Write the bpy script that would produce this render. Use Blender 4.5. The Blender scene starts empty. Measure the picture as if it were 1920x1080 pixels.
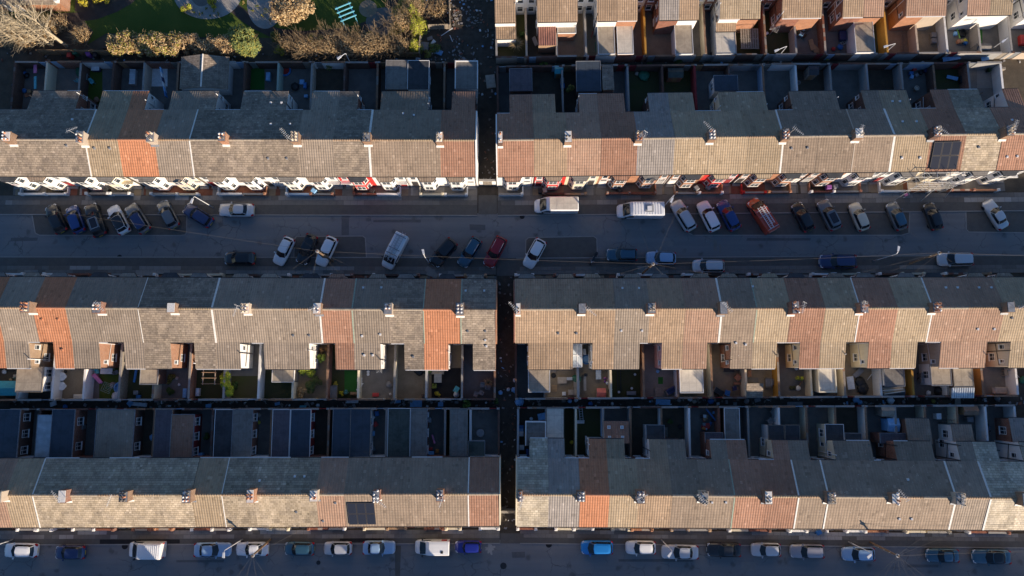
import bpy, math, random
from mathutils import Vector, Matrix, Euler
random.seed(11)
rnd = random.Random(5)
scene = bpy.context.scene
COL = scene.collection

# ------------------------------------------------------------------ camera
F_PX, CAM_H = 1330.0, 95.0
AX, AY = math.atan(168 / F_PX), -math.atan(10 / F_PX)
cam_data = bpy.data.cameras.new('camera')
cam = bpy.data.objects.new('camera', cam_data)
COL.objects.link(cam)
cam.location = (0, 0, CAM_H)
cam.rotation_euler = (AX, AY, 0)
cam_data.sensor_width = 36.0
cam_data.lens = 36.0 * F_PX / 1920.0
cam_data.clip_start, cam_data.clip_end = 1.0, 3000.0
scene.camera = cam
CM = Euler((AX, AY, 0)).to_matrix()

# ------------------------------------------------------------------ sky, sun, exposure
SUN_DIR = Vector((-0.689, 0.725, -0.285)).normalized()      # the way the light travels
elev = math.asin(-SUN_DIR.z)
world = bpy.data.worlds.new('World')
scene.world = world
world.use_nodes = True
wn = world.node_tree
sky = wn.nodes.new('ShaderNodeTexSky')
sky.sky_type = 'NISHITA'
sky.sun_disc = False
sky.sun_elevation = elev
sky.sun_rotation = math.atan2(-SUN_DIR.x, -SUN_DIR.y)
sky.air_density, sky.dust_density, sky.ozone_density = 1.0, 0.25, 5.6
bg = wn.nodes['Background']
bg.inputs['Strength'].default_value = 0.088
wn.links.new(sky.outputs['Color'], bg.inputs['Color'])
sun_data = bpy.data.lights.new('sun', 'SUN')
sun_data.energy = 5.0
sun_data.angle = math.radians(0.5)
sun_data.color = (1.0, 0.83, 0.64)
sun = bpy.data.objects.new('sun', sun_data)
COL.objects.link(sun)
sun.rotation_euler = SUN_DIR.to_track_quat('-Z', 'Y').to_euler()
vs = scene.view_settings
vs.view_transform = 'Standard'
vs.look = 'None'
vs.gamma = 1.0
vs.use_curve_mapping = False
vs.exposure = 0.75
scene.cycles.caustics_reflective = False
scene.cycles.caustics_refractive = False
scene.cycles.max_bounces = 6
scene.cycles.use_denoising = True


def at(px, py, z=0.0):
    """the point of the place seen at a pixel of the 1920x1080 photograph, at height z"""
    d = CM @ Vector(((px - 960) / F_PX, (540 - py) / F_PX, -1.0))
    return Vector((0, 0, CAM_H)) + d * ((z - CAM_H) / d.z)


# ------------------------------------------------------------------ helpers
def tag(o, label=None, cat=None, group=None, kind=None):
    if label: o['label'] = label
    if cat: o['category'] = cat
    if group: o['group'] = group
    if kind or cat: o['kind'] = kind or 'thing'
    return o


def empty(name, loc=(0, 0, 0), rz=0.0):
    o = bpy.data.objects.new(name, None)
    o.empty_display_size = 0.2
    COL.objects.link(o)
    o.location = loc
    o.rotation_euler = (0, 0, rz)
    return o


def area2(p):
    return sum(p[i][0] * p[(i + 1) % len(p)][1] - p[(i + 1) % len(p)][0] * p[i][1] for i in range(len(p)))


class MB:
    """collects faces and links them as one mesh object"""
    def __init__(self):
        self.v, self.f, self.m, self.s = [], [], [], []

    def add(self, vs_, fs, m=0, smooth=False):
        b = len(self.v)
        self.v += [tuple(q) for q in vs_]
        for q in fs:
            self.f.append([b + i for i in q])
            self.m.append(m)
            self.s.append(smooth)
        return self

    def box(self, x0, x1, y0, y1, z0, z1, m=0):
        if x0 > x1: x0, x1 = x1, x0
        if y0 > y1: y0, y1 = y1, y0
        return self.hexa([(x0, y0), (x1, y0), (x1, y1), (x0, y1)], z0, z1, m)

    def hexa(self, poly, z0, z1, m=0, top=None):
        n = len(poly)
        top = top or poly
        if area2(poly) < 0: poly, top = poly[::-1], top[::-1]
        zb = z0 if isinstance(z0, (list, tuple)) else [z0] * n
        zt = z1 if isinstance(z1, (list, tuple)) else [z1] * n
        vs_ = [(p[0], p[1], zb[i]) for i, p in enumerate(poly)] + [(p[0], p[1], zt[i]) for i, p in enumerate(top)]
        fs = [list(range(n))[::-1], list(range(n, 2 * n))] + [[i, (i + 1) % n, n + (i + 1) % n, n + i] for i in range(n)]
        return self.add(vs_, fs, m)

    def prism_x(self, prof, x0, x1, m=0):
        """profile of (y, z) pushed along x"""
        if x0 > x1: x0, x1 = x1, x0
        if area2(prof) < 0: prof = prof[::-1]
        n = len(prof)
        vs_ = [(x0, y, z) for y, z in prof] + [(x1, y, z) for y, z in prof]
        fs = [list(range(n))[::-1], list(range(n, 2 * n))] + [[i, (i + 1) % n, n + (i + 1) % n, n + i] for i in range(n)]
        return self.add(vs_, fs, m)

    def prism_y(self, prof, y0, y1, m=0):
        """profile of (x, z) pushed along y"""
        if y0 > y1: y0, y1 = y1, y0
        if area2(prof) > 0: prof = prof[::-1]
        n = len(prof)
        vs_ = [(x, y0, z) for x, z in prof] + [(x, y1, z) for x, z in prof]
        fs = [list(range(n))[::-1], list(range(n, 2 * n))] + [[i, (i + 1) % n, n + (i + 1) % n, n + i] for i in range(n)]
        return self.add(vs_, fs, m)

    def bar(self, a, b, w, h, m=0, up=(0, 0, 1)):
        """square bar from a to b"""
        a, b = Vector(a), Vector(b)
        d = (b - a).normalized()
        u = Vector(up)
        if abs(d.dot(u)) > 0.95: u = Vector((1, 0, 0))
        s = d.cross(u).normalized() * (w / 2)
        t = s.cross(d).normalized() * (h / 2)
        vs_ = [p + q for p in (a, b) for q in (-s - t, s - t, s + t, -s + t)]
        return self.add(vs_, [[0, 1, 2, 3], [7, 6, 5, 4], [1, 0, 4, 5], [2, 1, 5, 6], [3, 2, 6, 7], [0, 3, 7, 4]], m)

    def tube(self, pts, r, n=5, m=0, smooth=True):
        pts = [Vector(p) for p in pts]
        rs = r if isinstance(r, (list, tuple)) else [r] * len(pts)
        b = []
        for i, p in enumerate(pts):
            d = (pts[min(i + 1, len(pts) - 1)] - pts[max(i - 1, 0)]).normalized()
            u = Vector((0, 0, 1)) if abs(d.z) < 0.9 else Vector((1, 0, 0))
            s = d.cross(u).normalized()
            t = s.cross(d).normalized()
            b += [p + (s * math.cos(k * 2 * math.pi / n) + t * math.sin(k * 2 * math.pi / n)) * rs[i] for k in range(n)]
        fs = [[i * n + k, i * n + (k + 1) % n, (i + 1) * n + (k + 1) % n, (i + 1) * n + k] for i in range(len(pts) - 1) for k in range(n)]
        self.add(b, fs, m, smooth)
        e = (len(pts) - 1) * n
        return self.add(b[:n], [list(range(n))], m).add(b[e:e + n], [list(range(n))[::-1]], m)

    def lathe(self, prof, n=10, m=0, c=(0, 0, 0), smooth=True):
        """profile of (radius, z) turned about z"""
        vs_ = [(c[0] + r * math.cos(k * 2 * math.pi / n), c[1] + r * math.sin(k * 2 * math.pi / n), c[2] + z) for r, z in prof for k in range(n)]
        fs = [[i * n + k, i * n + (k + 1) % n, (i + 1) * n + (k + 1) % n, (i + 1) * n + k] for i in range(len(prof) - 1) for k in range(n)]
        self.add(vs_, fs, m, smooth)
        e = (len(prof) - 1) * n
        return self.add(vs_[:n], [list(range(n))[::-1]], m).add(vs_[e:e + n], [list(range(n))], m)

    def mesh(self, name, mats):
        me = bpy.data.meshes.new(name)
        me.from_pydata(self.v, [], self.f)
        for q in (mats if isinstance(mats, (list, tuple)) else [mats]):
            me.materials.append(M(q))
        me.polygons.foreach_set('material_index', self.m)
        me.polygons.foreach_set('use_smooth', self.s)
        me.update()
        return me

    def build(self, name, mats, parent=None, loc=(0, 0, 0), rz=0.0):
        return link(name, self.mesh(name, mats), parent, loc, rz)


def link(name, me, parent=None, loc=(0, 0, 0), rz=0.0):
    o = bpy.data.objects.new(name, me)
    COL.objects.link(o)
    o.location = loc
    if rz: o.rotation_euler = (0, 0, rz)
    if parent: o.parent = parent
    return o


ORD = ['first', 'second', 'third', 'fourth', 'fifth', 'sixth', 'seventh', 'eighth', 'ninth', 'tenth', 'eleventh', 'twelfth', 'thirteenth',
       'fourteenth', 'fifteenth', 'sixteenth', 'seventeenth', 'eighteenth']

# ------------------------------------------------------------------ materials
MATS = {}


def M(k):
    if not isinstance(k, str): return k
    if k not in MATS: MATS[k] = simple(k, (0.3, 0.3, 0.3))
    return MATS[k]


class NT:
    def __init__(self, name):
        self.mat = bpy.data.materials.new(name)
        self.mat.use_nodes = True
        self.t = self.mat.node_tree
        self.bsdf = self.t.nodes['Principled BSDF']
        MATS[name] = self.mat

    def n(self, typ, **kw):
        q = self.t.nodes.new(typ)
        for k, v in kw.items():
            if k.startswith('i_'):
                key = k[2:]
                q.inputs[int(key) if key.isdigit() else key.replace('_', ' ')].default_value = v
            else:
                setattr(q, k, v)
        return q

    def l(self, a, b): self.t.links.new(a, b)

    def math(self, op, a, b=None, c=None):
        q = self.n('ShaderNodeMath', operation=op)
        for i, x in enumerate((a, b, c)):
            if x is None: continue
            if isinstance(x, (int, float)): q.inputs[i].default_value = x
            else: self.l(x, q.inputs[i])
        return q.outputs[0]

    def mix(self, fac, a, b, blend='MIX'):
        q = self.n('ShaderNodeMix', data_type='RGBA', blend_type=blend)
        for i, x in ((0, fac), (6, a), (7, b)):
            if isinstance(x, (int, float)): q.inputs[i].default_value = x
            elif isinstance(x, tuple): q.inputs[i].default_value = (*x[:3], 1)
            else: self.l(x, q.inputs[i])
        return q.outputs[2]

    def noise(self, vec, scale, detail=3.0, rough=0.55):
        q = self.n('ShaderNodeTexNoise', i_Scale=scale, i_Detail=detail, i_Roughness=rough)
        self.l(vec, q.inputs['Vector'])
        return q.outputs['Fac']

    def ramp(self, fac, a, b, lo=(0, 0, 0), hi=(1, 1, 1)):
        q = self.n('ShaderNodeMapRange', i_1=a, i_2=b)
        self.l(fac, q.inputs[0])
        return q.outputs[0]

    def bump(self, h, dist, strength=1.0):
        q = self.n('ShaderNodeBump', i_Strength=strength, i_Distance=dist)
        self.l(h, q.inputs['Height'])
        self.l(q.outputs['Normal'], self.bsdf.inputs['Normal'])

    def set(self, **kw):
        for k, v in kw.items():
            s = self.bsdf.inputs[k.replace('_', ' ')]
            if isinstance(v, tuple): s.default_value = (*v[:3], 1)
            elif isinstance(v, (int, float)): s.default_value = v
            else: self.l(v, s)
        return self.mat


def simple(name, col, rough=0.6, metal=0.0, var=0.0, scale=3.0, bump=0.0, spec=0.5, coat=0.0, objvar=0.0):
    t = NT(name)
    c = tuple(col)
    out = c
    geo = t.n('ShaderNodeNewGeometry')
    if var:
        f = t.noise(geo.outputs['Position'], scale, 4.0)
        f = t.ramp(f, 0.3, 0.7)
        out = t.mix(f, tuple(x * (1 - var) for x in c), tuple(min(1, x * (1 + var)) for x in c))
    if objvar:
        oi = t.n('ShaderNodeObjectInfo')
        k = t.math('MULTIPLY_ADD', oi.outputs['Random'], 2 * objvar, 1 - objvar)
        q = t.n('ShaderNodeVectorMath', operation='SCALE')
        if isinstance(out, tuple): q.inputs[0].default_value = out
        else: t.l(out, q.inputs[0])
        t.l(k, q.inputs['Scale'])
        out = q.outputs[0]
    if bump:
        h = t.noise(geo.outputs['Position'], scale * 3, 5.0)
        t.bump(h, bump)
    return t.set(Base_Color=out, Roughness=rough, Metallic=metal, Specular_IOR_Level=spec, Coat_Weight=coat)


def roof_tiles(name, col, col2, period=0.3, course=0.34, rib=0.034, lip=0.02, mottle=0.4, moss=0.15, speck=0.3, darkening=0.22, slate=False):
    """pantile and slate coverings: ribs run down the slope, courses across it, with patches, lichen and moss"""
    t = NT(name)
    tc = t.n('ShaderNodeTexCoord')
    oi = t.n('ShaderNodeObjectInfo')
    geo = t.n('ShaderNodeNewGeometry')
    P = tc.outputs['Object']
    sep = t.n('ShaderNodeSeparateXYZ')
    t.l(P, sep.inputs[0])
    x, y = sep.outputs['X'], sep.outputs['Y']
    off = t.n('ShaderNodeVectorMath', operation='ADD')
    t.l(geo.outputs['Position'], off.inputs[0])
    big = t.noise(geo.outputs['Position'], 0.55, 4.0, 0.6)
    mid = t.noise(geo.outputs['Position'], 3.2, 4.0, 0.65)
    fine = t.noise(geo.outputs['Position'], 14.0, 3.0, 0.6)
    if slate:
        br = t.n('ShaderNodeTexBrick', offset=0.5, i_Scale=1.0, i_Mortar_Size=0.012, i_Brick_Width=0.46, i_Row_Height=course, i_Bias=0.0, i_Mortar_Smooth=0.2)
        br.inputs['Color1'].default_value = (*col, 1)
        br.inputs['Color2'].default_value = (*col2, 1)
        br.inputs['Mortar'].default_value = (*[c * 0.45 for c in col], 1)
        t.l(P, br.inputs['Vector'])
        br2 = t.n('ShaderNodeTexBrick', offset=0.5, i_Scale=1.0, i_Mortar_Size=0.0, i_Brick_Width=0.92, i_Row_Height=course * 2)
        br2.inputs['Color1'].default_value = (0.72, 0.72, 0.74, 1)
        br2.inputs['Color2'].default_value = (1.2, 1.18, 1.12, 1)
        t.l(P, br2.inputs['Vector'])
        c = t.mix(0.75, br.outputs['Color'], br2.outputs['Color'], 'MULTIPLY')
        cy = t.math('FRACT', t.math('DIVIDE', y, course))
        h = t.math('ADD', t.math('MULTIPLY', cy, lip), t.math('MULTIPLY', br.outputs['Fac'], -0.02))
        h = t.math('ADD', h, t.math('MULTIPLY', fine, 0.012))
    else:
        fx = t.math('FRACT', t.math('DIVIDE', x, period))
        s = t.math('SINE', t.math('MULTIPLY', fx, math.pi))
        cy = t.math('FRACT', t.math('DIVIDE', y, course))
        h = t.math('ADD', t.math('MULTIPLY', s, rib), t.math('MULTIPLY', cy, lip))
        h = t.math('ADD', h, t.math('MULTIPLY', fine, 0.01))
        vor = t.n('ShaderNodeTexWhiteNoise', noise_dimensions='2D')
        cmb = t.n('ShaderNodeCombineXYZ')
        t.l(t.math('FLOOR', t.math('DIVIDE', x, period)), cmb.inputs[0])
        t.l(t.math('FLOOR', t.math('DIVIDE', y, course)), cmb.inputs[1])
        t.l(cmb.outputs[0], vor.inputs['Vector'])
        tile = t.ramp(vor.outputs['Value'], 0.0, 1.0)
        c = t.mix(tile, tuple(q * 0.86 for q in col), tuple(q * 1.12 for q in col))
        c = t.mix(t.ramp(mid, 0.35, 0.7), c, col2)
        groove = t.math('POWER', t.math('SUBTRACT', 1.0, s), 3.0)
        c = t.mix(t.math('MULTIPLY', groove, darkening), c, tuple(q * 0.35 for q in col))  # grooves between the ribs are coloured darker than the tile
    c = t.mix(t.math('MULTIPLY', t.ramp(big, 0.42, 0.72), mottle), c, tuple(q * 0.5 for q in col2))
    c = t.mix(t.math('MULTIPLY', t.ramp(mid, 0.56, 0.72), moss), c, (0.075, 0.08, 0.035))
    # rain streaks down the slope, slipped and replaced tiles, squares of renewed tiling
    st = t.n('ShaderNodeVectorMath', operation='MULTIPLY')
    st.inputs[1].default_value = (2.6, 0.28, 0.28)
    t.l(geo.outputs['Position'], st.inputs[0])
    streak = t.noise(st.outputs[0], 1.0, 5.0, 0.7)
    c = t.mix(t.math('MULTIPLY', t.ramp(streak, 0.52, 0.78), 0.55), c, tuple(q * 0.52 for q in col))
    c = t.mix(t.math('MULTIPLY', t.ramp(streak, 0.46, 0.28), 0.35), c, tuple(min(1, q * 1.28) for q in col2))
    def cell(dx, dy, thr, to, amt, cc, off):
        w = t.n('ShaderNodeTexWhiteNoise', noise_dimensions='3D')
        k = t.n('ShaderNodeCombineXYZ')
        t.l(t.math('FLOOR', t.math('DIVIDE', x, dx)), k.inputs[0])
        t.l(t.math('FLOOR', t.math('DIVIDE', y, dy)), k.inputs[1])
        t.l(t.math('MULTIPLY_ADD', oi.outputs['Random'], 91.0, off), k.inputs[2])
        t.l(k.outputs[0], w.inputs['Vector'])
        return t.mix(t.math('MULTIPLY', t.math('GREATER_THAN', w.outputs['Value'], thr), amt), cc, to)
    c = cell(period, course, 0.98, tuple(q * 0.5 for q in col), 0.5, c, 1.3)
    c = cell(period, course, 0.985, tuple(min(1, q * 1.4 + 0.02) for q in col2), 0.5, c, 7.7)
    c = cell(period * 5, course * 4, 0.965, tuple(q * 0.78 for q in col), 0.25, c, 3.1)
    c = cell(period * 4, course * 3, 0.975, tuple(min(1, q * 1.15) for q in col2), 0.3, c, 5.9)
    sp = t.n('ShaderNodeTexVoronoi', feature='F1', i_Scale=2.3)
    t.l(geo.outputs['Position'], sp.inputs['Vector'])
    spf = t.math('MULTIPLY', t.math('LESS_THAN', sp.outputs['Distance'], 0.085), speck)
    c = t.mix(spf, c, (0.62, 0.58, 0.5))
    hsv = t.n('ShaderNodeHueSaturation', i_Hue=0.5, i_Saturation=0.96)
    t.l(t.math('MULTIPLY_ADD', oi.outputs['Random'], 0.24, 0.88), hsv.inputs['Value'])
    t.l(c, hsv.inputs['Color'])
    t.bump(h, 1.0)
    return t.set(Base_Color=hsv.outputs[0], Roughness=0.85, Specular_IOR_Level=0.3)


roof_tiles('tile_mottled', (0.23, 0.185, 0.145), (0.34, 0.275, 0.215), course=0.26, lip=0.03, moss=0.4, speck=0.5, slate=True)
roof_tiles('tile_stone', (0.33, 0.265, 0.185), (0.47, 0.385, 0.285), course=0.26, lip=0.03, moss=0.3, speck=0.7, slate=True)
roof_tiles('tile_pale', (0.45, 0.38, 0.28), (0.62, 0.54, 0.42), course=0.28, lip=0.03, moss=0.35, speck=0.9, slate=True)
roof_tiles('tile_buff', (0.36, 0.265, 0.165), (0.40, 0.31, 0.21), moss=0.12)
roof_tiles('tile_orange', (0.47, 0.185, 0.085), (0.50, 0.215, 0.11), mottle=0.15, moss=0.03, speck=0.15)
roof_tiles('tile_grey_brown', (0.285, 0.225, 0.17), (0.315, 0.255, 0.20), moss=0.12)
roof_tiles('tile_red_brown', (0.34, 0.17, 0.105), (0.36, 0.20, 0.135), moss=0.08)
roof_tiles('tile_brown', (0.27, 0.20, 0.145), (0.295, 0.225, 0.165), period=0.34, rib=0.022, lip=0.025, darkening=0.2, moss=0.1, speck=0.7)
roof_tiles('tile_light_grey', (0.30, 0.265, 0.235), (0.33, 0.29, 0.26), rib=0.04, moss=0.05, speck=0.15)
roof_tiles('tile_tan', (0.375, 0.255, 0.16), (0.34, 0.24, 0.16), moss=0.14)
roof_tiles('tile_pink', (0.38, 0.225, 0.15), (0.36, 0.235, 0.165), moss=0.06)
ROOFWORD = {'tile_mottled': 'mottled grey', 'tile_stone': 'mottled stone', 'tile_pale': 'pale lichened', 'tile_buff': 'buff ribbed', 'tile_orange': 'bright orange',
            'tile_grey_brown': 'grey-brown', 'tile_red_brown': 'red-brown', 'tile_brown': 'smooth brown', 'tile_light_grey': 'light grey', 'tile_tan': 'tan ribbed', 'tile_pink': 'pinkish'}


def brickwork(name, col, col2, mortar=(0.35, 0.31, 0.27)):
    t = NT(name)
    geo = t.n('ShaderNodeNewGeometry')
    sep = t.n('ShaderNodeSeparateXYZ')
    t.l(geo.outputs['Position'], sep.inputs[0])
    cmb = t.n('ShaderNodeCombineXYZ')
    t.l(t.math('ADD', sep.outputs['X'], sep.outputs['Y']), cmb.inputs[0])
    t.l(sep.outputs['Z'], cmb.inputs[1])
    br = t.n('ShaderNodeTexBrick', i_Scale=1.0, i_Mortar_Size=0.008, i_Brick_Width=0.225, i_Row_Height=0.075)
    br.inputs['Color1'].default_value = (*col, 1)
    br.inputs['Color2'].default_value = (*col2, 1)
    br.inputs['Mortar'].default_value = (*mortar, 1)
    t.l(cmb.outputs[0], br.inputs['Vector'])
    nz = t.noise(geo.outputs['Position'], 1.2, 5.0)
    c = t.mix(t.math('MULTIPLY', t.ramp(nz, 0.4, 0.75), 0.45), br.outputs['Color'], tuple(q * 0.45 for q in col))
    t.bump(br.outputs['Fac'], -0.008)
    return t.set(Base_Color=c, Roughness=0.9, Specular_IOR_Level=0.25)


def render_coat(name, col, darkening=0.35):
    """painted or rendered wall: dirty streaks of rain dirt, flaking"""
    t = NT(name)
    geo = t.n('ShaderNodeNewGeometry')
    st = t.n('ShaderNodeVectorMath', operation='MULTIPLY')
    st.inputs[1].default_value = (3.0, 3.0, 0.5)
    t.l(geo.outputs['Position'], st.inputs[0])
    a = t.noise(st.outputs[0], 1.0, 5.0, 0.7)
    b = t.noise(geo.outputs['Position'], 9.0, 4.0)
    oi = t.n('ShaderNodeObjectInfo')
    c = t.mix(t.math('MULTIPLY', t.ramp(a, 0.5, 0.8), darkening), col, tuple(q * w for q, w in zip(col, (0.55, 0.5, 0.42))))
    c = t.mix(t.math('MULTIPLY', t.ramp(b, 0.55, 0.8), darkening * 0.5), c, tuple(q * 0.75 for q in col))
    hsv = t.n('ShaderNodeHueSaturation')
    t.l(t.math('MULTIPLY_ADD', oi.outputs['Random'], 0.16, 0.88), hsv.inputs['Value'])
    t.l(c, hsv.inputs['Color'])
    t.bump(b, 0.01)
    return t.set(Base_Color=hsv.outputs[0], Roughness=0.85, Specular_IOR_Level=0.3)


brickwork('brick_red', (0.30, 0.11, 0.065), (0.22, 0.085, 0.055))
brickwork('brick_orange', (0.45, 0.205, 0.105), (0.37, 0.165, 0.09))
brickwork('brick_dark', (0.15, 0.08, 0.06), (0.11, 0.065, 0.05), (0.14, 0.12, 0.11))
brickwork('brick_buff', (0.42, 0.27, 0.15), (0.36, 0.23, 0.14))
brickwork('brick_stack', (0.34, 0.19, 0.11), (0.24, 0.15, 0.10), (0.26, 0.23, 0.2))
render_coat('paint_white', (0.76, 0.75, 0.73), 0.3)
render_coat('paint_cream', (0.70, 0.62, 0.46), 0.3)
render_coat('paint_red', (0.55, 0.035, 0.03), 0.25)
render_coat('paint_dark_red', (0.24, 0.03, 0.035), 0.3)
render_coat('paint_orange', (0.55, 0.22, 0.06), 0.35)
render_coat('paint_pink', (0.62, 0.42, 0.46), 0.3)
render_coat('paint_ochre', (0.50, 0.26, 0.05), 0.35)
render_coat('paint_blue', (0.34, 0.46, 0.60), 0.3)
render_coat('paint_grey', (0.34, 0.34, 0.34), 0.4)
render_coat('paint_green', (0.33, 0.42, 0.36), 0.4)
render_coat('pebbledash', (0.48, 0.40, 0.32), 0.5)
WALLWORD = {'brick_red': 'red brick', 'brick_orange': 'orange brick', 'brick_dark': 'sooty brick', 'brick_buff': 'buff brick', 'paint_white': 'white painted', 'paint_cream': 'cream painted',
            'paint_red': 'bright red', 'paint_dark_red': 'dark red', 'paint_orange': 'orange painted', 'paint_pink': 'pink painted', 'paint_ochre': 'ochre painted', 'paint_blue': 'pale blue',
            'paint_grey': 'grey rendered', 'paint_green': 'pale green', 'pebbledash': 'pebbledashed'}

simple('paint_pergola', (0.16, 0.50, 0.60), 0.6, var=0.1)
simple('upvc', (0.80, 0.80, 0.79), 0.35)
simple('upvc_dark', (0.05, 0.045, 0.045), 0.4)
simple('gutter', (0.025, 0.025, 0.028), 0.5)
simple('gutter_white', (0.72, 0.72, 0.72), 0.45)
simple('lead', (0.22, 0.23, 0.25), 0.55, var=0.3)
simple('mortar_white', (0.72, 0.69, 0.64), 0.8, var=0.15, scale=6)
simple('mortar_green', (0.30, 0.36, 0.28), 0.8, var=0.2, scale=6)
def felt(name, col, var=0.3, wet=0.45, rough=0.88):
    """felt and asphalt roofs: lapped sheets, ponding stains, patches of moss"""
    t = NT(name)
    tc = t.n('ShaderNodeTexCoord')
    geo = t.n('ShaderNodeNewGeometry')
    P = geo.outputs['Position']
    sep = t.n('ShaderNodeSeparateXYZ')
    t.l(tc.outputs['Object'], sep.inputs[0])
    wob = t.math('MULTIPLY', t.noise(P, 2.0, 2.0), 0.05)
    fx = t.math('FRACT', t.math('DIVIDE', t.math('ADD', sep.outputs['X'], wob), 0.95))
    fy = t.math('FRACT', t.math('DIVIDE', t.math('ADD', sep.outputs['Y'], wob), 2.3))
    seam = t.math('MAXIMUM', t.math('LESS_THAN', fx, 0.05), t.math('LESS_THAN', fy, 0.02))
    a = t.noise(P, 0.7, 5.0, 0.65)
    b = t.noise(P, 5.0, 5.0, 0.7)
    c = t.mix(t.ramp(a, 0.35, 0.65), tuple(q * (1 - var) for q in col), tuple(min(1, q * (1 + var)) for q in col))
    c = t.mix(t.math('MULTIPLY', t.ramp(a, 0.53, 0.58), wet), c, tuple(q * 0.5 for q in col))
    c = t.mix(t.math('MULTIPLY', t.ramp(b, 0.55, 0.75), 0.45), c, tuple(min(1, q * 0.6 + 0.02) for q in col))
    c = t.mix(t.math('MULTIPLY', seam, 0.4), c, tuple(q * 0.45 for q in col))
    t.bump(t.math('ADD', t.math('MULTIPLY', seam, 0.4), t.math('MULTIPLY', b, 0.4)), 0.02)
    return t.set(Base_Color=c, Roughness=rough, Specular_IOR_Level=0.35)


felt('felt_dark', (0.055, 0.058, 0.065))
felt('felt_grey', (0.20, 0.185, 0.168))
felt('felt_tan', (0.37, 0.31, 0.24), 0.22)
felt('felt_blue', (0.048, 0.066, 0.09), 0.25, 0.3, 0.75)
felt('felt_cream', (0.62, 0.56, 0.47), 0.15, 0.3)
felt('felt_purple', (0.115, 0.10, 0.115), 0.25)
felt('felt_green', (0.07, 0.085, 0.075), 0.4)
simple('felt_plain', (0.055, 0.058, 0.065), 0.85, var=0.35, scale=1.2, bump=0.01)
simple('metal_sheet', (0.45, 0.48, 0.5), 0.4, 0.6, var=0.2, scale=1.5)
simple('metal_red', (0.25, 0.115, 0.085), 0.6, 0.1, var=0.2, scale=1.5)
simple('polycarb', (0.50, 0.55, 0.58), 0.25, var=0.15)
simple('terracotta', (0.45, 0.20, 0.11), 0.8, var=0.2, scale=9)
simple('buff_pot', (0.60, 0.50, 0.38), 0.8, var=0.2, scale=9)
simple('pot_cap', (0.70, 0.69, 0.67), 0.6)
simple('soot', (0.02, 0.018, 0.016), 0.9)
simple('alu', (0.62, 0.62, 0.62), 0.45, 0.4)
simple('galv', (0.42, 0.43, 0.44), 0.5, 0.5)
simple('lamp_grey', (0.70, 0.71, 0.72), 0.4, 0.2)
simple('wood_pole', (0.17, 0.11, 0.065), 0.85, var=0.3, scale=5)
simple('wire', (0.14, 0.125, 0.105), 0.7)
simple('timber', (0.30, 0.19, 0.10), 0.85, var=0.3, scale=4)
simple('timber_grey', (0.24, 0.21, 0.175), 0.9, var=0.3, scale=4)
simple('rubber', (0.02, 0.02, 0.021), 0.8)
simple('alloy', (0.45, 0.46, 0.47), 0.35, 0.7)
simple('chrome', (0.7, 0.7, 0.7), 0.2, 0.9)
simple('trim', (0.02, 0.02, 0.022), 0.5)
simple('head_lamp', (0.75, 0.77, 0.8), 0.12, 0.1)
simple('tail_lamp', (0.42, 0.012, 0.012), 0.2)
simple('plate_white', (0.75, 0.75, 0.73), 0.5)
simple('plate_yellow', (0.75, 0.60, 0.05), 0.5)
simple('black_plastic', (0.018, 0.019, 0.021), 0.5)


def glass(name, col, rough=0.06, spec=0.5):
    t = NT(name)
    return t.set(Base_Color=col, Roughness=rough, Specular_IOR_Level=spec, IOR=1.5)


glass('window_glass', (0.045, 0.055, 0.065))
glass('car_glass', (0.012, 0.018, 0.024), 0.05)
glass('solar_cell', (0.022, 0.024, 0.034), 0.25)


def paint(name, col, metal=0.25, rough=0.32):
    simple(name, col, rough, metal, spec=0.5, coat=0.7)


for k, c, mt in (('car_black', (0.016, 0.018, 0.022), 0.1), ('car_white', (0.78, 0.79, 0.80), 0.0), ('car_silver', (0.56, 0.575, 0.595), 0.3), ('car_grey', (0.16, 0.175, 0.19), 0.4),
                 ('car_navy', (0.026, 0.045, 0.13), 0.2), ('car_blue', (0.02, 0.06, 0.22), 0.2), ('car_teal', (0.04, 0.115, 0.175), 0.3), ('car_sky', (0.30, 0.46, 0.66), 0.2), ('car_bright_blue', (0.015, 0.22, 0.62), 0.1),
                 ('car_red', (0.34, 0.012, 0.02), 0.1), ('car_van_red', (0.46, 0.055, 0.02), 0.0), ('car_cream', (0.60, 0.545, 0.43), 0.1), ('car_mauve', (0.36, 0.35, 0.38), 0.4), ('car_royal', (0.012, 0.022, 0.24), 0.1)):
    paint(k, c, mt)


# ground surfaces
def ground_mat(name, col, col2, scale=0.6, fine=18.0, bump=0.012, patch=None, rough=0.92):
    t = NT(name)
    geo = t.n('ShaderNodeNewGeometry')
    P = geo.outputs['Position']
    a = t.ramp(t.noise(P, scale, 5.0, 0.6), 0.32, 0.68)
    b = t.noise(P, fine, 4.0, 0.7)
    c = t.mix(a, col, col2)
    c = t.mix(t.math('MULTIPLY', t.ramp(b, 0.35, 0.75), 0.5), c, tuple(q * 0.55 for q in col))
    if patch:
        v = t.n('ShaderNodeTexVoronoi', feature='F1', i_Scale=patch[1])
        t.l(P, v.inputs['Vector'])
        c = t.mix(t.math('MULTIPLY', t.math('LESS_THAN', v.outputs['Distance'], patch[2]), patch[3]), c, patch[0])
    t.bump(b, bump)
    return t.set(Base_Color=c, Roughness=rough, Specular_IOR_Level=0.35)


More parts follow.
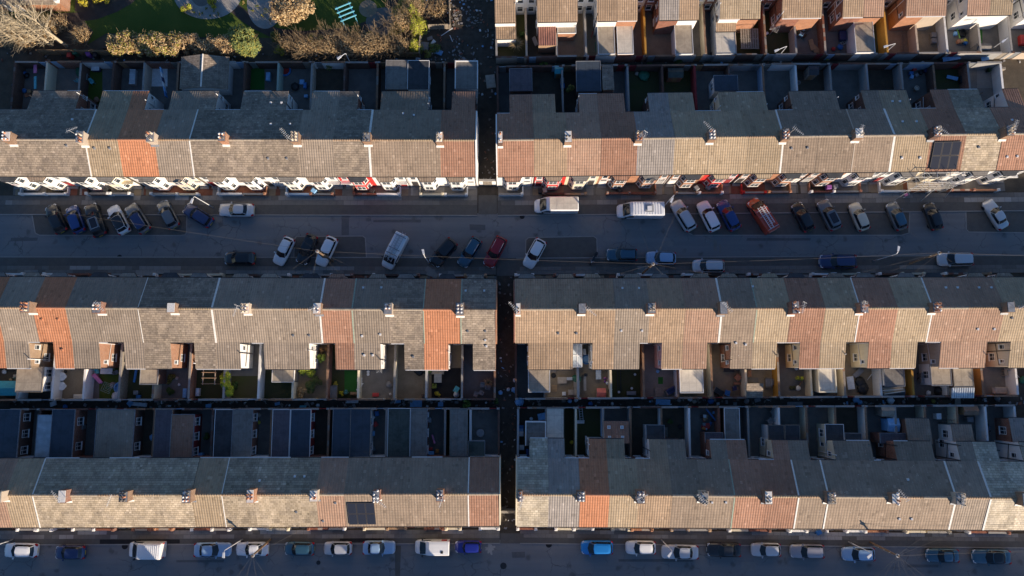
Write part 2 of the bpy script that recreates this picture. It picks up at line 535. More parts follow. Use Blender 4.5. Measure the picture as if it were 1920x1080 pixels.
ground_mat('earth', (0.070, 0.056, 0.041), (0.115, 0.093, 0.066), 0.8, 14, 0.03)
ground_mat('rubble', (0.058, 0.047, 0.036), (0.10, 0.083, 0.065), 1.2, 10, 0.05, ((0.2, 0.18, 0.16), 1.6, 0.08, 0.5))
ground_mat('asphalt_dark', (0.048, 0.047, 0.046), (0.062, 0.060, 0.057), 0.7, 22, 0.012)
ground_mat('asphalt_bay', (0.112, 0.105, 0.096), (0.142, 0.132, 0.12), 1.5, 22, 0.012)
ground_mat('tarmac_patch', (0.018, 0.018, 0.02), (0.026, 0.026, 0.028), 1.5, 22, 0.008)
ground_mat('tarmac_grey', (0.115, 0.116, 0.12), (0.15, 0.15, 0.152), 1.5, 22, 0.008)
ground_mat('tarmac_pale', (0.215, 0.21, 0.20), (0.26, 0.253, 0.243), 1.5, 22, 0.008)
ground_mat('flag_a', (0.19, 0.175, 0.157), (0.235, 0.217, 0.195), 1.6, 16, 0.006)
ground_mat('flag_b', (0.27, 0.25, 0.226), (0.32, 0.297, 0.27), 1.6, 16, 0.006)
ground_mat('flag_c', (0.15, 0.136, 0.122), (0.185, 0.167, 0.149), 1.6, 16, 0.006)
ground_mat('flag_d', (0.38, 0.355, 0.33), (0.43, 0.405, 0.375), 1.6, 16, 0.006)
ground_mat('kerbstone', (0.30, 0.285, 0.265), (0.36, 0.34, 0.315), 1.2, 12, 0.006)
ground_mat('concrete', (0.19, 0.172, 0.15), (0.26, 0.235, 0.205), 0.9, 12, 0.008)
ground_mat('concrete_dark', (0.15, 0.14, 0.127), (0.215, 0.20, 0.18), 0.9, 12, 0.008)
ground_mat('concrete_tan', (0.25, 0.195, 0.13), (0.34, 0.27, 0.185), 0.9, 12, 0.008)
ground_mat('quarry_tile', (0.20, 0.075, 0.045), (0.26, 0.11, 0.07), 1.2, 12, 0.006)
ground_mat('gravel', (0.30, 0.28, 0.255), (0.42, 0.40, 0.37), 0.5, 9, 0.03)
ground_mat('path_brown', (0.062, 0.045, 0.036), (0.088, 0.066, 0.054), 1.0, 14, 0.012)
ground_mat('decking', (0.13, 0.085, 0.05), (0.18, 0.12, 0.07), 1.0, 12, 0.012)
ground_mat('turf_plastic', (0.025, 0.13, 0.02), (0.035, 0.165, 0.03), 0.8, 25, 0.01)


def lawn(name, a, b):
    t = NT(name)
    geo = t.n('ShaderNodeNewGeometry')
    n1 = t.noise(geo.outputs['Position'], 0.35, 5.0)
    n2 = t.noise(geo.outputs['Position'], 8.0, 4.0)
    c = t.mix(t.ramp(n1, 0.35, 0.7), a, b)
    c = t.mix(t.math('MULTIPLY', n2, 0.6), c, tuple(q * 0.5 for q in a))
    t.bump(n2, 0.05)
    return t.set(Base_Color=c, Roughness=0.95, Specular_IOR_Level=0.2)


lawn('grass', (0.085, 0.13, 0.022), (0.125, 0.155, 0.03))
lawn('weeds', (0.075, 0.085, 0.03), (0.10, 0.085, 0.05))


def leaf(name, a, b, trans=0.25):
    t = NT(name)
    geo = t.n('ShaderNodeNewGeometry')
    n1 = t.noise(geo.outputs['Position'], 5.0, 3.0)
    c = t.mix(t.ramp(n1, 0.3, 0.7), a, b)
    m = t.set(Base_Color=c, Roughness=0.65, Specular_IOR_Level=0.3)
    return m


leaf('leaf_evergreen', (0.10, 0.14, 0.045), (0.19, 0.225, 0.07))
leaf('leaf_brown', (0.40, 0.25, 0.11), (0.28, 0.165, 0.075))
leaf('leaf_straw', (0.60, 0.45, 0.25), (0.46, 0.33, 0.17))
leaf('leaf_olive', (0.22, 0.205, 0.045), (0.30, 0.27, 0.06))
leaf('leaf_yellow', (0.62, 0.50, 0.02), (0.50, 0.42, 0.03))
leaf('leaf_lime', (0.48, 0.50, 0.03), (0.34, 0.40, 0.03))
leaf('leaf_green', (0.045, 0.09, 0.02), (0.075, 0.13, 0.03))
leaf('leaf_fresh', (0.20, 0.30, 0.05), (0.28, 0.38, 0.07))
simple('bark_pale', (0.42, 0.35, 0.24), 0.9, var=0.25, scale=4, bump=0.02)
simple('bark', (0.20, 0.14, 0.085), 0.9, var=0.3, scale=5, bump=0.02)
simple('twig', (0.33, 0.24, 0.14), 0.9, var=0.25, scale=5)

# ------------------------------------------------------------------ the setting
def sheet(name, pts, z, mat, kind='structure', parent=None, thick=0.0):
    w = [at(p[0], p[1], z) for p in pts]
    mb = MB()
    poly = [(q.x, q.y) for q in w]
    if thick: mb.hexa(poly, z - thick, z)
    else:
        if area2(poly) < 0: poly = poly[::-1]
        mb.add([(p[0], p[1], z) for p in poly], [list(range(len(poly)))])
    o = mb.build(name, mat, parent)
    if not parent: tag(o, kind=kind)
    return o


MB().add([(-900, -900, -0.03), (900, -900, -0.03), (900, 900, -0.03), (-900, 900, -0.03)], [[0, 1, 2, 3]]).build('ground', 'earth')
tag(bpy.data.objects['ground'], kind='structure')


def road_mat(name):
    """worn asphalt: wheel paths along the street, aggregate, patches and tar"""
    t = NT(name)
    geo = t.n('ShaderNodeNewGeometry')
    P = geo.outputs['Position']
    st = t.n('ShaderNodeVectorMath', operation='MULTIPLY')
    st.inputs[1].default_value = (0.05, 0.9, 1.0)
    t.l(P, st.inputs[0])
    lanes = t.noise(st.outputs[0], 1.0, 4.0, 0.6)
    big = t.noise(P, 0.22, 5.0, 0.6)
    ag = t.noise(P, 24.0, 3.0, 0.7)
    c = t.mix(t.ramp(lanes, 0.35, 0.68), (0.175, 0.178, 0.183), (0.215, 0.216, 0.218))
    c = t.mix(t.math('MULTIPLY', t.ramp(big, 0.45, 0.7), 0.45), c, (0.25, 0.24, 0.225))
    c = t.mix(t.math('MULTIPLY', t.ramp(ag, 0.4, 0.75), 0.35), c, (0.105, 0.105, 0.105))
    v = t.n('ShaderNodeTexVoronoi', feature='F1', i_Scale=0.9)
    t.l(P, v.inputs['Vector'])
    c = t.mix(t.math('MULTIPLY', t.math('LESS_THAN', v.outputs['Distance'], 0.06), 0.5), c, (0.29, 0.28, 0.265))
    # crazing, oil drips, long sealed joints
    wp = t.n('ShaderNodeVectorMath', operation='ADD')
    nz = t.n('ShaderNodeTexNoise', i_Scale=1.1, i_Detail=3.0)
    t.l(P, nz.inputs['Vector'])
    sc = t.n('ShaderNodeVectorMath', operation='SCALE')
    sc.inputs['Scale'].default_value = 0.9
    t.l(nz.outputs['Color'], sc.inputs[0])
    t.l(P, wp.inputs[0])
    t.l(sc.outputs[0], wp.inputs[1])
    ve = t.n('ShaderNodeTexVoronoi', feature='DISTANCE_TO_EDGE', i_Scale=0.42)
    t.l(wp.outputs[0], ve.inputs['Vector'])
    crack = t.math('MULTIPLY', t.math('LESS_THAN', ve.outputs['Distance'], 0.018), t.ramp(big, 0.46, 0.6))
    c = t.mix(t.math('MULTIPLY', crack, 0.55), c, (0.06, 0.06, 0.062))
    vo = t.n('ShaderNodeTexVoronoi', feature='F1', i_Scale=0.5)
    t.l(wp.outputs[0], vo.inputs['Vector'])
    c = t.mix(t.math('MULTIPLY', t.ramp(vo.outputs['Distance'], 0.24, 0.1), 0.5), c, (0.055, 0.052, 0.05))
    t.bump(ag, 0.008)
    return t.set(Base_Color=c, Roughness=0.82, Specular_IOR_Level=0.45)


road_mat('asphalt')
sheet('road', [(-160, 396), (960, 400), (2080, 388), (2080, 486), (960, 486), (-160, 486)], 0.0, 'asphalt')
sheet('road', [(-160, 1012), (960, 1012), (2080, 1018), (2080, 1240), (-160, 1240)], 0.0, 'asphalt')
sheet('alley', [(893, 100), (936, 100), (936, 404), (893, 404)], -0.012, 'rubble')
sheet('alley', [(926, 481), (974, 481), (976, 1022), (934, 1022)], -0.012, 'rubble')
sheet('alley', [(-160, 742), (960, 742), (2080, 735), (2080, 768), (-160, 772)], -0.016, 'rubble')
sheet('alley', [(-160, 94), (905, 98), (905, 124), (-160, 122)], -0.016, 'earth')
sheet('alley', [(925, 98), (2080, 92), (2080, 124), (925, 128)], -0.016, 'earth')
sheet('waste_ground', [(790, -60), (940, -60), (936, 122), (790, 122)], -0.008, 'rubble')
# asphalt aprons where the alleys meet the pavements
sheet('alley_apron', [(897, 366), (932, 366), (932, 402), (897, 402)], 0.004, 'asphalt_bay')
sheet('alley_apron', [(931, 484), (968, 484), (968, 517), (931, 517)], 0.004, 'asphalt_bay')
sheet('alley_apron', [(938, 1000), (975, 1000), (976, 1019), (938, 1019)], 0.004, 'asphalt_bay')

SLABS = {}


def slab_mesh(k, l, w):
    key = (k, round(l, 2), round(w, 2))
    if key not in SLABS:
        a, b, e = l / 2 - 0.006, w / 2 - 0.006, 0.012
        SLABS[key] = MB().hexa([(-a, -b), (a, -b), (a, b), (-a, b)], -0.04, 0.0, 0,
                               top=[(-a + e, -b + e), (a - e, -b + e), (a - e, b - e), (-a + e, b - e)]).mesh('paving_slab', k)
    return SLABS[key]


def pavement(in0, in1, mid0, mid1, out0, out1, weights, dark=()):
    """inner edge (front walls), edge of the slabs, kerb line, each by two pixels; slabs are laid in two courses"""
    z = 0.10
    A, B = at(*in0, z), at(*in1, z)
    C_, D = at(*mid0, z), at(*mid1, z)
    E_, G = at(*out0, z), at(*out1, z)
    o = MB().hexa([(A.x, A.y), (B.x, B.y), (G.x, G.y), (E_.x, E_.y)], -0.02, z).build('pavement', 'asphalt_bay')
    tag(o, kind='structure')
    k = MB()
    d = (G - E_).normalized()
    nrm = Vector((-d.y, d.x, 0))
    if nrm.dot(A - E_) > 0: nrm = -nrm
    p = [E_, G, G + nrm * 0.13, E_ + nrm * 0.13]
    k.hexa([(q.x, q.y) for q in p], -0.02, z + 0.006)
    tag(k.build('kerb', 'kerbstone'), kind='structure')
    L = (B - A).length
    d = (B - A).normalized()
    ang = math.atan2(d.y, d.x)
    dep = ((C_ - A).length if abs((C_ - A).dot(d)) < 0.3 else abs((C_ - A).dot(Vector((-d.y, d.x, 0)))))
    side = Vector((-d.y, d.x, 0))
    if side.dot(C_ - A) < 0: side = -side
    n = int(L / 0.93)
    rows_ = 2
    l, w = L / n, dep / rows_
    r = random.Random(int(in0[0] + in0[1]))
    kinds = ['flag_a', 'flag_b', 'flag_c', 'flag_d']
    run = 'flag_a'
    for j in range(rows_):
        for i in range(n):
            if r.random() < 0.35: run = r.choices(kinds, weights)[0]
            c = A + d * ((i + 0.5 + (0.5 if j else 0.0) * (1 if i < n - 1 else 0)) * l) + side * ((j + 0.5) * w)
            q = link('paving_slab', slab_mesh(run, l, w), o, (c.x, c.y, z + 0.012 + r.uniform(-0.003, 0.005)), ang)
    return o


W2 = (5, 3, 5, 0.5)
pavement((-60, 366.5), (895, 367), (-60, 384), (895, 385.5), (-60, 401), (895, 403), W2)
pavement((933, 367), (1990, 360), (933, 385), (1990, 378), (933, 403), (1990, 393.5), W2)
pavement((-60, 513), (930, 515), (-60, 498), (930, 500), (-60, 482.5), (930, 484), (6, 1.6, 6, 0.6))
pavement((968, 515), (1990, 511), (968, 500), (1990, 496), (968, 485), (1990, 479), (6, 1.6, 6, 0.6))
pavement((-60, 995), (937, 993), (-60, 1011), (937, 1007.5), (-60, 1021), (937, 1018), (4, 3, 4, 1))
pavement((975, 993), (1990, 1001), (975, 1008), (1990, 1016), (975, 1018), (1990, 1027), (4, 3, 4, 1))
# fresh tarmac trenches in the lower pavement
sheet('tarmac_patch', [(187, 1011.5), (337, 1011.5), (337, 1019), (187, 1020)], 0.108, 'tarmac_patch')
sheet('tarmac_patch', [(637, 1009.5), (720, 1009), (720, 1016), (637, 1017)], 0.108, 'tarmac_patch')
# slightly raised parking bays with flush kerb edging round them
def bay_outline(pts, zz=0.014):
    w = [at(*p, zz) for p in pts]
    mb = MB()
    poly = [(q.x, q.y) for q in w]
    if area2(poly) < 0: poly = poly[::-1]
    mb.hexa(poly, -0.02, zz - 0.006)
    o = mb.build('parking_bay', 'asphalt_bay')
    tag(o, kind='structure')
    e = MB()
    for a, b in zip(w[:-1], w[1:]):
        d = (b - a).normalized() * 0.05
        e.bar((a.x - d.x, a.y - d.y, zz - 0.02), (b.x + d.x, b.y + d.y, zz - 0.02), 0.13, 0.05)
    e.build('kerb_edging', 'kerbstone', o)


bay_outline([(60, 403), (66, 437), (74, 441), (338, 441.5), (347, 440), (350, 435), (350, 404)])
bay_outline([(551, 482), (552, 449), (556, 443.5), (680, 442.5), (685, 446), (687, 482)])
bay_outline([(985, 483), (986, 450), (991, 445.5), (1113, 443), (1119, 447), (1120, 483)])
bay_outline([(1270, 401), (1290, 436), (1300, 441), (1690, 441), (1704, 437), (1706, 398)])
bay_outline([(1811, 394), (1812, 430), (1817, 435), (1990, 437)] + [(1990, 394)])

# worn paint and repairs
for pts, m in (([(740, 1023), (752, 1023), (750, 1080), (741, 1080)], 'asphalt_bay'),
               ([(1338, 450), (1344, 450), (1344, 470), (1338, 470)], 'flag_a'),
               ([(1349, 458), (1352, 458), (1352, 474), (1349, 474)], 'flag_a')):
    sheet('road_repair', pts, 0.004, m)
# splash of spilt paint by the kerb
def blob(name, cx, cy, r, mat, z=0.004, n=22, seed=1):
    q = random.Random(seed)
    c = at(cx, cy, z)
    poly = []
    for k in range(n):
        a = k * 2 * math.pi / n
        rr = r * q.uniform(0.45, 1.1)
        poly.append((c.x + rr * math.cos(a), c.y + rr * math.sin(a)))
    mb = MB()
    mb.add([(p[0], p[1], z) for p in poly], [list(range(n))])
    return tag(mb.build(name, mat), kind='structure')


blob('spilt_paint', 919, 1029, 0.75, 'flag_d')
blob('cement_spill', 809, 511, 1.0, 'flag_b', 0.118, 18, 4)
# manhole covers
for i, (x, y, z, r) in enumerate(((597, 1055, 0.004, 0.28), (944, 1061, 0.004, 0.42), (224, 482, 0.004, 0.33), (979, 406, 0.0, 0.35), (1029, 1021, 0.0, 0.4), (234, 1024, 0.0, 0.4))):
    c = at(x, y, z)
    o = MB().lathe([(r, -0.02), (r, 0.004), (r * 0.85, 0.008)], 14).build('manhole_cover', 'trim' if i < 2 else 'tarmac_patch', None, (c.x, c.y, z))
    tag(o, ['small round iron cover in lower road below grey car', 'round iron manhole cover in lower road near the spilt paint', 'iron cover in upper road near black parked cars',
            'iron gully in upper road left of the first white van', 'square gully by kerb left of bright blue car', 'dark gully beside the front of white van in lower street'][i], 'manhole cover', 'iron covers in the roads')

# trench reinstatements and patches in the roads, each slightly its own shade
q = random.Random(77)
for k, (x0, y0, x1, y1, m) in enumerate(((640, 404, 655, 441, 'tarmac_grey'), (480, 442, 508, 449, 'tarmac_pale'), (700, 412, 790, 417, 'tarmac_grey'), (1090, 410, 1130, 440, 'tarmac_pale'), (1400, 446, 1520, 451, 'tarmac_grey'), (880, 421, 910, 432, 'tarmac_grey'),
                                          (1240, 452, 1262, 462, 'tarmac_pale'), (20, 446, 70, 452, 'tarmac_grey'), (1620, 452, 1640, 476, 'tarmac_pale'), (160, 455, 200, 463, 'tarmac_pale'), (330, 1050, 420, 1055, 'tarmac_grey'), (560, 1062, 600, 1074, 'tarmac_pale'),
                                          (1160, 1048, 1300, 1053, 'tarmac_grey'), (1390, 1054, 1416, 1070, 'tarmac_pale'), (960, 1035, 985, 1046, 'tarmac_grey'), (1700, 1058, 1760, 1064, 'tarmac_grey'), (80, 1056, 110, 1066, 'tarmac_pale'))):
    w = [(x0 + q.uniform(-1, 1), y0 + q.uniform(-.6, .6)), (x1 + q.uniform(-1, 1), y0 + q.uniform(-.6, .6)), (x1 + q.uniform(-1, 1), y1 + q.uniform(-.6, .6)), (x0 + q.uniform(-1, 1), y1 + q.uniform(-.6, .6))]
    sheet('road_patch', w, 0.003, m)

# ------------------------------------------------------------------ terraces
def wall_window(mb, a, b, z0, z1, fr=0.07, out=0.03, mull=1, m_frame=0, m_glass=1, sill=True, trans=True):
    """a window in a vertical wall that runs in plan from a to b (outside on the right hand of a to b)"""
    a, b = Vector((*a, 0)), Vector((*b, 0))
    d = (b - a).normalized()
    n = Vector((d.y, -d.x, 0))
    L = (b - a).length

    def pt(s, z, o): 
        q = a + d * s + n * o
        return (q.x, q.y, z)

    def brick(s0, s1, za, zb, o, m):
        vs_ = [pt(s0, za, -0.05), pt(s1, za, -0.05), pt(s1, zb, -0.05), pt(s0, zb, -0.05), pt(s0, za, o), pt(s1, za, o), pt(s1, zb, o), pt(s0, zb, o)]
        mb.add(vs_, [[4, 5, 6, 7], [0, 1, 5, 4], [1, 2, 6, 5], [2, 3, 7, 6], [3, 0, 4, 7]], m)
    brick(0, L, z0, z0 + fr, out, m_frame)
    brick(0, L, z1 - fr, z1, out, m_frame)
    brick(0, fr, z0 + fr, z1 - fr, out, m_frame)
    brick(L - fr, L, z0 + fr, z1 - fr, out, m_frame)
    for k in range(mull):
        s = L * (k + 1) / (mull + 1)
        brick(s - fr * 0.4, s + fr * 0.4, z0 + fr, z1 - fr, out - 0.004, m_frame)
    if trans:
        zt = z0 + (z1 - z0) * 0.68
        brick(fr, L - fr, zt - fr * 0.35, zt + fr * 0.35, out - 0.007, m_frame)
    brick(fr * 0.6, L - fr * 0.6, z0 + fr * 0.6, z1 - fr * 0.6, 0.008, m_glass)
    if sill: brick(-0.06, L + 0.06, z0 - 0.07, z0, 0.12, m_frame)


class Row:
    def __init__(self, key, p0, p1, s, parties, Ff=4.05, Fb=4.0, ze=5.4, zr=7.3, out_d=3.2, out_drop=0.95, where=''):
        self.key, self.s, self.Ff, self.Fb, self.ze, self.zr, self.out_d, self.out_drop, self.where = key, s, Ff, Fb, ze, zr, out_d, out_drop, where
        a, b = (at(*p0, zr), at(*p1, zr)) if len(p0) == 2 else (Vector(p0), Vector(p1))
        self.o = Vector((a.x, a.y, 0))
        self.d = Vector((b.x - a.x, b.y - a.y, 0)).normalized()
        self.n = Vector((-self.d.y, self.d.x, 0))        # north side
        self.ang = math.atan2(self.d.y, self.d.x)
        self.u = [self.u_of(x, p0, p1) for x in parties]
        self.houses = []

    def u_of(self, x, p0, p1):
        if len(p0) == 3: return x
        f = (x - p0[0]) / (p1[0] - p0[0])
        q = at(x, p0[1] + f * (p1[1] - p0[1]), self.zr)
        return (q - self.o).dot(self.d)

    def local(self, px, py, z):
        """pixel at height z -> (u along the row, f towards the street)"""
        q = at(px, py, z) - self.o
        return q.dot(self.d), q.dot(self.n) * self.s

    def world(self, u, f, z=0.0):
        q = self.o + self.d * u + self.n * (f * self.s)
        return Vector((q.x, q.y, z))

    def house_at(self, u):
        for h in self.houses:
            if h['u0'] <= u < h['u1']: return h
        return min(self.houses, key=lambda h: min(abs(h['u0'] - u), abs(h['u1'] - u)))


POTS = {}


def pot_mesh(k):
    if k not in POTS:
        if k == 0: POTS[k] = MB().lathe([(0.14, 0), (0.11, 0.1), (0.10, 0.36), (0.135, 0.38), (0.135, 0.46), (0.08, 0.46), (0.08, 0.3)], 8).mesh('chimney_pot', 'terracotta')
        if k == 1: POTS[k] = MB().lathe([(0.14, 0), (0.12, 0.1), (0.11, 0.42), (0.14, 0.45), (0.14, 0.52), (0.09, 0.52), (0.09, 0.3)], 8).mesh('chimney_pot', 'buff_pot')
        if k == 2: POTS[k] = MB().lathe([(0.13, 0), (0.11, 0.3), (0.11, 0.36)], 8, 0).lathe([(0.13, 0.36), (0.13, 0.41), (0.03, 0.47)], 8, 1).mesh('chimney_pot', ['terracotta', 'pot_cap'])
        if k == 4: POTS[k] = MB().lathe([(0.13, 0), (0.10, 0.08), (0.09, 0.26), (0.12, 0.28), (0.12, 0.33), (0.085, 0.33), (0.08, 0.12)], 8).mesh('chimney_pot', 'felt_grey')
        if k == 3: POTS[k] = MB().lathe([(0.13, 0), (0.10, 0.08), (0.10, 0.16), (0.13, 0.16), (0.13, 0.2), (0.02, 0.26)], 8).mesh('chimney_pot', 'pot_cap')
    return POTS[k]


AERIALS = {}


def aerial_mesh(k):
    if k not in AERIALS:
        mb = MB()
        h = 1.5 + 0.4 * (k % 3)
        mb.tube([(0, 0, 0), (0, 0, h)], 0.024, 5)
        a = (0.4, 2.3, 4.4, 5.6)[k % 4]
        dx, dy = math.cos(a), math.sin(a)
        L = 1.1 + 0.25 * (k % 2)
        mb.tube([(-dx * 0.35, -dy * 0.35, h - 0.08), (dx * L, dy * L, h - 0.08)], 0.024, 5)
        for j in range(7):
            s = -0.25 + j * (L + 0.2) / 6.5
            w = 0.30 - 0.02 * j
            mb.tube([(dx * s - dy * w, dy * s + dx * w, h - 0.07), (dx * s + dy * w, dy * s - dx * w, h - 0.07)], 0.014, 4)
        if k % 3 == 1:
            mb.tube([(-dx * 0.35 - dy * 0.3, -dy * 0.35 + dx * 0.3, h - 0.3), (-dx * 0.35 + dy * 0.3, -dy * 0.35 - dx * 0.3, h + 0.15)], 0.02, 4)
        AERIALS[k] = mb.mesh('aerial', 'alu')
    return AERIALS[k]


def chimney(root, x, row, r, w=0.92, dpt=1.35, npots=6, zt=None, aerial=None, whiteband=True):
    zb, zt = row.zr - 0.75, zt or row.zr + r.uniform(0.7, 1.15)
    w, dpt = w * r.uniform(0.88, 1.08), dpt * r.uniform(0.85, 1.12)
    stackm = r.choice(['brick_stack', 'brick_stack', 'brick_stack', 'brick_red', 'brick_orange', 'pebbledash', 'brick_dark'])
    capped = r.random() < 0.12
    mb = MB()
    mb.box(x - w / 2, x + w / 2, -dpt / 2, dpt / 2, zb, zt, 0)
    e = 0.05
    mb.box(x - w / 2 - e, x + w / 2 + e, -dpt / 2 - e, dpt / 2 + e, zt, zt + 0.14, 0)
    mb.box(x - w / 2 - e + 0.07, x + w / 2 + e - 0.07, -dpt / 2 - e + 0.07, dpt / 2 + e - 0.07, zt + 0.14, zt + 0.2, 1)
    ch = mb.build('chimney', [stackm, 'mortar_white' if r.random() < 0.25 else 'lead'], root)
    fl = MB()
    e = 0.07
    for sgn in (-1,):
        y0, y1 = sgn * (dpt / 2 - 0.01), sgn * (dpt / 2 + 0.22)
        za = row.zr - abs(y0) * 0.47 + 0.10
        zc = row.zr - abs(y1) * 0.47 + 0.03
        ya, yb = sorted((y0, y1))
        zz = (za, zc) if sgn > 0 else (zc, za)
        fl.hexa([(x - w / 2 - e, ya), (x + w / 2 + e, ya), (x + w / 2 + e, yb), (x - w / 2 - e, yb)], row.zr - 1.0, [zz[0], zz[0], zz[1], zz[1]])
    fl.build('flashing', 'mortar_white' if (whiteband and r.random() < 0.75) else 'lead', ch)
    kind = r.choice([0, 1, 2, 4, 0, 3])
    cols, rows_ = (2, npots // 2) if npots > 3 else (1, npots)
    for i in range(cols):
        for j in range(rows_):
            if capped or r.random() < 0.16: continue
            link('chimney_pot', pot_mesh(kind if r.random() < 0.6 else r.choice([0, 1, 2, 3, 4])), ch,
                 (x + (i - (cols - 1) / 2) * 0.42, (j - (rows_ - 1) / 2) * 0.42, zt + 0.2), r.uniform(0, 3))
    if aerial is not None:
        link('aerial', aerial_mesh(aerial), ch, (x + r.choice([-1, 1]) * (w / 2 + 0.03), r.uniform(-0.4, 0.4), zt - 0.2), 0)
    return ch


VENT = {}


def vent_mesh(m):
    if m not in VENT:
        VENT[m] = MB().hexa([(-0.13, -0.14), (0.13, -0.14), (0.13, 0.14), (-0.13, 0.14)], -0.1, 0.13, 0, top=[(-0.11, -0.12), (0.11, -0.12), (0.11, 0.12), (-0.11, 0.12)]).mesh('roof_vent', m)
    return VENT[m]


def make_house(row, i, roof, face, has_ch, door_side, bays, rear='brick_dark', verge=None, ch_kw=None, side=None, out=None, label=None, trimcol='upvc', door='paint_red', rear_win=True, gable=None):
    r = random.Random(hash((row.key, i, 3)) if False else (sum(map(ord, row.key)) * 131 + i * 17))
    u0, u1 = row.u[i], row.u[i + 1]
    w = u1 - u0
    s = row.s
    c = row.world((u0 + u1) / 2, 0)
    root = empty('terraced_house', c, row.ang)
    a, b = -w / 2 + 0.003, w / 2 - 0.003
    Ff, Fb, ze, zr = row.Ff, row.Fb, row.ze, row.zr
    dz = r.uniform(-0.025, 0.025)
    Y = lambda f: f * s
    # body: front and back halves so that each face has its own finish
    zmid = zr - 0.2
    mb = MB()
    mb.prism_x([(0, 0), (Y(Ff), 0), (Y(Ff), ze - 0.1), (0, zmid)], a, b, 0)
    mb.prism_x([(0, 0), (Y(-Fb), 0), (Y(-Fb), ze - 0.1), (0, zmid)], a, b, 1)
    wall = mb.build('wall', [face, rear], root)
    # roof: two slopes with thickness
    ov = 0.16
    sf, sb = (zr - ze) / Ff, (zr - ze) / Fb
    rf = MB()
    th = 0.11
    rf.prism_x([(0, zr + dz), (Y(Ff + ov), ze - sf * ov + dz), (Y(Ff + ov), ze - sf * ov - th + dz), (0, zr - th - 0.04 + dz)], a, b)
    rf.prism_x([(0, zr + dz), (Y(-Fb - ov), ze - sb * ov + dz), (Y(-Fb - ov), ze - sb * ov - th + dz), (0, zr - th - 0.04 + dz)], a, b)
    rro = rf.build('roof', roof, root)
    rg = MB()
    n = max(6, int(w / 0.42))
    for k in range(n):
        xa, xb = a + (b - a) * k / n + 0.006, a + (b - a) * (k + 1) / n - 0.006
        h = zr + dz + 0.065 + r.uniform(-0.012, 0.012)
        rg.prism_x([(-0.16, zr + dz - 0.045), (-0.08, h - 0.02), (0, h), (0.08, h - 0.02), (0.16, zr + dz - 0.045)], xa, xb)
    rg.build('ridge_tiles', r.choice(['felt_tan', 'tile_buff', 'felt_tan', 'tile_tan', roof]) if roof != 'tile_orange' else 'terracotta', rro)
    if verge:
        mat, wd = verge
        vb = MB()
        for sg, FF, sl in ((1, Ff, sf), (-1, Fb, sb)):
            vb.prism_x([(0, zr + dz + 0.03), (Y(sg * (FF + ov + 0.02)), ze - sl * (ov + 0.02) + dz + 0.045), (Y(sg * (FF + ov + 0.02)), ze - sl * (ov + 0.02) + dz - 0.05), (0, zr + dz - 0.06)], a - 0.02, a + wd)
        vb.build('verge_flashing', mat, rro)
    for sg, FF, sl in ((1, Ff, sf), (-1, Fb, sb)):
        gy = Y(sg * (FF + ov + 0.04))
        g = MB().box(a, b, gy - 0.06, gy + 0.06, ze - sl * ov - th - 0.06 + dz, ze - sl * ov - th + 0.03 + dz)
        g.build('gutter', r.choice(['gutter', 'gutter', 'gutter_white']) if sg < 0 else 'gutter', root)
    # chimney stands on the party line to the left
    if has_ch is not None:
        kw = dict(npots=r.choice([6, 6, 8, 4]), aerial=r.randrange(12) if r.random() < 0.62 else None)
        kw.update(ch_kw or {})
        chimney(root, a + has_ch, row, r, **kw)
    # front: bay over two storeys, a door and a window above it
    if bays:
        bx = door_side * -0.42
        p = [(bx - 1.24, Ff), (bx - 0.70, Ff + 0.68), (bx + 0.70, Ff + 0.68), (bx + 1.24, Ff)]
        bw = MB().hexa([(x, Y(y - (0.02 if y == Ff else 0))) for x, y in p], 0, 4.95)
        bay = bw.build('bay_window', face, root)
        q = [(bx - 1.36, Ff - 0.02), (bx - 0.78, Ff + 0.80), (bx + 0.78, Ff + 0.80), (bx + 1.36, Ff - 0.02)]
        top = [(bx - 1.36, Ff - 0.02), (bx - 0.78, Ff + 0.80), (bx + 0.78, Ff + 0.80), (bx + 1.36, Ff - 0.02)]
        br = MB()
        P2 = [(x, Y(y)) for x, y in q]
        zt = [5.28, 5.02, 5.02, 5.28]
        if area2(P2) < 0: P2, zt = P2[::-1], zt[::-1]
        br.hexa(P2, 4.93, zt)
        br.build('bay_roof', r.choice(['felt_dark', roof, roof, 'felt_grey', 'tile_brown']), bay)
        ed = MB()
        for (xa, ya), (xb, yb) in zip(q[:-1], q[1:]):
            ed.bar((xa, Y(ya), 4.97), (xb, Y(yb), 4.97), 0.09, 0.1)
        ed.build('bay_gutter', 'gutter', bay)
        for st, (z0, z1) in enumerate(((0.85, 2.25), (3.25, 4.6))):
            for (xa, ya), (xb, yb), ins, mu in ((p[0], p[1], 0.13, 0), (p[1], p[2], 0.14, 1), (p[2], p[3], 0.13, 0)):
                va, vb_ = Vector((xa, Y(ya), 0)), Vector((xb, Y(yb), 0))
                dd = (vb_ - va).normalized()
                va, vb_ = va + dd * ins, vb_ - dd * ins
                if s > 0: va, vb_ = vb_, va
                wm = MB()
                wall_window(wm, (va.x, va.y), (vb_.x, vb_.y), z0, z1, mull=mu, sill=False)
                wm.build('window', [trimcol, 'window_glass'], bay)
            if face not in ('paint_white', 'paint_cream') or r.random() < 0.4:
                bd = MB()
                g2 = [(bx - 1.27, Ff), (bx - 0.73, Ff + 0.72), (bx + 0.73, Ff + 0.72), (bx + 1.27, Ff)]
                bd.hexa([(x, Y(y)) for x, y in g2], z0 - 0.16, z0 - 0.03)
                bd.build('sill', 'paint_white' if face not in ('paint_white', 'paint_cream') else r.choice(['paint_cream', 'paint_pink', 'paint_grey']), bay)
        dx = door_side * (w / 2 - 0.80)
        dl = MB()
        yy = Y(Ff + 0.012)
        dl.box(dx - 0.52, dx + 0.52, yy - s * 0.05, yy + s * 0.03, 0.15, 2.6, 0)
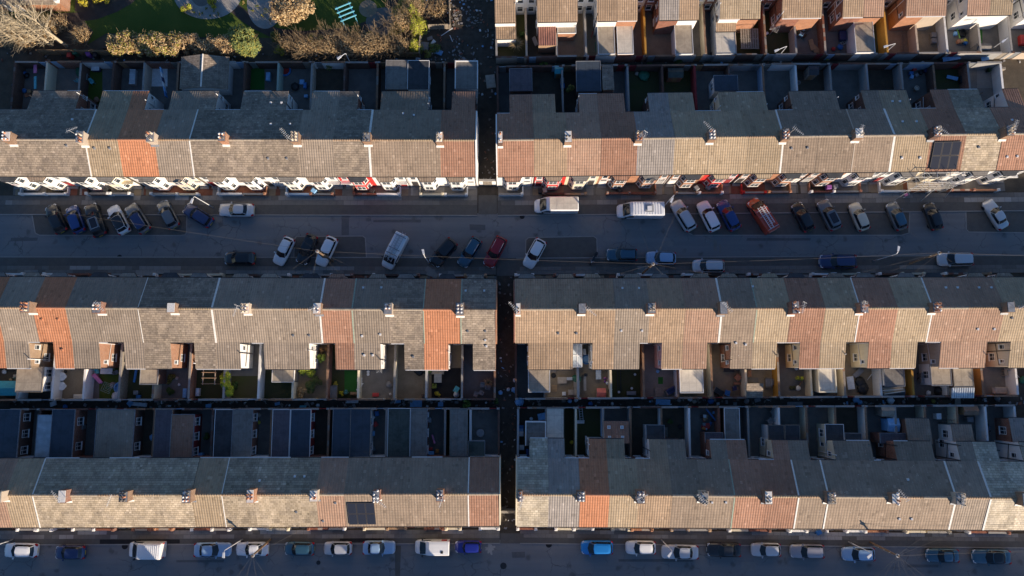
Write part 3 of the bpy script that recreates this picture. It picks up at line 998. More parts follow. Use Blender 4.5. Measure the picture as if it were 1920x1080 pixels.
        dl.box(dx - 0.42, dx + 0.42, yy, yy + s * 0.05, 0.15, 2.05, 1)
        dl.box(dx - 0.40, dx + 0.40, yy, yy + s * 0.045, 2.12, 2.5, 2)
        dr = dl.build('door', ['upvc', door, 'window_glass'], root)
        kx = dx + 0.3
        MB().box(kx - 0.02, kx + 0.02, yy + s * 0.05, yy + s * 0.09, 1.0, 1.14).build('handle', 'chrome', dr)
        MB().box(dx - 0.6, dx + 0.6, Y(Ff), Y(Ff + 0.42), 0.0, 0.15).build('doorstep', 'kerbstone', root)
        if r.random() < 0.3:
            MB().hexa([(dx - 0.7, Y(Ff)), (dx + 0.7, Y(Ff)), (dx + 0.7, Y(Ff + 0.5)), (dx - 0.7, Y(Ff + 0.5))][::1], 2.68, [2.86, 2.86, 2.74, 2.74] if s > 0 else [2.86, 2.86, 2.74, 2.74]).build('door_canopy', r.choice(['upvc', face, face]), root)
        wm = MB()
        va, vb_ = (dx - 0.38, Y(Ff)), (dx + 0.38, Y(Ff))
        if s > 0: va, vb_ = vb_, va
        wall_window(wm, va, vb_, 3.3, 4.5, mull=0)
        wm.build('window', [trimcol, 'window_glass'], root)
        if r.random() < 0.7:
            dpx = door_side * (w / 2 - 0.12)
            MB().tube([(dpx, Y(Ff + 0.06), 5.1), (dpx, Y(Ff + 0.06), 0.1)], 0.045, 6).build('downpipe', r.choice(['gutter', 'gutter_white']), root)
        if r.random() < 0.25:
            link('satellite_dish', DISH(), root, (bx + door_side * 1.5, Y(Ff + 0.12), 4.2), row.ang + r.uniform(-0.4, 0.2))
    elif bays is False:
        # flat front: big window below and two above
        bx = door_side * -0.55
        for xa, xb, z0, z1, mu in ((bx - 0.8, bx + 0.8, 0.8, 2.3, 1), (bx - 0.65, bx + 0.65, 3.2, 4.6, 1)):
            wm = MB()
            va, vb_ = (xa, Y(Ff)), (xb, Y(Ff))
            if s > 0: va, vb_ = vb_, va
            wall_window(wm, va, vb_, z0, z1, mull=mu)
            wm.build('window', [trimcol, 'window_glass'], root)
        dx = door_side * (w / 2 - 0.62)
        yy = Y(Ff + 0.012)
        dl = MB().box(dx - 0.5, dx + 0.5, yy - s * 0.05, yy + s * 0.03, 0.1, 2.5, 0).box(dx - 0.42, dx + 0.42, yy, yy + s * 0.05, 0.1, 2.05, 1)
        dl.build('door', ['upvc', door], root)
    # rear outrigger: a lower catslide wing
    info = dict(root=root, u0=u0, u1=u1, i=i, label=label, row=row, out=None)
    if out:
        oa, ob, inner = out[0] - (u0 + u1) / 2, out[1] - (u0 + u1) / 2, out[2]
        D, zo = row.out_d, ze - row.out_drop
        oa, ob = oa + 0.003, ob - 0.003
        om = side or rear
        mb = MB().prism_x([(Y(-Fb + 0.01), 0), (Y(-Fb - D), 0), (Y(-Fb - D), zo - 0.1), (Y(-Fb + 0.01), ze - 0.14)], oa, ob)
        ow = mb.build('outrigger', om, root)
        so = row.out_drop / D
        q = MB().prism_x([(Y(-Fb - 0.05), ze - 0.05 + dz * 0.5), (Y(-Fb - D - 0.14), zo - so * 0.14 + dz * 0.5), (Y(-Fb - D - 0.14), zo - so * 0.14 - 0.1 + dz * 0.5), (Y(-Fb - 0.05), ze - 0.16 + dz * 0.5)],
                         oa - (0.08 if inner < 0 else 0), ob + (0.08 if inner > 0 else 0))
        q.build('outrigger_roof', roof, ow)
        gy = Y(-Fb - D - 0.19)
        MB().box(oa, ob, gy - 0.05, gy + 0.05, zo - so * 0.14 - 0.17, zo - so * 0.14 - 0.07).build('gutter', r.choice(['gutter', 'gutter', 'gutter_white']), ow)
        xe = ob if inner > 0 else oa
        for (f0, z0, z1, L, mu) in ((0.45, 3.0, 3.95, 0.62, 0), (1.5, 0.95, 1.95, 1.0, 1), (2.35, 2.9, 3.7, 0.5, 0)):
            if D < 2.6 and f0 > 2: continue
            if r.random() < 0.22: continue
            ya, yb = Y(-Fb - f0), Y(-Fb - f0 - L)
            wm = MB()
            va, vb_ = (xe, ya), (xe, yb)
            # outside lies on the right hand of a -> b
            dirn = Vector((vb_[0] - va[0], vb_[1] - va[1], 0))
            nn = Vector((dirn.y, -dirn.x, 0))
            if nn.x * inner < 0: va, vb_ = vb_, va
            wall_window(wm, va, vb_, z0, z1, mull=mu, fr=0.06)
            wm.build('window', [trimcol, 'window_glass'], ow)
        dp = Y(-Fb - 0.25)
        xo = xe + inner * 0.06
        MB().tube([(xo, dp, ze - 0.25), (xo, dp, 0.1)], 0.05, 6).tube([(xo + inner * 0.02, dp, 2.4), (xo + inner * 0.02, Y(-Fb - D + 0.2), 2.75)], 0.04, 6).build('waste_pipe', r.choice(['gutter', 'gutter', 'gutter_white']), ow)
        if r.random() < 0.55:
            yy = Y(-Fb - D * r.uniform(0.3, 0.9))
            MB().tube([(xo, yy, 0.4), (xo, yy, zo + 0.75)], 0.055, 6).build('soil_pipe', r.choice(['gutter', 'gutter_white']), ow)
        info['out'] = (oa + (u0 + u1) / 2, ob + (u0 + u1) / 2, inner)
    # window in the rear wall of the main house beside the outrigger
    if out and rear_win:
        xm = (out[1] - (u0 + u1) / 2 + b) / 2 if inner > 0 else (a + out[0] - (u0 + u1) / 2) / 2
        for z0, z1 in ((3.1, 4.3), (0.9, 2.2)):
            wm = MB()
            va, vb_ = (xm - 0.42, Y(-Fb)), (xm + 0.42, Y(-Fb))
            if s < 0: va, vb_ = vb_, va
            wall_window(wm, va, vb_, z0, z1, mull=0)
            wm.build('window', [trimcol, 'window_glass'], root)
    if gable:
        # parapet of the end gable towards the alley
        sg, mat = gable
        xg = b if sg > 0 else a
        pr = [(Y(Ff + ov), ze - 0.16), (0, zr + 0.16), (Y(-Fb - ov), ze - 0.16), (Y(-Fb - ov), 0), (Y(Ff + ov), 0)]
        MB().prism_x([(Y(Ff + 0.02), ze + 0.02), (0, zr + 0.12), (Y(-Fb - 0.02), ze + 0.02), (Y(-Fb - 0.02), 0), (Y(Ff + 0.02), 0)], xg, xg + sg * 0.16).build('gable_wall', mat, root)
    row.houses.append(info)
    return root


_dish = []


def DISH():
    if not _dish:
        mb = MB().lathe([(0.02, 0.0), (0.2, 0.04), (0.29, 0.1), (0.27, 0.11), (0.18, 0.06)], 12)
        mb.v = [(x, -0.3 - z * 1.0 if False else -0.25 - z, y) for x, y, z in mb.v]
        mb.tube([(0, 0, -0.1), (0, -0.25, 0)], 0.025, 5).tube([(0, -0.27, -0.2), (0, -0.55, -0.05)], 0.02, 4)
        _dish.append(mb.mesh('satellite_dish', 'pot_cap'))
    return _dish[0]


def build_row(row, roofs, faces, chim, bays, spans, rears=None, sides=None, verges={}, doors=None, gables={}, alley_east=True, span_y=None, bay_for=None, span_z=None, chkw={}):
    n = len(row.u) - 1
    # outrigger spans to houses
    outs = {}
    for (pl, pr, py) in spans:
        z = row.ze - row.out_drop if span_z is None else span_z
        ul, ur = row.local(pl, py, z)[0], row.local(pr, py, z)[0]
        k = min(range(len(row.u)), key=lambda j: abs(row.u[j] - (ul + ur) / 2))
        if (ur - ul) < 3.6 or k == 0 or k == len(row.u) - 1 and False:
            # single wing
            h = next((j for j in range(n) if row.u[j] - 0.3 <= (ul + ur) / 2 < row.u[j + 1] + 0.3), None)
            if h is None: continue
            mid = (row.u[h] + row.u[h + 1]) / 2
            outs[h] = (max(ul, row.u[h]), min(ur, row.u[h + 1]), -1 if (ul + ur) / 2 > mid else 1)
            continue
        if k - 1 >= 0: outs[k - 1] = (ul, row.u[k], -1)
        if k < n: outs[k] = (row.u[k], ur, 1)
    for i in range(n):
        order = (n - i) if alley_east else (i + 1)
        lab = f"terraced house with {ROOFWORD[roofs[i]]} roof, {ORD[order - 1]} {'west' if alley_east else 'east'} of alley, {row.where}"
        o = outs.get(i)
        ds = 1 if i in chim else -1
        h = make_house(row, i, roofs[i], faces[i % len(faces)], chim.get(i), ds, bays, rear=(rears or ['brick_dark'])[i % len(rears or [1])], verge=verges.get(i), side=(sides or {}).get(i), out=o,
                       door=(doors or ['paint_white', 'paint_dark_red', 'upvc_dark', 'paint_white', 'paint_grey'])[i % 5], gable=gables.get(i), ch_kw=chkw.get(i))
        tag(h, lab, 'house', 'terraced houses ' + row.where)


TM, TS, TP, TB, TO, TG, TR, TN, TL, TT, TK = ('tile_mottled', 'tile_stone', 'tile_pale', 'tile_buff', 'tile_orange', 'tile_grey_brown', 'tile_red_brown', 'tile_brown', 'tile_light_grey', 'tile_tan', 'tile_pink')
PW, PC, PR, BR, BO, BD, BB = 'paint_white', 'paint_cream', 'paint_red', 'brick_red', 'brick_orange', 'brick_dark', 'brick_buff'
V = lambda m, w: (m, w)

# row north of the upper street, west of the alley
R1L = Row('r1l', (0, 261.5), (895, 262.5), -1, [-43, 24, 91, 158, 220, 289, 354, 423, 490, 557, 624, 690, 757, 825, 891], Ff=4.07, Fb=4.6, out_d=2.95, where='north of upper street')
build_row(R1L, [TM, TM, TM, TB, TO, TG, TM, TM, TM, TG, TM, TN, TN, TR], [PW, PW, PW, PC, PW, PC, PW, PW, PW, PW, PR, PW, PW, PW],
          {1: 0, 3: 0, 5: 0, 7: 0, 9: 0, 11: 0, 13: 0}, True,
          [(-70, 18, 167), (64, 150, 166), (194, 278, 167), (325, 409, 168), (458, 540, 169), (588, 672, 169), (717, 803, 169), (849, 891, 169)],
          rears=[BD, PW, BD, BR, BD, PW, BD, BD, BD, PW], sides={0: PW, 2: BR, 4: PW, 6: PW, 8: PW, 10: BR, 12: PW, 13: BD},
          verges={3: V('mortar_white', 0.14), 6: V('mortar_white', 0.14), 11: V('mortar_white', 0.26)}, gables={13: (1, PW)})
# row north of the upper street, east of the alley
R1R = Row('r1r', (932, 262.5), (1920, 250.5), -1, [932, 1001, 1064, 1128, 1196, 1266, 1331, 1400, 1468, 1535, 1604, 1676, 1746, 1813, 1881, 1950], Ff=4.07, Fb=4.15, out_d=2.95, where='north of upper street')
build_row(R1R, [TR, TT, TK, TR, TL, TB, TB, TB, TN, TN, TN, TB, TR, TS, TR], [PW, PR, PC, BO, BO, BO, PR, BO, BO, BO, PW, PW, PC, PW, PW],
          {0: 0.42, 2: 0, 4: 0, 6: 0, 8: 0, 10: 0, 12: 0, 14: 0}, True,
          [(956, 1039, 172), (1085, 1168, 172), (1215, 1297, 170), (1347, 1432, 169), (1480, 1565, 167), (1615, 1698, 164.5), (1745, 1833, 162), (1880, 1966, 159)],
          rears=[BD, BD, BD, PW, BD, BD, PC, BD], sides={9: PW, 11: BR, 13: PW, 14: PW, 5: PC, 7: 'brick_red'},
          verges={8: V('mortar_white', 0.2), 10: V('pebbledash', 0.14), 11: V('mortar_white', 0.26), 4: V('lead', 0.08)}, gables={0: (-1, PW)}, alley_east=False, chkw={0: dict(w=0.55, npots=3)})
# row south of the upper street, west
R3L = Row('r3l', (0, 576.8), (930, 581), 1, [-76, -8, 60, 122, 190, 258, 327, 395, 464, 531, 598, 659, 730, 793, 863, 929], Ff=3.95, Fb=3.95, out_d=3.3, where='south of upper street')
build_row(R3L, [TO, TG, TO, TG, TG, TM, TM, TG, TG, TG, TR, TG, TM, TO, TM], [BR, PW, BR, PW, BD, BR, PW],
          {2: 0, 4: 0, 6: 0, 8: 0, 10: 0, 12: 0, 14: 0}, True,
          [(-70, 57, 686.5), (105, 187.5, 686.5), (237, 321, 686.5), (368, 450.5, 687), (498, 580, 687), (631, 713, 687.5), (760, 840, 688), (888, 930, 688.5)],
          rears=[PW, BB, PW, BO, PW, PW, BO, PW], sides={1: BB, 3: BO, 5: BO, 7: PW, 9: PW, 11: PW, 13: PW, 14: BR},
          verges={5: V('mortar_white', 0.05), 7: V('mortar_white', 0.22), 10: V('mortar_white', 0.2), 11: V('mortar_green', 0.14), 13: V('mortar_green', 0.1), 14: V('mortar_green', 0.12)}, gables={14: (1, BO)})
# row south of the upper street, east
R3R = Row('r3r', (966, 580), (1920, 577), 1, [966, 1025, 1090, 1154, 1219, 1286, 1352, 1419, 1484, 1548, 1612, 1684, 1748, 1816, 1885, 1952], Ff=3.95, Fb=3.95, out_d=3.3, where='south of upper street')
build_row(R3R, [TT, TT, TT, TG, TT, TK, TN, TB, TR, TB, TR, TB, TK, TK, TB], [BR, PW, BD, PW, BR],
          {0: 0.35, 2: 0, 4: 0, 6: 0, 8: 0, 10: 0, 12: 0, 14: 0}, True,
          [(991, 1073, 686.5), (1111, 1197, 687), (1241, 1323, 687), (1370, 1453, 687), (1499, 1582, 686.5), (1627, 1715, 683), (1761, 1845, 682), (1891, 1975, 681)],
          rears=[BD, PW, PW, BD, 'paint_pink', PW, BR, PC], sides={2: PW, 4: 'paint_pink', 6: BR, 8: PC, 10: PC, 12: 'pebbledash', 14: 'pebbledash'},
          verges={6: V('mortar_white', 0.22), 7: V('mortar_green', 0.1), 10: V('mortar_white', 0.12), 12: V('mortar_white', 0.16)}, gables={0: (-1, BR)}, alley_east=False, chkw={0: dict(w=0.5, npots=3)})
# row north of the lower street, west
R4L = Row('r4l', (0, 929), (935, 926.5), -1, [-51, 8, 60, 125, 183, 241, 300, 358, 415, 475, 533, 592, 645, 708, 767, 826, 877, 936], Ff=3.95, Fb=3.95, where='north of lower street')
build_row(R4L, [TK, TB, TS, TS, TS, TS, TS, TB, TS, TS, TS, TK, TN, TN, TN, TN, TR], [BR, PW, BR, BD, PC],
          {1: 0, 3: 0, 5: 0, 7: 0, 9: 0, 11: 0, 13: 0, 15: 0}, False, [], rears=[PW, BD, BR, BD],
          verges={2: V('mortar_white', 0.12), 8: V('mortar_white', 0.08), 16: V('mortar_white', 0.12)}, gables={16: (1, PC)})
# row north of the lower street, east
R4R = Row('r4r', (970, 927.5), (1920, 934.5), -1, [970, 1029, 1088, 1143, 1198, 1261, 1316, 1377, 1436, 1497, 1553, 1612, 1672, 1732, 1792, 1857, 1914, 1975], Ff=3.95, Fb=3.95, out_d=2.35, out_drop=0.75, where='north of lower street')
build_row(R4R, [TP, TL, TO, TB, TT, TN, TN, TR, TR, TN, TN, TN, TN, TN, TG, TP, TP], [BR, PW, BR, BD, PC],
          {0: 0.3, 2: 0, 4: 0, 6: 0, 8: 0, 10: 0, 12: 0, 14: 0, 16: 0}, False,
          [(994, 1057, 830), (1105, 1169, 830), (1218, 1283, 830.5), (1332, 1397, 831), (1448, 1513, 832), (1563, 1631, 832.5), (1677, 1745, 833), (1795, 1865, 833.5), (1912, 1980, 834)],
          rears=[BD, PW, BD, PW, BR], sides={8: PC, 10: PC, 14: PW, 16: PW, 6: BR, 12: BR, 4: PW, 2: PW, 0: PW},
          verges={9: V('mortar_white', 0.16), 10: V('mortar_white', 0.16), 14: V('mortar_white', 0.2), 15: V('mortar_white', 0.2), 7: V('mortar_green', 0.12)}, gables={0: (-1, PC)}, alley_east=False, chkw={0: dict(w=0.5, npots=3)})
# the terrace across the lower street and the ends of the rows beyond the frame: they shade what the photograph shows
TENS = ['', '', 'twenty', 'thirty', 'forty', 'fifty']
NUM = ORD + ['nineteenth', 'twentieth'] + [TENS[k // 10] + ('-' + ORD[k % 10 - 1] if k % 10 else 'th') for k in range(21, 60)]


def plain_row(row, roofs, lab):
    for i in range(len(row.u) - 1):
        h = make_house(row, i, roofs[i % len(roofs)], PW, 0 if i % 2 == 0 else None, 1 if i % 2 == 0 else -1, False)
        tag(h, lab % (NUM[i]), 'house', 'terraced houses beyond the frame')


yy = -37.2
R5 = Row('r5', (-80, yy, 0), (80, yy, 0), 1, [-4 + 4.4 * k for k in range(46)], where='beyond the lower street')
plain_row(R5, [TG, TB, TN, TM], '%s terraced house from the west across the lower street, beyond the frame')
def beyond(src, n):
    u = src.u[-1]
    a, b = src.world(u, 0), src.world(u + 10, 0)
    r = Row(src.key + 'x', (a.x, a.y, 0), (b.x, b.y, 0), src.s, [4.3 * k for k in range(n + 1)], Ff=src.Ff, Fb=src.Fb, where=src.where)
    plain_row(r, [TG, TB, TN], '%s terraced house beyond the right edge, ' + src.where)


beyond(R3R, 6)
beyond(R4R, 6)
# topmost row, only its backs in view
ra, rb = at(1000, 27, 0), at(1850, 14, 0)
dd = (rb - ra).normalized()
nn = Vector((-dd.y, dd.x, 0))
o0 = ra + nn * 4.0
o1 = rb + nn * 4.0
R0 = Row('r0', (o0.x, o0.y, 0), (o1.x, o1.y, 0), 1, [0], Ff=4.0, Fb=4.0, out_d=3.3, where='in topmost row')
sp0 = [(927, 966, 24), (1008, 1082, 24), (1120, 1194, 24), (1236, 1309, 22.5), (1350, 1424, 20), (1466, 1539, 19), (1580, 1655, 16.5), (1698, 1772, 13.5), (1813, 1895, 10.5), (1935, 2010, 8)]
mids = [R0.local((a + b) / 2, y, 4.45)[0] for a, b, y in sp0]
us = []
for k in range(1, len(mids)):
    if k == 1: us += [R0.local(928, 24, 4.45)[0]]
    us += [(R0.local(sp0[k - 1][1], 24, 4.45)[0] + R0.local(sp0[k][0], 24, 4.45)[0]) / 2, mids[k]]
R0.u = us
k = len(us) - 1
build_row(R0, ([TT, TT, TT, TT, TT, TL, TT, TB, TB, TT, TT, TT, TK, TK, TK, TK, TB, TB, TB])[:k], [PW, BR], {}, None, sp0,
          rears=[PW, PW, PW, PW, PC, BR, PC, 'brick_red', 'brick_red', BR, BR, BR, BR, 'pebbledash', 'pebbledash', PW], sides={0: PW, 1: PW, 2: PW, 3: PW, 4: BO, 5: BR, 6: PW, 7: PW, 8: BO, 9: BR, 10: BO, 11: BR, 12: BO, 13: BO, 14: 'pebbledash', 15: PW, 16: PW}, alley_east=False)

# ------------------------------------------------------------------ yards, walls, extensions
def nth(row, i, east):
    n = len(row.u) - 1
    return f"{ORD[(n - i if east else i + 1) - 1]} house {'west' if east else 'east'} of alley"


def wall_obj(name, row, u0, f0, u1, f1, h, mat, label, cat='wall', group=None, th=0.2, cop='kerbstone', z0=0.0, copw=0.05, gate=None, gatemat='timber'):
    """a free-standing wall from (u0,f0) to (u1,f1) in a row's frame, with its coping as a part"""
    a, b = row.world(u0, f0), row.world(u1, f1)
    d = (b - a)
    L = d.length
    ang = math.atan2(d.y, d.x)
    q = random.Random(int(abs(a.x * 37 + a.y * 91)) + 5)
    mb = MB()
    segs = [(0, L)] if not gate else [(0, gate[0]), (gate[1], L)]
    cps = []
    for s0, s1 in segs:
        if s1 - s0 < 0.05: continue
        mb.box(s0, s1, -th / 2, th / 2, z0, h)
        cp = MB()
        cps.append(cp)
        n = max(1, int((s1 - s0) / 0.6))
        for k in range(n):
            xa, xb = s0 + (s1 - s0) * k / n, s0 + (s1 - s0) * (k + 1) / n
            cp.box(xa + 0.004, xb - 0.004, -th / 2 - copw / 2 + q.uniform(-.008, .008), th / 2 + copw / 2 + q.uniform(-.008, .008), h, h + 0.055 + q.uniform(-0.012, 0.012))
    o = mb.build(name, mat, None, (a.x, a.y, 0), ang)
    tag(o, label, cat, group)
    for cp in cps: cp.build('coping', cop, o)
    if gate:
        g = MB()
        g0, g1 = gate
        n = 7
        for k in range(n):
            xa = g0 + (g1 - g0) * k / n
            g.box(xa + 0.005, xa + (g1 - g0) / n - 0.005, -0.03, 0.03, 0.05, h - 0.05)
        g.box(g0, g1, 0.03, 0.06, 0.3, 0.4).box(g0, g1, 0.03, 0.06, h - 0.45, h - 0.35)
        g.build('gate', gatemat, o)
    return o


def yards(row, ry0, ry1, x0, x1, grounds, party_mats, rear_mats, east, heights=None, skip=(), zt=1.95, gates=True, omit_ground=False):
    """rear walls lie on the pixel line (x0,ry0)-(x1,ry1) seen at coping height"""
    n = len(row.u) - 1

    def rear_f(u):
        fa, fb = row.local(x0, ry0, zt), row.local(x1, ry1, zt)
        k = (u - fa[0]) / (fb[0] - fa[0])
        return fa[1] + (fb[1] - fa[1]) * k
    row.rear_f = rear_f
    for h in row.houses:
        i, u0, u1 = h['i'], h['u0'], h['u1']
        fr = rear_f((u0 + u1) / 2)
        g = grounds[i % len(grounds)]
        if g:
            a, b, c, d = row.world(u0, -row.Fb + 0.05), row.world(u1, -row.Fb + 0.05), row.world(u1, rear_f(u1)), row.world(u0, rear_f(u0))
            poly = [(q.x, q.y) for q in (a, b, c, d)]
            mb = MB()
            if area2(poly) < 0: poly = poly[::-1]
            mb.add([(p[0], p[1], 0.012 + 0.002 * (i % 3)) for p in poly], [[0, 1, 2, 3]])
            tag(mb.build('yard', g), kind='structure')
        nm = nth(row, i, east)
        m = rear_mats[i % len(rear_mats)]
        q = random.Random(i * 7 + len(row.key) + int(row.u[-1]))
        L = u1 - u0
        g0 = 0.35 if (h['out'] and h['out'][2] < 0) else L - 1.35
        hh = zt + q.uniform(-0.15, 0.1)
        if ('rear', i) not in skip:
            wall_obj('yard_wall', row, u0 + 0.01, rear_f(u0), u1 - 0.01, rear_f(u1), hh, m, f"{WALLWORD[m]} rear wall behind {nm}, {row.where}", 'wall', 'rear yard walls',
                     gate=(g0, g0 + 0.95) if gates else None, gatemat=q.choice(['timber', 'timber_grey', 'paint_blue', 'paint_dark_red', 'metal_sheet']), cop=q.choice(['kerbstone', 'brick_dark', 'kerbstone', 'brick_stack']))
    for j in range(n + 1):
        if ('side', j) in skip: continue
        pm = party_mats.get(j, party_mats.get('*', 'brick_dark'))
        if not pm: continue
        u = row.u[j]
        hl = row.houses[j - 1] if j > 0 else None
        hr = row.houses[j] if j < n else None
        mid = (hl and hl['out'] and abs(hl['out'][1] - u) < 0.4) or (hr and hr['out'] and abs(hr['out'][0] - u) < 0.4)
        f0 = -row.Fb - (row.out_d + 0.15 if mid else 0.02)
        ext = [e for e in EXT_SPANS.get(row.key, []) if e[0] < u - 0.15 and e[1] > u + 0.15]
        if ext: f0 = min(f0, min(e[2] for e in ext))
        f1 = rear_f(u) + 0.13
        if f0 - f1 < 0.6: continue
        q = random.Random(j * 13 + int(row.u[-1] * 3))
        east_side = 'between yards of' 
        i = min(j, n - 1)
        where = f"between {ORD[(n - j if east else j) - 1] if 0 < (n - j if east else j) else ''}"
        if 0 < j < n:
            k = (n - j) if east else j
            lab = f"{WALLWORD[pm]} yard wall {ORD[k - 1]} {'west' if east else 'east'} of alley behind houses {row.where}"
        elif (j == n) == east:
            lab = f"{WALLWORD[pm]} yard side wall along the alley, {row.where}, {'west' if east else 'east'} side"
        else:
            lab = f"{WALLWORD[pm]} yard side wall at the {'left' if east else 'right'} edge, {row.where}"
        uu = u + (0.11 if j == 0 else -0.11 if j == n else 0)
        wall_obj('yard_wall', row, uu, f0, uu, f1, (heights or {}).get(j, 1.75 + q.uniform(0, 0.35)), pm, lab, 'wall', 'walls between the yards', th=0.22, cop=pm if q.random() < 0.5 else q.choice(['kerbstone', 'brick_stack']))


EXT_SPANS = {}


def extension(row, x0, y0, x1, y1, z, roof, wallm, style='flat', windows=0, zfall=0.0, up=0.0):
    """ground-floor extension seen as the pixel box x0,y0-x1,y1 at height z; part of the house it is built on"""
    ua, fa = row.local(x0, y0, z)
    ub, fb = row.local(x1, y1, z)
    u0, u1 = sorted((ua, ub))
    f0, f1 = sorted((fa, fb))            # f0 farther from the street
    h = row.house_at((u0 + u1) / 2)
    EXT_SPANS.setdefault(row.key, []).append((u0, u1, f0))
    c = (h['u0'] + h['u1']) / 2
    a, b = u0 - c, u1 - c
    s = row.s
    Y = lambda f: f * s
    wz = z - (0.32 if style == 'parapet' else 0.08)
    mb = MB().prism_x([(Y(f0 + 0.08), 0), (Y(f1 - 0.01), 0), (Y(f1 - 0.01), wz + zfall), (Y(f0 + 0.08), wz)], a + 0.08, b - 0.08)
    e = mb.build('extension', wallm, h['root'])
    if style == 'flat':
        r = MB()
        r.prism_x([(Y(f0), z), (Y(f1), z + zfall), (Y(f1), z + zfall - 0.12), (Y(f0), z - 0.12)], a, b)
        ro = r.build('flat_roof', roof, e)
        ed = MB().box(a - 0.02, b + 0.02, Y(f0) - 0.03, Y(f0) + 0.03, z - 0.14, z + 0.05).box(a - 0.03, a + 0.03, Y(f0), Y(f1), z - 0.14, z + 0.04).box(b - 0.03, b + 0.03, Y(f0), Y(f1), z - 0.14, z + 0.04)
        ed.build('roof_edging', random.Random(int(x0)).choice(['gutter_white', 'timber_grey', 'lead', 'lead']), ro)
    elif style == 'parapet':
        r = MB().box(a + 0.1, b - 0.1, Y(f0 + 0.1), Y(f1), z - 0.25, z - 0.15)
        ro = r.build('flat_roof', roof, e)
        MB().box(a, b, Y(f0), Y(f0 + 0.16), z - 0.4, z).box(a, a + 0.14, Y(f0 + 0.16), Y(f1), z - 0.4, z - 0.003).box(b - 0.14, b, Y(f0 + 0.16), Y(f1), z - 0.4, z - 0.003).build('parapet', wallm, ro)
    elif style in ('tile', 'mono'):
        r = MB().prism_x([(Y(f0 - 0.1), z), (Y(f1), z + max(zfall, 0.5)), (Y(f1), z + max(zfall, 0.5) - 0.12), (Y(f0 - 0.1), z - 0.12)], a, b)
        r.build('sloping_roof', roof, e)
        g = Y(f0 - 0.15)
        MB().box(a, b, g - 0.05, g + 0.05, z - 0.15, z - 0.05).build('gutter', 'gutter', e)
    elif style == 'corrugated':
        r = MB()
        n = max(6, int((b - a) / 0.28))
        for k in range(n):
            xa, xb = a + (b - a) * k / n, a + (b - a) * (k + 1) / n
            xm = (xa + xb) / 2
            zf, zb_ = z, z + max(zfall, 0.3)
            for (x_0, h0, x_1, h1) in ((xa, 0, xm, 0.06), (xm, 0.06, xb, 0)):
                r.add([(x_0, Y(f0 - 0.1), zf + h0), (x_1, Y(f0 - 0.1), zf + h1), (x_1, Y(f1), zb_ + h1), (x_0, Y(f1), zb_ + h0)], [[0, 1, 2, 3] if s > 0 else [0, 3, 2, 1]])
        r.build('corrugated_roof', roof, e)
    elif style == 'glazed':
        r = MB().prism_x([(Y(f0), z), (Y(f1), z + 0.25), (Y(f1), z + 0.19), (Y(f0), z - 0.06)], a, b, 0)
        n = 2
        for k in range(n + 1):
            x = a + (b - a) * k / n
            r.prism_x([(Y(f0), z + 0.04), (Y(f1), z + 0.29), (Y(f1), z + 0.2), (Y(f0), z - 0.05)], x - 0.05, x + 0.05, 1)
        for k in range(3):
            fk = f0 + (f1 - f0) * k / 2
            zk = z + 0.25 * (fk - f0) / (f1 - f0)
            r.box(a, b, Y(fk) - 0.05, Y(fk) + 0.05, zk - 0.02, zk + 0.045, 1)
        r.build('glazed_roof', ['polycarb', 'upvc'], e)
    elif style == 'gable':
        xm = (a + b) / 2
        zr = z + 0.8
        for xa, za, xb, zb_ in ((a - 0.12, z - 0.06, xm, zr), (b + 0.12, z - 0.06, xm, zr)):
            pr = [(xa, za), (xb, zb_), (xb, zb_ - 0.12), (xa, za - 0.12)]
            MB().prism_y(pr, Y(f0 - 0.15), Y(f1)).build('pitched_roof', roof, e)
        MB().prism_y([(a + 0.08, z - 0.1), (b - 0.08, z - 0.1), (xm, zr - 0.14)], Y(f0 + 0.08), Y(f0 + 0.28)).build('gable_end', wallm, e)
        MB().prism_y([(xm - 0.12, zr - 0.01), (xm, zr + 0.06), (xm + 0.12, zr - 0.01)], Y(f0 - 0.16), Y(f1)).build('ridge_tiles', 'mortar_white', e)
    # side windows towards the open yard
    for k in range(windows):
        sd = 1 if (h['out'] and h['out'][2] > 0) else -1
        if not h['out']: sd = 1 if row.key.endswith('l') else -1
        xe = b - 0.08 if sd > 0 else a + 0.08
        fc = f1 + (f0 - f1) * (k + 0.5) / windows
        va, vb_ = (xe, Y(fc - 0.5)), (xe, Y(fc + 0.5))
        d_ = Vector((vb_[0] - va[0], vb_[1] - va[1], 0))
        if Vector((d_.y, -d_.x, 0)).x * sd < 0: va, vb_ = vb_, va
        wm = MB()
        wall_window(wm, va, vb_, 0.9, min(2.1, z - 0.35), mull=1, fr=0.07)
        wm.build('window', ['upvc', 'window_glass'], e)
    return e


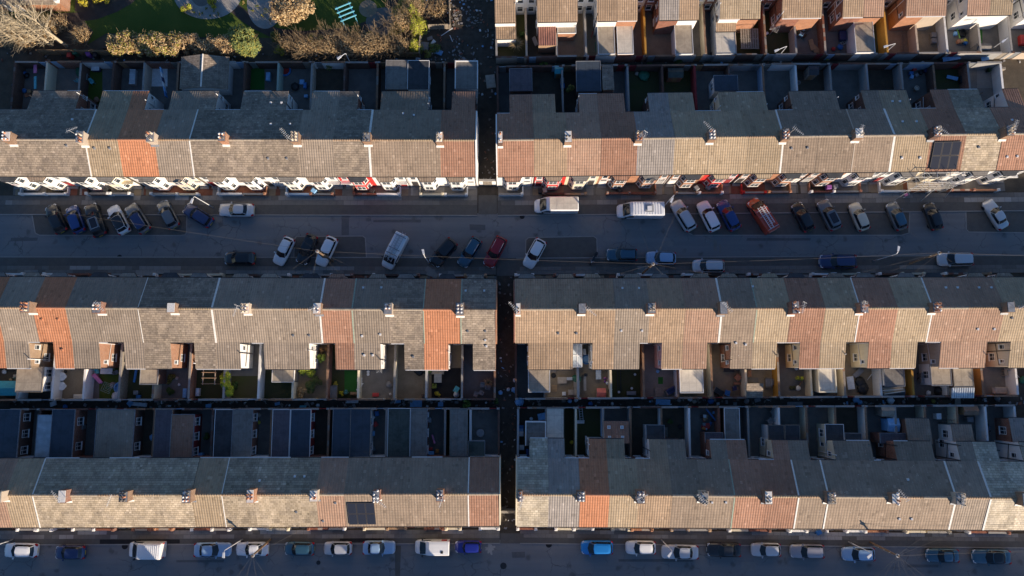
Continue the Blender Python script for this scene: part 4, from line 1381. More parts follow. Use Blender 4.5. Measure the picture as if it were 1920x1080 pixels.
# extensions, row by row (pixel box of the roof, height, covering, walls, kind)
for a in ((341, 108, 425, 167, 2.2, 'tile_mottled', PW, 'gable', 2), (724, 113, 764, 167.5, 2.7, 'felt_grey', BD, 'flat', 0), (765, 113.5, 804, 167.5, 2.75, 'felt_dark', PW, 'flat', 1),
          (853, 113, 896, 166, 2.8, 'felt_grey', PW, 'parapet', 0)):
    extension(R1L, *a[:5], a[5], a[6], a[7], a[8])
for a in ((955, 129, 998, 170.5, 2.7, 'felt_purple', BD, 'flat', 0), (1080, 115, 1127, 171, 3.0, 'felt_blue', BD, 'flat', 0), (1128, 123, 1151, 171, 2.6, 'tile_mottled', BD, 'mono', 0),
          (1338, 141.5, 1384, 170, 2.9, 'felt_blue', PW, 'flat', 1)):
    extension(R1R, *a[:5], a[5], a[6], a[7], a[8])
for a in ((33, 687.5, 78, 735, 2.75, 'felt_tan', PW, 'flat', 2), (264, 687.5, 295, 721, 2.5, 'felt_tan', BD, 'flat', 0), (511, 688.5, 551, 716.5, 2.4, 'felt_tan', 'timber_grey', 'flat', 0)):
    extension(R3L, *a[:5], a[5], a[6], a[7], a[8])
for a in ((990.5, 687.5, 1031, 735, 2.8, 'felt_tan', PW, 'flat', 0), (1073, 645, 1091, 688, 2.6, 'polycarb', PW, 'glazed', 0), (1274, 688, 1319, 736.5, 2.8, 'felt_cream', PW, 'flat', 1),
          (1398, 719, 1430, 744, 2.2, 'tile_mottled', PW, 'mono', 0), (1533, 689, 1570, 736, 2.7, 'felt_cream', PC, 'parapet', 0), (1657, 682.5, 1697, 724, 2.6, 'felt_grey', PW, 'flat', 0),
          (1744, 682, 1785, 723, 2.75, 'felt_tan', PW, 'flat', 1), (1786, 682, 1826, 726, 2.7, 'felt_tan', BR, 'flat', 0), (1782, 727, 1826, 745, 2.2, 'metal_sheet', 'timber_grey', 'corrugated', 0)):
    extension(R3R, *a[:5], a[5], a[6], a[7], a[8])
# long single-storey back wings of the lower row
for a in ((-40, 768, 30.5, 862, 2.9, 'felt_blue', 'brick_dark', 'flat', 3), (71, 778, 98, 862, 2.5, 'metal_sheet', BD, 'flat', 0), (99, 768, 134, 862, 2.9, 'felt_blue', BR, 'flat', 2),
          (182, 768, 247, 862, 2.7, 'tile_grey_brown', BD, 'flat', 2), (292, 768, 318, 862, 2.6, 'felt_purple', BD, 'flat', 0), (322, 777, 360, 862, 2.6, 'tile_red_brown', 'paint_dark_red', 'flat', 3),
          (404, 768, 436, 862, 2.6, 'felt_dark', BD, 'flat', 0), (437, 768, 470, 862, 2.65, 'felt_grey', BR, 'flat', 3), (512, 768, 541, 862, 2.6, 'felt_purple', BD, 'flat', 0), (546, 768, 580, 862, 2.65, 'felt_blue', 'paint_dark_red', 'flat', 3),
          (625, 767, 657, 862, 2.6, 'felt_blue', BD, 'flat', 0), (658, 767, 693, 862, 2.65, 'felt_blue', PW, 'flat', 2), (728, 766, 768, 861, 2.6, 'felt_green', BD, 'flat', 0), (771, 766, 800, 861, 2.6, 'felt_grey', BR, 'flat', 3),
          (844, 766, 876, 861, 2.6, 'felt_grey', BD, 'flat', 0), (878, 827, 909, 861, 2.4, 'felt_green', PW, 'flat', 0)):
    extension(R4L, *a[:5], a[5], a[6], a[7], a[8])
for a in ((985, 789.5, 1024, 836, 2.8, 'felt_grey', PW, 'parapet', 0), (1025, 765.5, 1057, 829, 2.7, 'felt_cream', BD, 'flat', 0), (1132, 791, 1179, 831, 2.8, 'tile_red_brown', PW, 'mono', 0),
          (1212, 797, 1246, 830, 2.8, 'felt_dark', PW, 'flat', 0), (1322, 811, 1356, 830.5, 2.8, 'felt_purple', BR, 'flat', 0), (1358, 765, 1388, 830, 2.7, 'felt_grey', BD, 'flat', 0),
          (1440, 797, 1471, 831, 2.7, 'felt_dark', PW, 'flat', 0), (1472, 797, 1500, 831, 2.7, 'felt_dark', BD, 'flat', 0), (1547, 795.5, 1583, 831, 2.8, 'felt_dark', PC, 'flat', 1), (1584, 812, 1616, 831.5, 2.6, 'felt_dark', BD, 'flat', 0),
          (1650, 812, 1700, 832, 2.7, 'felt_purple', BR, 'flat', 0), (1697, 786, 1745, 832, 2.9, 'tile_grey_brown', BD, 'mono', 0), (1783, 797, 1824, 833, 2.9, 'tile_grey_brown', PW, 'mono', 1), (1892, 785, 1960, 833, 2.9, 'tile_light_grey', BR, 'mono', 1)):
    extension(R4R, *a[:5], a[5], a[6], a[7], a[8])
for a in ((929, 35, 968, 71, 2.7, 'tile_tan', PW, 'mono', 0), (1008, 41, 1043, 84, 2.5, 'metal_red', BB, 'corrugated', 0), (1045, 38, 1080, 62, 2.5, 'felt_tan', BO, 'flat', 0), (1120, 42, 1153, 101, 2.5, 'felt_tan', PW, 'flat', 0),
          (1156, 42, 1188, 101, 2.55, 'felt_cream', BR, 'flat', 0), (1264, 38, 1300, 101, 2.6, 'felt_tan', PW, 'flat', 0), (1341, 32, 1380, 57, 2.8, 'tile_tan', PW, 'mono', 0), (1341, 58, 1380, 100, 2.6, 'felt_cream', PW, 'flat', 0),
          (1600, 33, 1641, 98, 2.7, 'felt_tan', PW, 'flat', 0)):
    extension(R0, *a[:5], a[5], a[6], a[7], a[8])

CD, CT, CN, EA, WD = 'concrete_dark', 'concrete_tan', 'concrete', 'earth', 'weeds'
yards(R1L, 116, 117, 0, 895, [CD, CN, CD, CD, CD, CN, CD, CD, CD, EA, CD, CD, EA, CD], {'*': BD, 1: PC, 5: BD, 4: 'pebbledash', 6: 'paint_blue', 7: BD, 8: 'paint_green', 9: 'pebbledash', 14: PW}, [BD, BR, PW, BD, BR, BR, PW, BD, BD, PW, BD, BR, BD, BD], True)
yards(R1R, 124, 117, 932, 1920, [CD, EA, EA, CD, WD, WD, CD, CD, CD, EA, CD, EA, CD, WD, CN, CD], {'*': BD, 4: 'paint_blue', 6: 'paint_dark_red', 9: PW, 8: 'paint_blue', 10: 'paint_grey', 11: 'paint_grey', 12: 'paint_grey', 14: BR, 15: PW}, [BD, BD, BR, BD, BD, BD, BD, 'paint_grey', PW, BD, 'paint_grey', BD, 'paint_blue', BD, 'paint_grey'], False)
WALLWORD['timber_grey'] = 'grey timber'
WALLWORD['timber'] = 'timber'
yards(R3L, 750, 748.5, 0, 930, [EA, EA, CT, CD, WD, CD, WD, CD, WD, CT, WD, CN, CT, CT, CD], {'*': PW, 2: PW, 3: PW, 4: 'timber_grey', 5: PC, 6: BO, 7: 'paint_grey', 8: PW, 9: PC, 10: BR, 11: PC, 12: PC, 13: 'paint_grey', 14: BR, 15: BR},
      [BB, BD, PW, PW, BR, PC, PC, PW, PW, PC, BR, PW, BB, BR, BD], True)
yards(R3R, 748, 742, 966, 1920, [CD, CT, CT, WD, CN, CT, CT, CT, CD, CD, CT, CT, CD, CD, CN], {'*': PW, 0: BD, 1: PW, 2: 'paint_grey', 3: PC, 4: BO, 5: PW, 6: PC, 7: PC, 8: 'paint_ochre', 9: PC, 10: PC, 11: PW, 12: 'paint_ochre', 13: PW, 14: 'paint_orange'},
      [BR, PW, PW, BD, 'paint_grey', PC, BR, PW, 'pebbledash', BB, 'pebbledash', PW, BR, BD, 'paint_orange'], False)
yards(R4L, 767.5, 766, 0, 936, [CD, EA, CD, CD, EA, CD, CD, EA, CD, CD, EA, CD, CD, EA, CD, WD], {'*': BR, 1: BD, 3: BR, 5: BR, 7: BD, 9: BR, 11: BR, 13: BD, 15: BD, 16: PW, 17: BD}, [BR, BR, BD, BR, BD, BR, BD, BD, BR, BR, BD], True)
yards(R4R, 765, 760, 970, 1920, [EA, WD, WD, CD, EA, EA, CD, CD, CD, CD, CD, EA, CD, CN, CD, CD, CD], {'*': PW, 0: 'paint_grey', 2: PC, 3: 'paint_blue', 4: 'paint_grey', 5: PW, 6: PW, 7: BR, 8: 'paint_grey', 9: PW, 10: PC, 11: PC, 12: PW, 13: PW, 14: PC, 15: PC, 16: PW},
      ['paint_grey', BD, BD, BD, PW, 'pebbledash', BD, BD, 'paint_grey', PW, 'pebbledash', BD, BD, 'paint_grey', PW, 'paint_grey', BD], False)
yards(R0, 106.5, 98, 932, 1920, [WD, EA, CT, CT, CD, CT, CD, CD, WD, WD, CD, CD, WD, CT, CT, CN, CD, CD], {'*': 'pebbledash', 0: BD, 1: 'pebbledash', 3: 'paint_grey', 5: 'paint_ochre', 7: PC, 9: BR, 11: BR, 13: 'paint_ochre', 15: PW, 17: PW},
      ['pebbledash', BR, BD, PW, BR, BD, 'paint_grey', 'paint_grey', BD, 'paint_grey', BD, BD, 'paint_grey', 'paint_grey', BD, 'paint_grey', 'paint_grey'], False)


# front gardens
def fronts(row, y0, y1, x0, x1, mats, east, ground, zt=0.75):
    n = len(row.u) - 1
    fa, fb = row.local(x0, y0, zt), row.local(x1, y1, zt)
    for h in row.houses:
        i, u0, u1 = h['i'], h['u0'], h['u1']
        q = random.Random(i * 31 + int(row.u[-1]) + len(row.key))
        w = u1 - u0
        ft = lambda u: fa[1] + (fb[1] - fa[1]) * (u - fa[0]) / (fb[0] - fa[0])
        f = ft((u0 + u1) / 2)
        ds = 1 if i in CHM[row.key] else -1
        m = mats[i % len(mats)]
        # ground and path
        a, b, c, d = [row.world(*p) for p in ((u0 + .01, row.Ff + 0.02), (u1 - .01, row.Ff + 0.02), (u1 - .01, ft(u1)), (u0 + .01, ft(u0)))]
        poly = [(p.x, p.y) for p in (a, b, c, d)]
        if area2(poly) < 0: poly = poly[::-1]
        g = MB().add([(p[0], p[1], 0.05) for p in poly], [[0, 1, 2, 3]]).build('front_garden', q.choice(ground))
        tag(g, kind='structure')
        pd = 0.80 if row.key[:2] != 'r4' else 0.62
        ud = (u1 - pd) if ds > 0 else (u0 + pd)
        a, b, c, d = [row.world(*p) for p in ((ud - 0.48, row.Ff + 0.02), (ud + 0.48, row.Ff + 0.02), (ud + 0.48, f + 0.05), (ud - 0.48, f + 0.05))]
        poly = [(p.x, p.y) for p in (a, b, c, d)]
        if area2(poly) < 0: poly = poly[::-1]
        tag(MB().add([(p[0], p[1], 0.058) for p in poly], [[0, 1, 2, 3]]).build('garden_path', q.choice(['concrete', 'quarry_tile', 'concrete_dark', 'concrete_tan', 'flag_b'])), kind='structure')
        hh = q.uniform(0.55, 0.9)
        sa, sb = (u0 + 0.06, ud - 0.55) if ds > 0 else (ud + 0.55, u1 - 0.06)
        lab = f"low {WALLWORD[m]} front wall of {nth(row, i, east)}, {row.where}"
        o = wall_obj('garden_wall', row, sa, ft(sa), sb, ft(sb), hh, m, lab, 'wall', 'low front garden walls', th=0.2, cop=q.choice(['kerbstone', m, m]), copw=0.06)
        L = abs(sb - sa)
        pm = q.choice([m, 'paint_white', m])
        for xx in ((0.12, L - 0.12) if q.random() < 0.6 else ((L - 0.12,) if ds > 0 else (0.12,))):
            MB().box(xx - 0.17, xx + 0.17, -0.17, 0.17, 0, hh + 0.22).hexa([(xx - 0.2, -0.2), (xx + 0.2, -0.2), (xx + 0.2, 0.2), (xx - 0.2, 0.2)], hh + 0.22, hh + 0.32, 0, top=[(xx - 0.1, -0.1), (xx + 0.1, -0.1), (xx + 0.1, 0.1), (xx - 0.1, 0.1)]).build('gate_pier', pm, o)
        # return wall beside the path
        sd = ud - 0.55 if ds > 0 else ud + 0.55
        if q.random() < 0.75:
            A, B = row.world(sd, ft(sd) - 0.12), row.world(sd, row.Ff + 0.25)
            loc = o.matrix_basis.inverted() if False else Matrix.Translation(o.location) @ Matrix.Rotation(o.rotation_euler.z, 4, 'Z')
            iv = loc.inverted()
            A, B = iv @ A, iv @ B
            MB().bar((A.x, A.y, hh / 2 - 0.03), (B.x, B.y, hh / 2 - 0.03), 0.16, hh - 0.06).build('return_wall', m, o)


CHM = {'r1l': {1, 3, 5, 7, 9, 11, 13}, 'r1r': {0, 2, 4, 6, 8, 10, 12, 14}, 'r3l': {0, 2, 4, 6, 8, 10, 12, 14}, 'r3r': {0, 2, 4, 6, 8, 10, 12, 14}, 'r4l': {1, 3, 5, 7, 9, 11, 13, 15}, 'r4r': {0, 2, 4, 6, 8, 10, 12, 14, 16}}
GG = ['concrete', 'gravel', 'quarry_tile', 'concrete_dark', 'earth', 'concrete_tan']
fronts(R1L, 363, 364.5, 0, 895, [PW, PW, BR, PW, PW, PC, PW, BO, 'paint_blue', BR, BR, PW, PC, PW], True, GG)
fronts(R1R, 364.5, 355.5, 932, 1920, [PW, 'upvc_dark' if False else BD, BB, BR, BR, BO, BO, PR, BO, BR, BR, PW, BO, BR, BO, PW], False, GG)
fronts(R3L, 514, 516.5, 0, 930, [PW, PW, BR, BD, PW, PC, PC, BD, PW, BD, BR, BD, BR, BR, BB], True, GG)
fronts(R3R, 516, 512.5, 966, 1920, [PW, BR, PW, PW, PW, PW, BD, BR, BD, PW, PC, BD, PC, BR, BB], False, GG)
fronts(R4L, 993.5, 991, 0, 935, [BR, PW, PC, BR, BR, BO, BR, BR, PW, PC, BR, BR, PC, 'brick_buff', BR, PC, PW], True, GG)
fronts(R4R, 991, 999, 970, 1920, [BR, PC, PC, PC, BO, BB, BB, PC, BR, PW, PW, PW, BO, PC, PC, BR, BR], False, GG)

# things fixed on the roofs
def on_slope(row, px, py, rear):
    z = row.ze
    for _ in range(12):
        u, f = row.local(px, py, z)
        z = row.zr - abs(f) * (row.zr - row.ze) / (row.Fb if f < 0 else row.Ff)
        if f < -row.Fb: z = row.ze - (abs(f) - row.Fb) * row.out_drop / row.out_d
    return u, f, z


def add_vents(row, pts, mat):
    for x, y in pts:
        u, f, z = on_slope(row, x, y, 0)
        h = row.house_at(u)
        link('roof_vent', vent_mesh(mat), h['root'], (u - (h['u0'] + h['u1']) / 2, f * row.s, z + 0.02), random.uniform(-0.1, 0.1))


add_vents(R1L, [(508, 193), (528, 193), (508, 233), (544, 233), (756, 213), (776, 216), (136, 224)], 'gutter_white')
add_vents(R1L, [(177, 278), (206, 278), (503, 297), (538, 297), (125, 273)], 'lead')
add_vents(R1R, [(1691, 296), (1725, 296), (1692, 228), (1718, 228), (1888, 294), (1907, 293), (1673, 190), (1687, 190), (1897, 225)], 'gutter_white')
add_vents(R1R, [(1484, 278), (1514, 277), (1835, 276)], 'lead')
add_vents(R3L, [(79, 599), (109, 599), (117, 656)], 'terracotta')
add_vents(R3L, [(681, 539), (715, 539), (679, 630), (713, 627), (683, 666), (699, 666), (873, 545), (908, 545), (910, 638), (912, 649)], 'gutter_white')
add_vents(R3L, [(550, 629), (580, 629), (877, 621), (910, 621), (775, 669)], 'lead')
add_vents(R3R, [(1167, 540), (1198, 540), (1165, 620), (1204, 620), (1773, 539), (1795, 539), (1835, 539), (1858, 539), (1833, 617), (1864, 617), (1411, 537), (1398, 646), (1380, 643)], 'gutter_white')
add_vents(R3R, [(1047, 625), (1081, 625), (1897, 596)], 'lead')
add_vents(R4L, [(553, 893), (571, 893), (487, 901)], 'gutter_white')
add_vents(R4L, [(629, 943), (606, 977), (556, 960)], 'lead')
add_vents(R4R, [(1335, 942), (1361, 942), (1686, 973), (1709, 973), (1702, 899)], 'gutter_white')
# skylights in the tiled extension of the lower row
for x, y in ((1141.5, 801), (1166, 801), (1142.5, 820), (1167, 820)):
    u, f = R4R.local(x, y, 3.0)
    h = R4R.house_at(R4R.local(1155, 810, 3.0)[0])
    MB().box(-0.2, 0.2, -0.2, 0.2, -0.1, 0.1, 0).box(-0.14, 0.14, -0.14, 0.14, 0.1, 0.108, 1).build('rooflight', ['upvc', 'polycarb'], h['root'], (u - (h['u0'] + h['u1']) / 2, f * R4R.s, 3.07))


def solar(row, quad, nx, ny, label):
    p = [on_slope(row, x, y, 0) for x, y in quad]      # top-left, top-right, bottom-right, bottom-left
    W = [row.world(u, f, z + 0.16) for u, f, z in p]
    root = empty('solar_array', W[0])
    tag(root, label, 'solar panels')
    nrm = (W[1] - W[0]).cross(W[3] - W[0]).normalized()
    if nrm.z < 0: nrm = -nrm
    for i in range(nx):
        for j in range(ny):
            def P(s, t): return (W[0] * (1 - s) + W[1] * s) * (1 - t) + (W[3] * (1 - s) + W[2] * s) * t - W[0]
            g = 0.006
            s0, s1, t0, t1 = i / nx + g, (i + 1) / nx - g, j / ny + g, (j + 1) / ny - g
            top = [P(s0, t0), P(s1, t0), P(s1, t1), P(s0, t1)]
            e = 0.018
            inn = [P(s0 + e, t0 + e), P(s1 - e, t0 + e), P(s1 - e, t1 - e), P(s0 + e, t1 - e)]
            mb = MB()
            vs_ = [q for q in top] + [q - nrm * 0.05 for q in top] + [q + nrm * 0.004 for q in inn]
            mb.add(vs_, [[3, 2, 1, 0], [4, 5, 6, 7], [0, 1, 5, 4], [1, 2, 6, 5], [2, 3, 7, 6], [3, 0, 4, 7]], 0)
            mb.add(vs_[8:], [[3, 2, 1, 0]], 1)
            mb.build('solar_panel', ['upvc_dark', 'solar_cell'], root)


solar(R1R, [(1751, 267), (1802, 265.5), (1792, 318), (1741, 318.5)], 3, 2, 'six solar panels on red-brown roof above the scaffolding')
solar(R4L, [(650.5, 943), (702, 942.5), (706, 983), (655, 983.5)], 3, 2, 'black solar panels on smooth brown roof above lower street')

# ------------------------------------------------------------------ vehicles
def loft(mb, stations, m=0, smooth=True):
    """rings of a car body: (x, half width, top, bottom, crown)"""
    rings = []
    for x, hw, zt, zb, cr in stations:
        h = zt - zb
        half = [(0, zt + cr), (hw * 0.55, zt + cr * 0.7), (hw * 0.88, zt - 0.03), (hw * 0.985, zt - 0.14 * min(1, h / 0.5)), (hw, zb + h * 0.45), (hw * 0.97, zb + 0.06), (hw * 0.9, zb)]
        pts = [(x, -y, z) for y, z in half[::-1]] + [(x, y, z) for y, z in half[1:]]
        rings.append(pts)
    n = len(rings[0])
    vs_ = [p for r in rings for p in r]
    fs = []
    for i in range(len(rings) - 1):
        for k in range(n - 1):
            fs.append([i * n + k, (i + 1) * n + k, (i + 1) * n + k + 1, i * n + k + 1])
        fs.append([i * n + n - 1, (i + 1) * n + n - 1, (i + 1) * n, i * n])
    mb.add(vs_, fs, m, smooth)
    mb.add(rings[0], [list(range(n))], m)
    mb.add(rings[-1], [list(range(n))[::-1]], m)


CARS = {}
# kind: length, width, belt, roof height, windscreen base x, roof front x, roof rear x, rear glass base x, bonnet height, tail
SPEC = {
    'hatch': dict(L=4.0, W=1.74, belt=0.93, roof=1.48, wb=0.92, rf=0.22, rr=-1.42, rb=-1.86, hood=0.86, tail=0.94),
    'saloon': dict(L=4.6, W=1.80, belt=0.92, roof=1.43, wb=0.85, rf=0.12, rr=-1.05, rb=-1.62, hood=0.84, tail=0.95),
    'estate': dict(L=4.6, W=1.80, belt=0.93, roof=1.48, wb=0.95, rf=0.22, rr=-1.85, rb=-2.16, hood=0.85, tail=0.95),
    'suv': dict(L=4.5, W=1.86, belt=1.08, roof=1.68, wb=0.98, rf=0.35, rr=-1.75, rb=-2.08, hood=1.03, tail=1.08),
    'mpv': dict(L=4.3, W=1.78, belt=1.02, roof=1.62, wb=1.25, rf=0.45, rr=-1.7, rb=-2.0, hood=0.92, tail=1.0),
    'boxy': dict(L=3.7, W=1.6, belt=0.9, roof=1.5, wb=0.72, rf=0.35, rr=-1.45, rb=-1.72, hood=0.86, tail=0.9),
}


def car_parts(kind):
    if kind in CARS: return CARS[kind]
    s = SPEC[kind]
    L, W, belt, roof = s['L'], s['W'], s['belt'], s['roof']
    h = W / 2
    F = L / 2
    P = {}
    b = MB()
    zb = 0.24 if kind != 'suv' else 0.32
    loft(b, [(-F, h * 0.70, s['tail'] - 0.25, zb + 0.12, 0.0), (-F + 0.05, h * 0.84, s['tail'] - 0.10, zb + 0.05, 0.01), (-F + 0.22, h * 0.94, s['tail'] - 0.01, zb, 0.02), (-F + 0.6, h * 0.985, belt, zb, 0.02),
             (-0.4, h, belt + 0.01, zb, 0.02), (s['wb'], h * 0.99, belt - 0.005, zb, 0.03), (s['wb'] + 0.3, h * 0.98, s['hood'] + 0.02, zb, 0.035), (F - 0.45, h * 0.94, s['hood'] - 0.07, zb, 0.035), (F - 0.2, h * 0.85, s['hood'] - 0.15, zb + 0.02, 0.03),
             (F - 0.05, h * 0.68, s['hood'] - 0.27, zb + 0.08, 0.02), (F, h * 0.52, s['hood'] - 0.38, zb + 0.14, 0.0)])
    # cabin shell
    hb, hr = h * 0.92, h * 0.70
    wb, rf, rr, rb = s['wb'], s['rf'], s['rr'], s['rb']

    def ring(x, y, z): return (x, y, z)
    B = [(wb + 0.10, 0, belt + 0.03), (wb - 0.12, hb * 0.86, belt), (wb - 0.42, hb, belt - 0.02), (rb + 0.45, hb * 0.98, belt - 0.02), (rb + 0.05, hb * 0.86, belt), (rb - 0.03, 0, belt + 0.02)]
    T = [(rf + 0.06, 0, roof - 0.02), (rf - 0.02, hr * 0.86, roof - 0.05), (rf - 0.3, hr, roof - 0.07), (rr + 0.3, hr * 0.97, roof - 0.08), (rr + 0.04, hr * 0.86, roof - 0.08), (rr - 0.02, 0, roof - 0.05)]
    Bf = B + [(x, -y, z) for x, y, z in B[-2:0:-1]]
    Tf = T + [(x, -y, z) for x, y, z in T[-2:0:-1]]
    n = len(Bf)
    b.add(Bf + Tf, [[(i + 1) % n, i, n + i, n + (i + 1) % n] for i in range(n)] + [list(range(n, 2 * n))[::-1]], 0)
    P['body'] = (b.mesh('body', 'car_white'), 1)
    # roof skin with a crown
    r = MB()
    c = ((rf + rr) / 2, 0, roof)
    mid = [(c[0] + (x - c[0]) * 0.72, y * 0.7, roof - 0.012) for x, y, z in Tf]
    Tu = [(x, y, z + 0.012) for x, y, z in Tf]
    r.add(Tu + mid, [[(i + 1) % n, i, n + i, n + (i + 1) % n] for i in range(n)], 0, True)
    r.add(mid + [(c[0], 0, roof + 0.008)], [[i, n, (i + 1) % n] for i in range(n)][::1], 0, True)
    P['roof'] = (r.mesh('roof', 'car_white'), 1)

    def pane(i0, i1, sa, sb, ta, tb, name, off=0.012, i2=None):
        """glass over shell strips i0..i1; sa, sb trims along, ta, tb trims up"""
        mb = MB()
        idx = list(range(i0, i1 + 1))
        bot, top = [], []
        for j in idx:
            p, q = Vector(Bf[j % n]), Vector(Tf[j % n])
            bot.append(p.lerp(q, ta))
            top.append(p.lerp(q, tb))
        bot[0], top[0] = bot[0].lerp(bot[1], sa), top[0].lerp(top[1], sa)
        bot[-1], top[-1] = bot[-1].lerp(bot[-2], sb), top[-1].lerp(top[-2], sb)
        cx = Vector((c[0], 0, 0.7))
        def o(p):
            d = Vector((p.x - cx.x, p.y * 1.6, 0.5)).normalized()
            return p + d * off
        k = len(idx)
        mb.add([o(p) for p in bot] + [o(p) for p in top], [[j + 1, j, k + j, k + j + 1] for j in range(k - 1)], 0, True)
        return mb.mesh(name, 'car_glass')
    # order of the shell points: 0 front centre, 1,2 left front, 3,4 left rear, 5 rear centre, then right
    ws = MB()
    P['windscreen'] = (None, 0)
    def arc(ids, ta, tb, sa, name):
        mb = MB()
        bot = [Vector(Bf[j]).lerp(Vector(Tf[j]), ta) for j in ids]
        top = [Vector(Bf[j]).lerp(Vector(Tf[j]), tb) for j in ids]
        bot[0], top[0] = bot[0].lerp(bot[1], sa), top[0].lerp(top[1], sa)
        bot[-1], top[-1] = bot[-1].lerp(bot[-2], sa), top[-1].lerp(top[-2], sa)
        def o(p):
            d = Vector((p.x - c[0], p.y * 1.6, 0.5)).normalized()
            return p + d * 0.014
        k = len(ids)
        mb.add([o(p) for p in bot] + [o(p) for p in top], [[j + 1, j, k + j, k + j + 1] for j in range(k - 1)], 0, True)
        return mb.mesh(name, 'car_glass')
    P['windscreen'] = (arc([n - 1, 0, 1], 0.06, 0.93, 0.03, 'windscreen'), 0)
    P['rear_window'] = (arc([4, 5, 6], 0.25, 0.92, 0.08, 'rear_window'), 0)
    P['side_window'] = (arc([1, 2, 3, 4], 0.20, 0.88, 0.10, 'side_window'), 0)
    P['side_window_r'] = (arc([6, 7, 8, 9], 0.20, 0.88, 0.10, 'side_window'), 0)
    hl = MB().hexa([(F - 0.36, h * 0.60), (F - 0.10, h * 0.50), (F - 0.14, h * 0.80), (F - 0.40, h * 0.93)], s['hood'] - 0.35, [s['hood'] - 0.12, s['hood'] - 0.19, s['hood'] - 0.20, s['hood'] - 0.13])
    P['headlight'] = (hl.mesh('headlight', 'head_lamp'), 0)
    tl = MB().hexa([(-F + 0.30, h * 0.965), (-F + 0.02, h * 0.86), (-F + 0.02, h * 0.62), (-F + 0.24, h * 0.78)], s['tail'] - 0.32, [s['tail'] - 0.015, s['tail'] - 0.06, s['tail'] - 0.06, s['tail'] + 0.0])
    P['taillight'] = (tl.mesh('taillight', 'tail_lamp'), 0)
    w = MB()
    R = 0.31 if kind != 'suv' else 0.36
    w.lathe([(R * 0.62, -0.09), (R * 0.94, -0.1), (R, -0.06), (R, 0.06), (R * 0.94, 0.1), (R * 0.62, 0.09)], 16)
    w.v = [(x, z, y) for x, y, z in w.v]
    w.f = [q[::-1] for q in w.f]
    P['wheel'] = (w.mesh('wheel', 'rubber'), 0)
    rm = MB().lathe([(R * 0.62, 0.06), (R * 0.6, 0.085), (R * 0.2, 0.07), (0.02, 0.09)], 12)
    rm.v = [(x, z, y) for x, y, z in rm.v]
    rm.f = [q[::-1] for q in rm.f]
    P['rim'] = (rm.mesh('rim', 'alloy'), 0)
    mr = MB().hexa([(-0.07, 0), (0.09, 0), (0.06, 0.19), (-0.05, 0.2)], -0.06, 0.07)
    P['mirror'] = (mr.mesh('mirror', 'car_white'), 1)
    bp = MB()
    bp.box(F - 0.10, F - 0.02, -h * 0.35, h * 0.35, zb + 0.13, s['hood'] - 0.36)
    P['grille'] = (bp.mesh('grille', 'trim'), 0)
    np_ = MB().box(F - 0.01, F + 0.012, -0.26, 0.26, zb + 0.24, zb + 0.35)
    P['number_plate'] = (np_.mesh('number_plate', 'plate_white'), 0)
    nr = MB().box(-F - 0.012, -F + 0.01, -0.26, 0.26, zb + 0.34, zb + 0.45)
    P['number_plate_r'] = (nr.mesh('number_plate', 'plate_yellow'), 0)
    rl = MB()
    for sg in (1, -1):
        rl.tube([(rf - 0.35, sg * hr * 0.93, roof - 0.03), (rf - 0.42, sg * hr * 0.93, roof + 0.04), (rr + 0.38, sg * hr * 0.91, roof + 0.035), (rr + 0.3, sg * hr * 0.91, roof - 0.04)], 0.025, 5)
    P['roof_rail'] = (rl.mesh('roof_rail', 'alloy'), 0)
    CARS[kind] = (s, P, R)
    return CARS[kind]


def set_mat(o, mat):
    o.material_slots[0].link = 'OBJECT'
    o.material_slots[0].material = M(mat)


def place_vehicle(front, rear, z=0.55):
    a, b = at(*front, z), at(*rear, z)
    d = a - b
    return Vector(((a.x + b.x) / 2, (a.y + b.y) / 2, 0)), math.atan2(d.y, d.x), d.length


def car(front, rear, kind, paintm, label, cat='car', roofm=None, rails=None, group='parked cars', ground=0.0, extra=None):
    s, P, R = car_parts(kind)
    loc, ang, L = place_vehicle(front, rear)
    root = empty('parked_car', (loc.x, loc.y, ground), ang)
    k = max(0.9, min(1.12, L / s['L']))
    root.scale = (k, 1.0 + (k - 1) * 0.4, 1.0)
    tag(root, label, cat, group)
    W, F = s['W'], s['L'] / 2

    def put(n, name=None, loc=(0, 0, 0), rz=0, parent=root, mirror=False, mat=None):
        me, pt = P[n]
        o = link(name or n, me, parent, loc, rz)
        if mirror: o.scale = (1, -1, 1)
        if pt: set_mat(o, mat or paintm)
        return o
    put('body')
    put('roof', mat=roofm or paintm)
    put('windscreen')
    put('rear_window')
    put('side_window')
    put('side_window_r', 'side_window')
    for sg in (1, -1):
        put('headlight', mirror=sg < 0)
        put('taillight', mirror=sg < 0)
        put('mirror', loc=(s['wb'] - 0.28, sg * (W / 2 - 0.06), s['belt'] + 0.08), mirror=sg < 0)
        for x in (F - 0.82, -F + 0.80):
            w = put('wheel', loc=(x, sg * (W / 2 - 0.125), R))
            o = put('rim', parent=w)
            if sg < 0: o.scale = (1, -1, 1)
    put('grille')
    put('number_plate')
    put('number_plate_r', 'number_plate')
    if rails:
        o = put('roof_rail')
        set_mat(o, rails)
    if extra: extra(root, s)
    return root


def ladder_mesh(L=3.4, w=0.42, n=11, m='alu'):
    mb = MB()
    for sg in (1, -1): mb.box(-L / 2, L / 2, sg * w / 2 - 0.03, sg * w / 2 + 0.03, -0.03, 0.03)
    for k in range(n):
        x = -L / 2 + L * (k + 0.5) / n
        mb.box(x - 0.02, x + 0.02, -w / 2, w / 2, -0.015, 0.02)
    return mb.mesh('ladder', m)


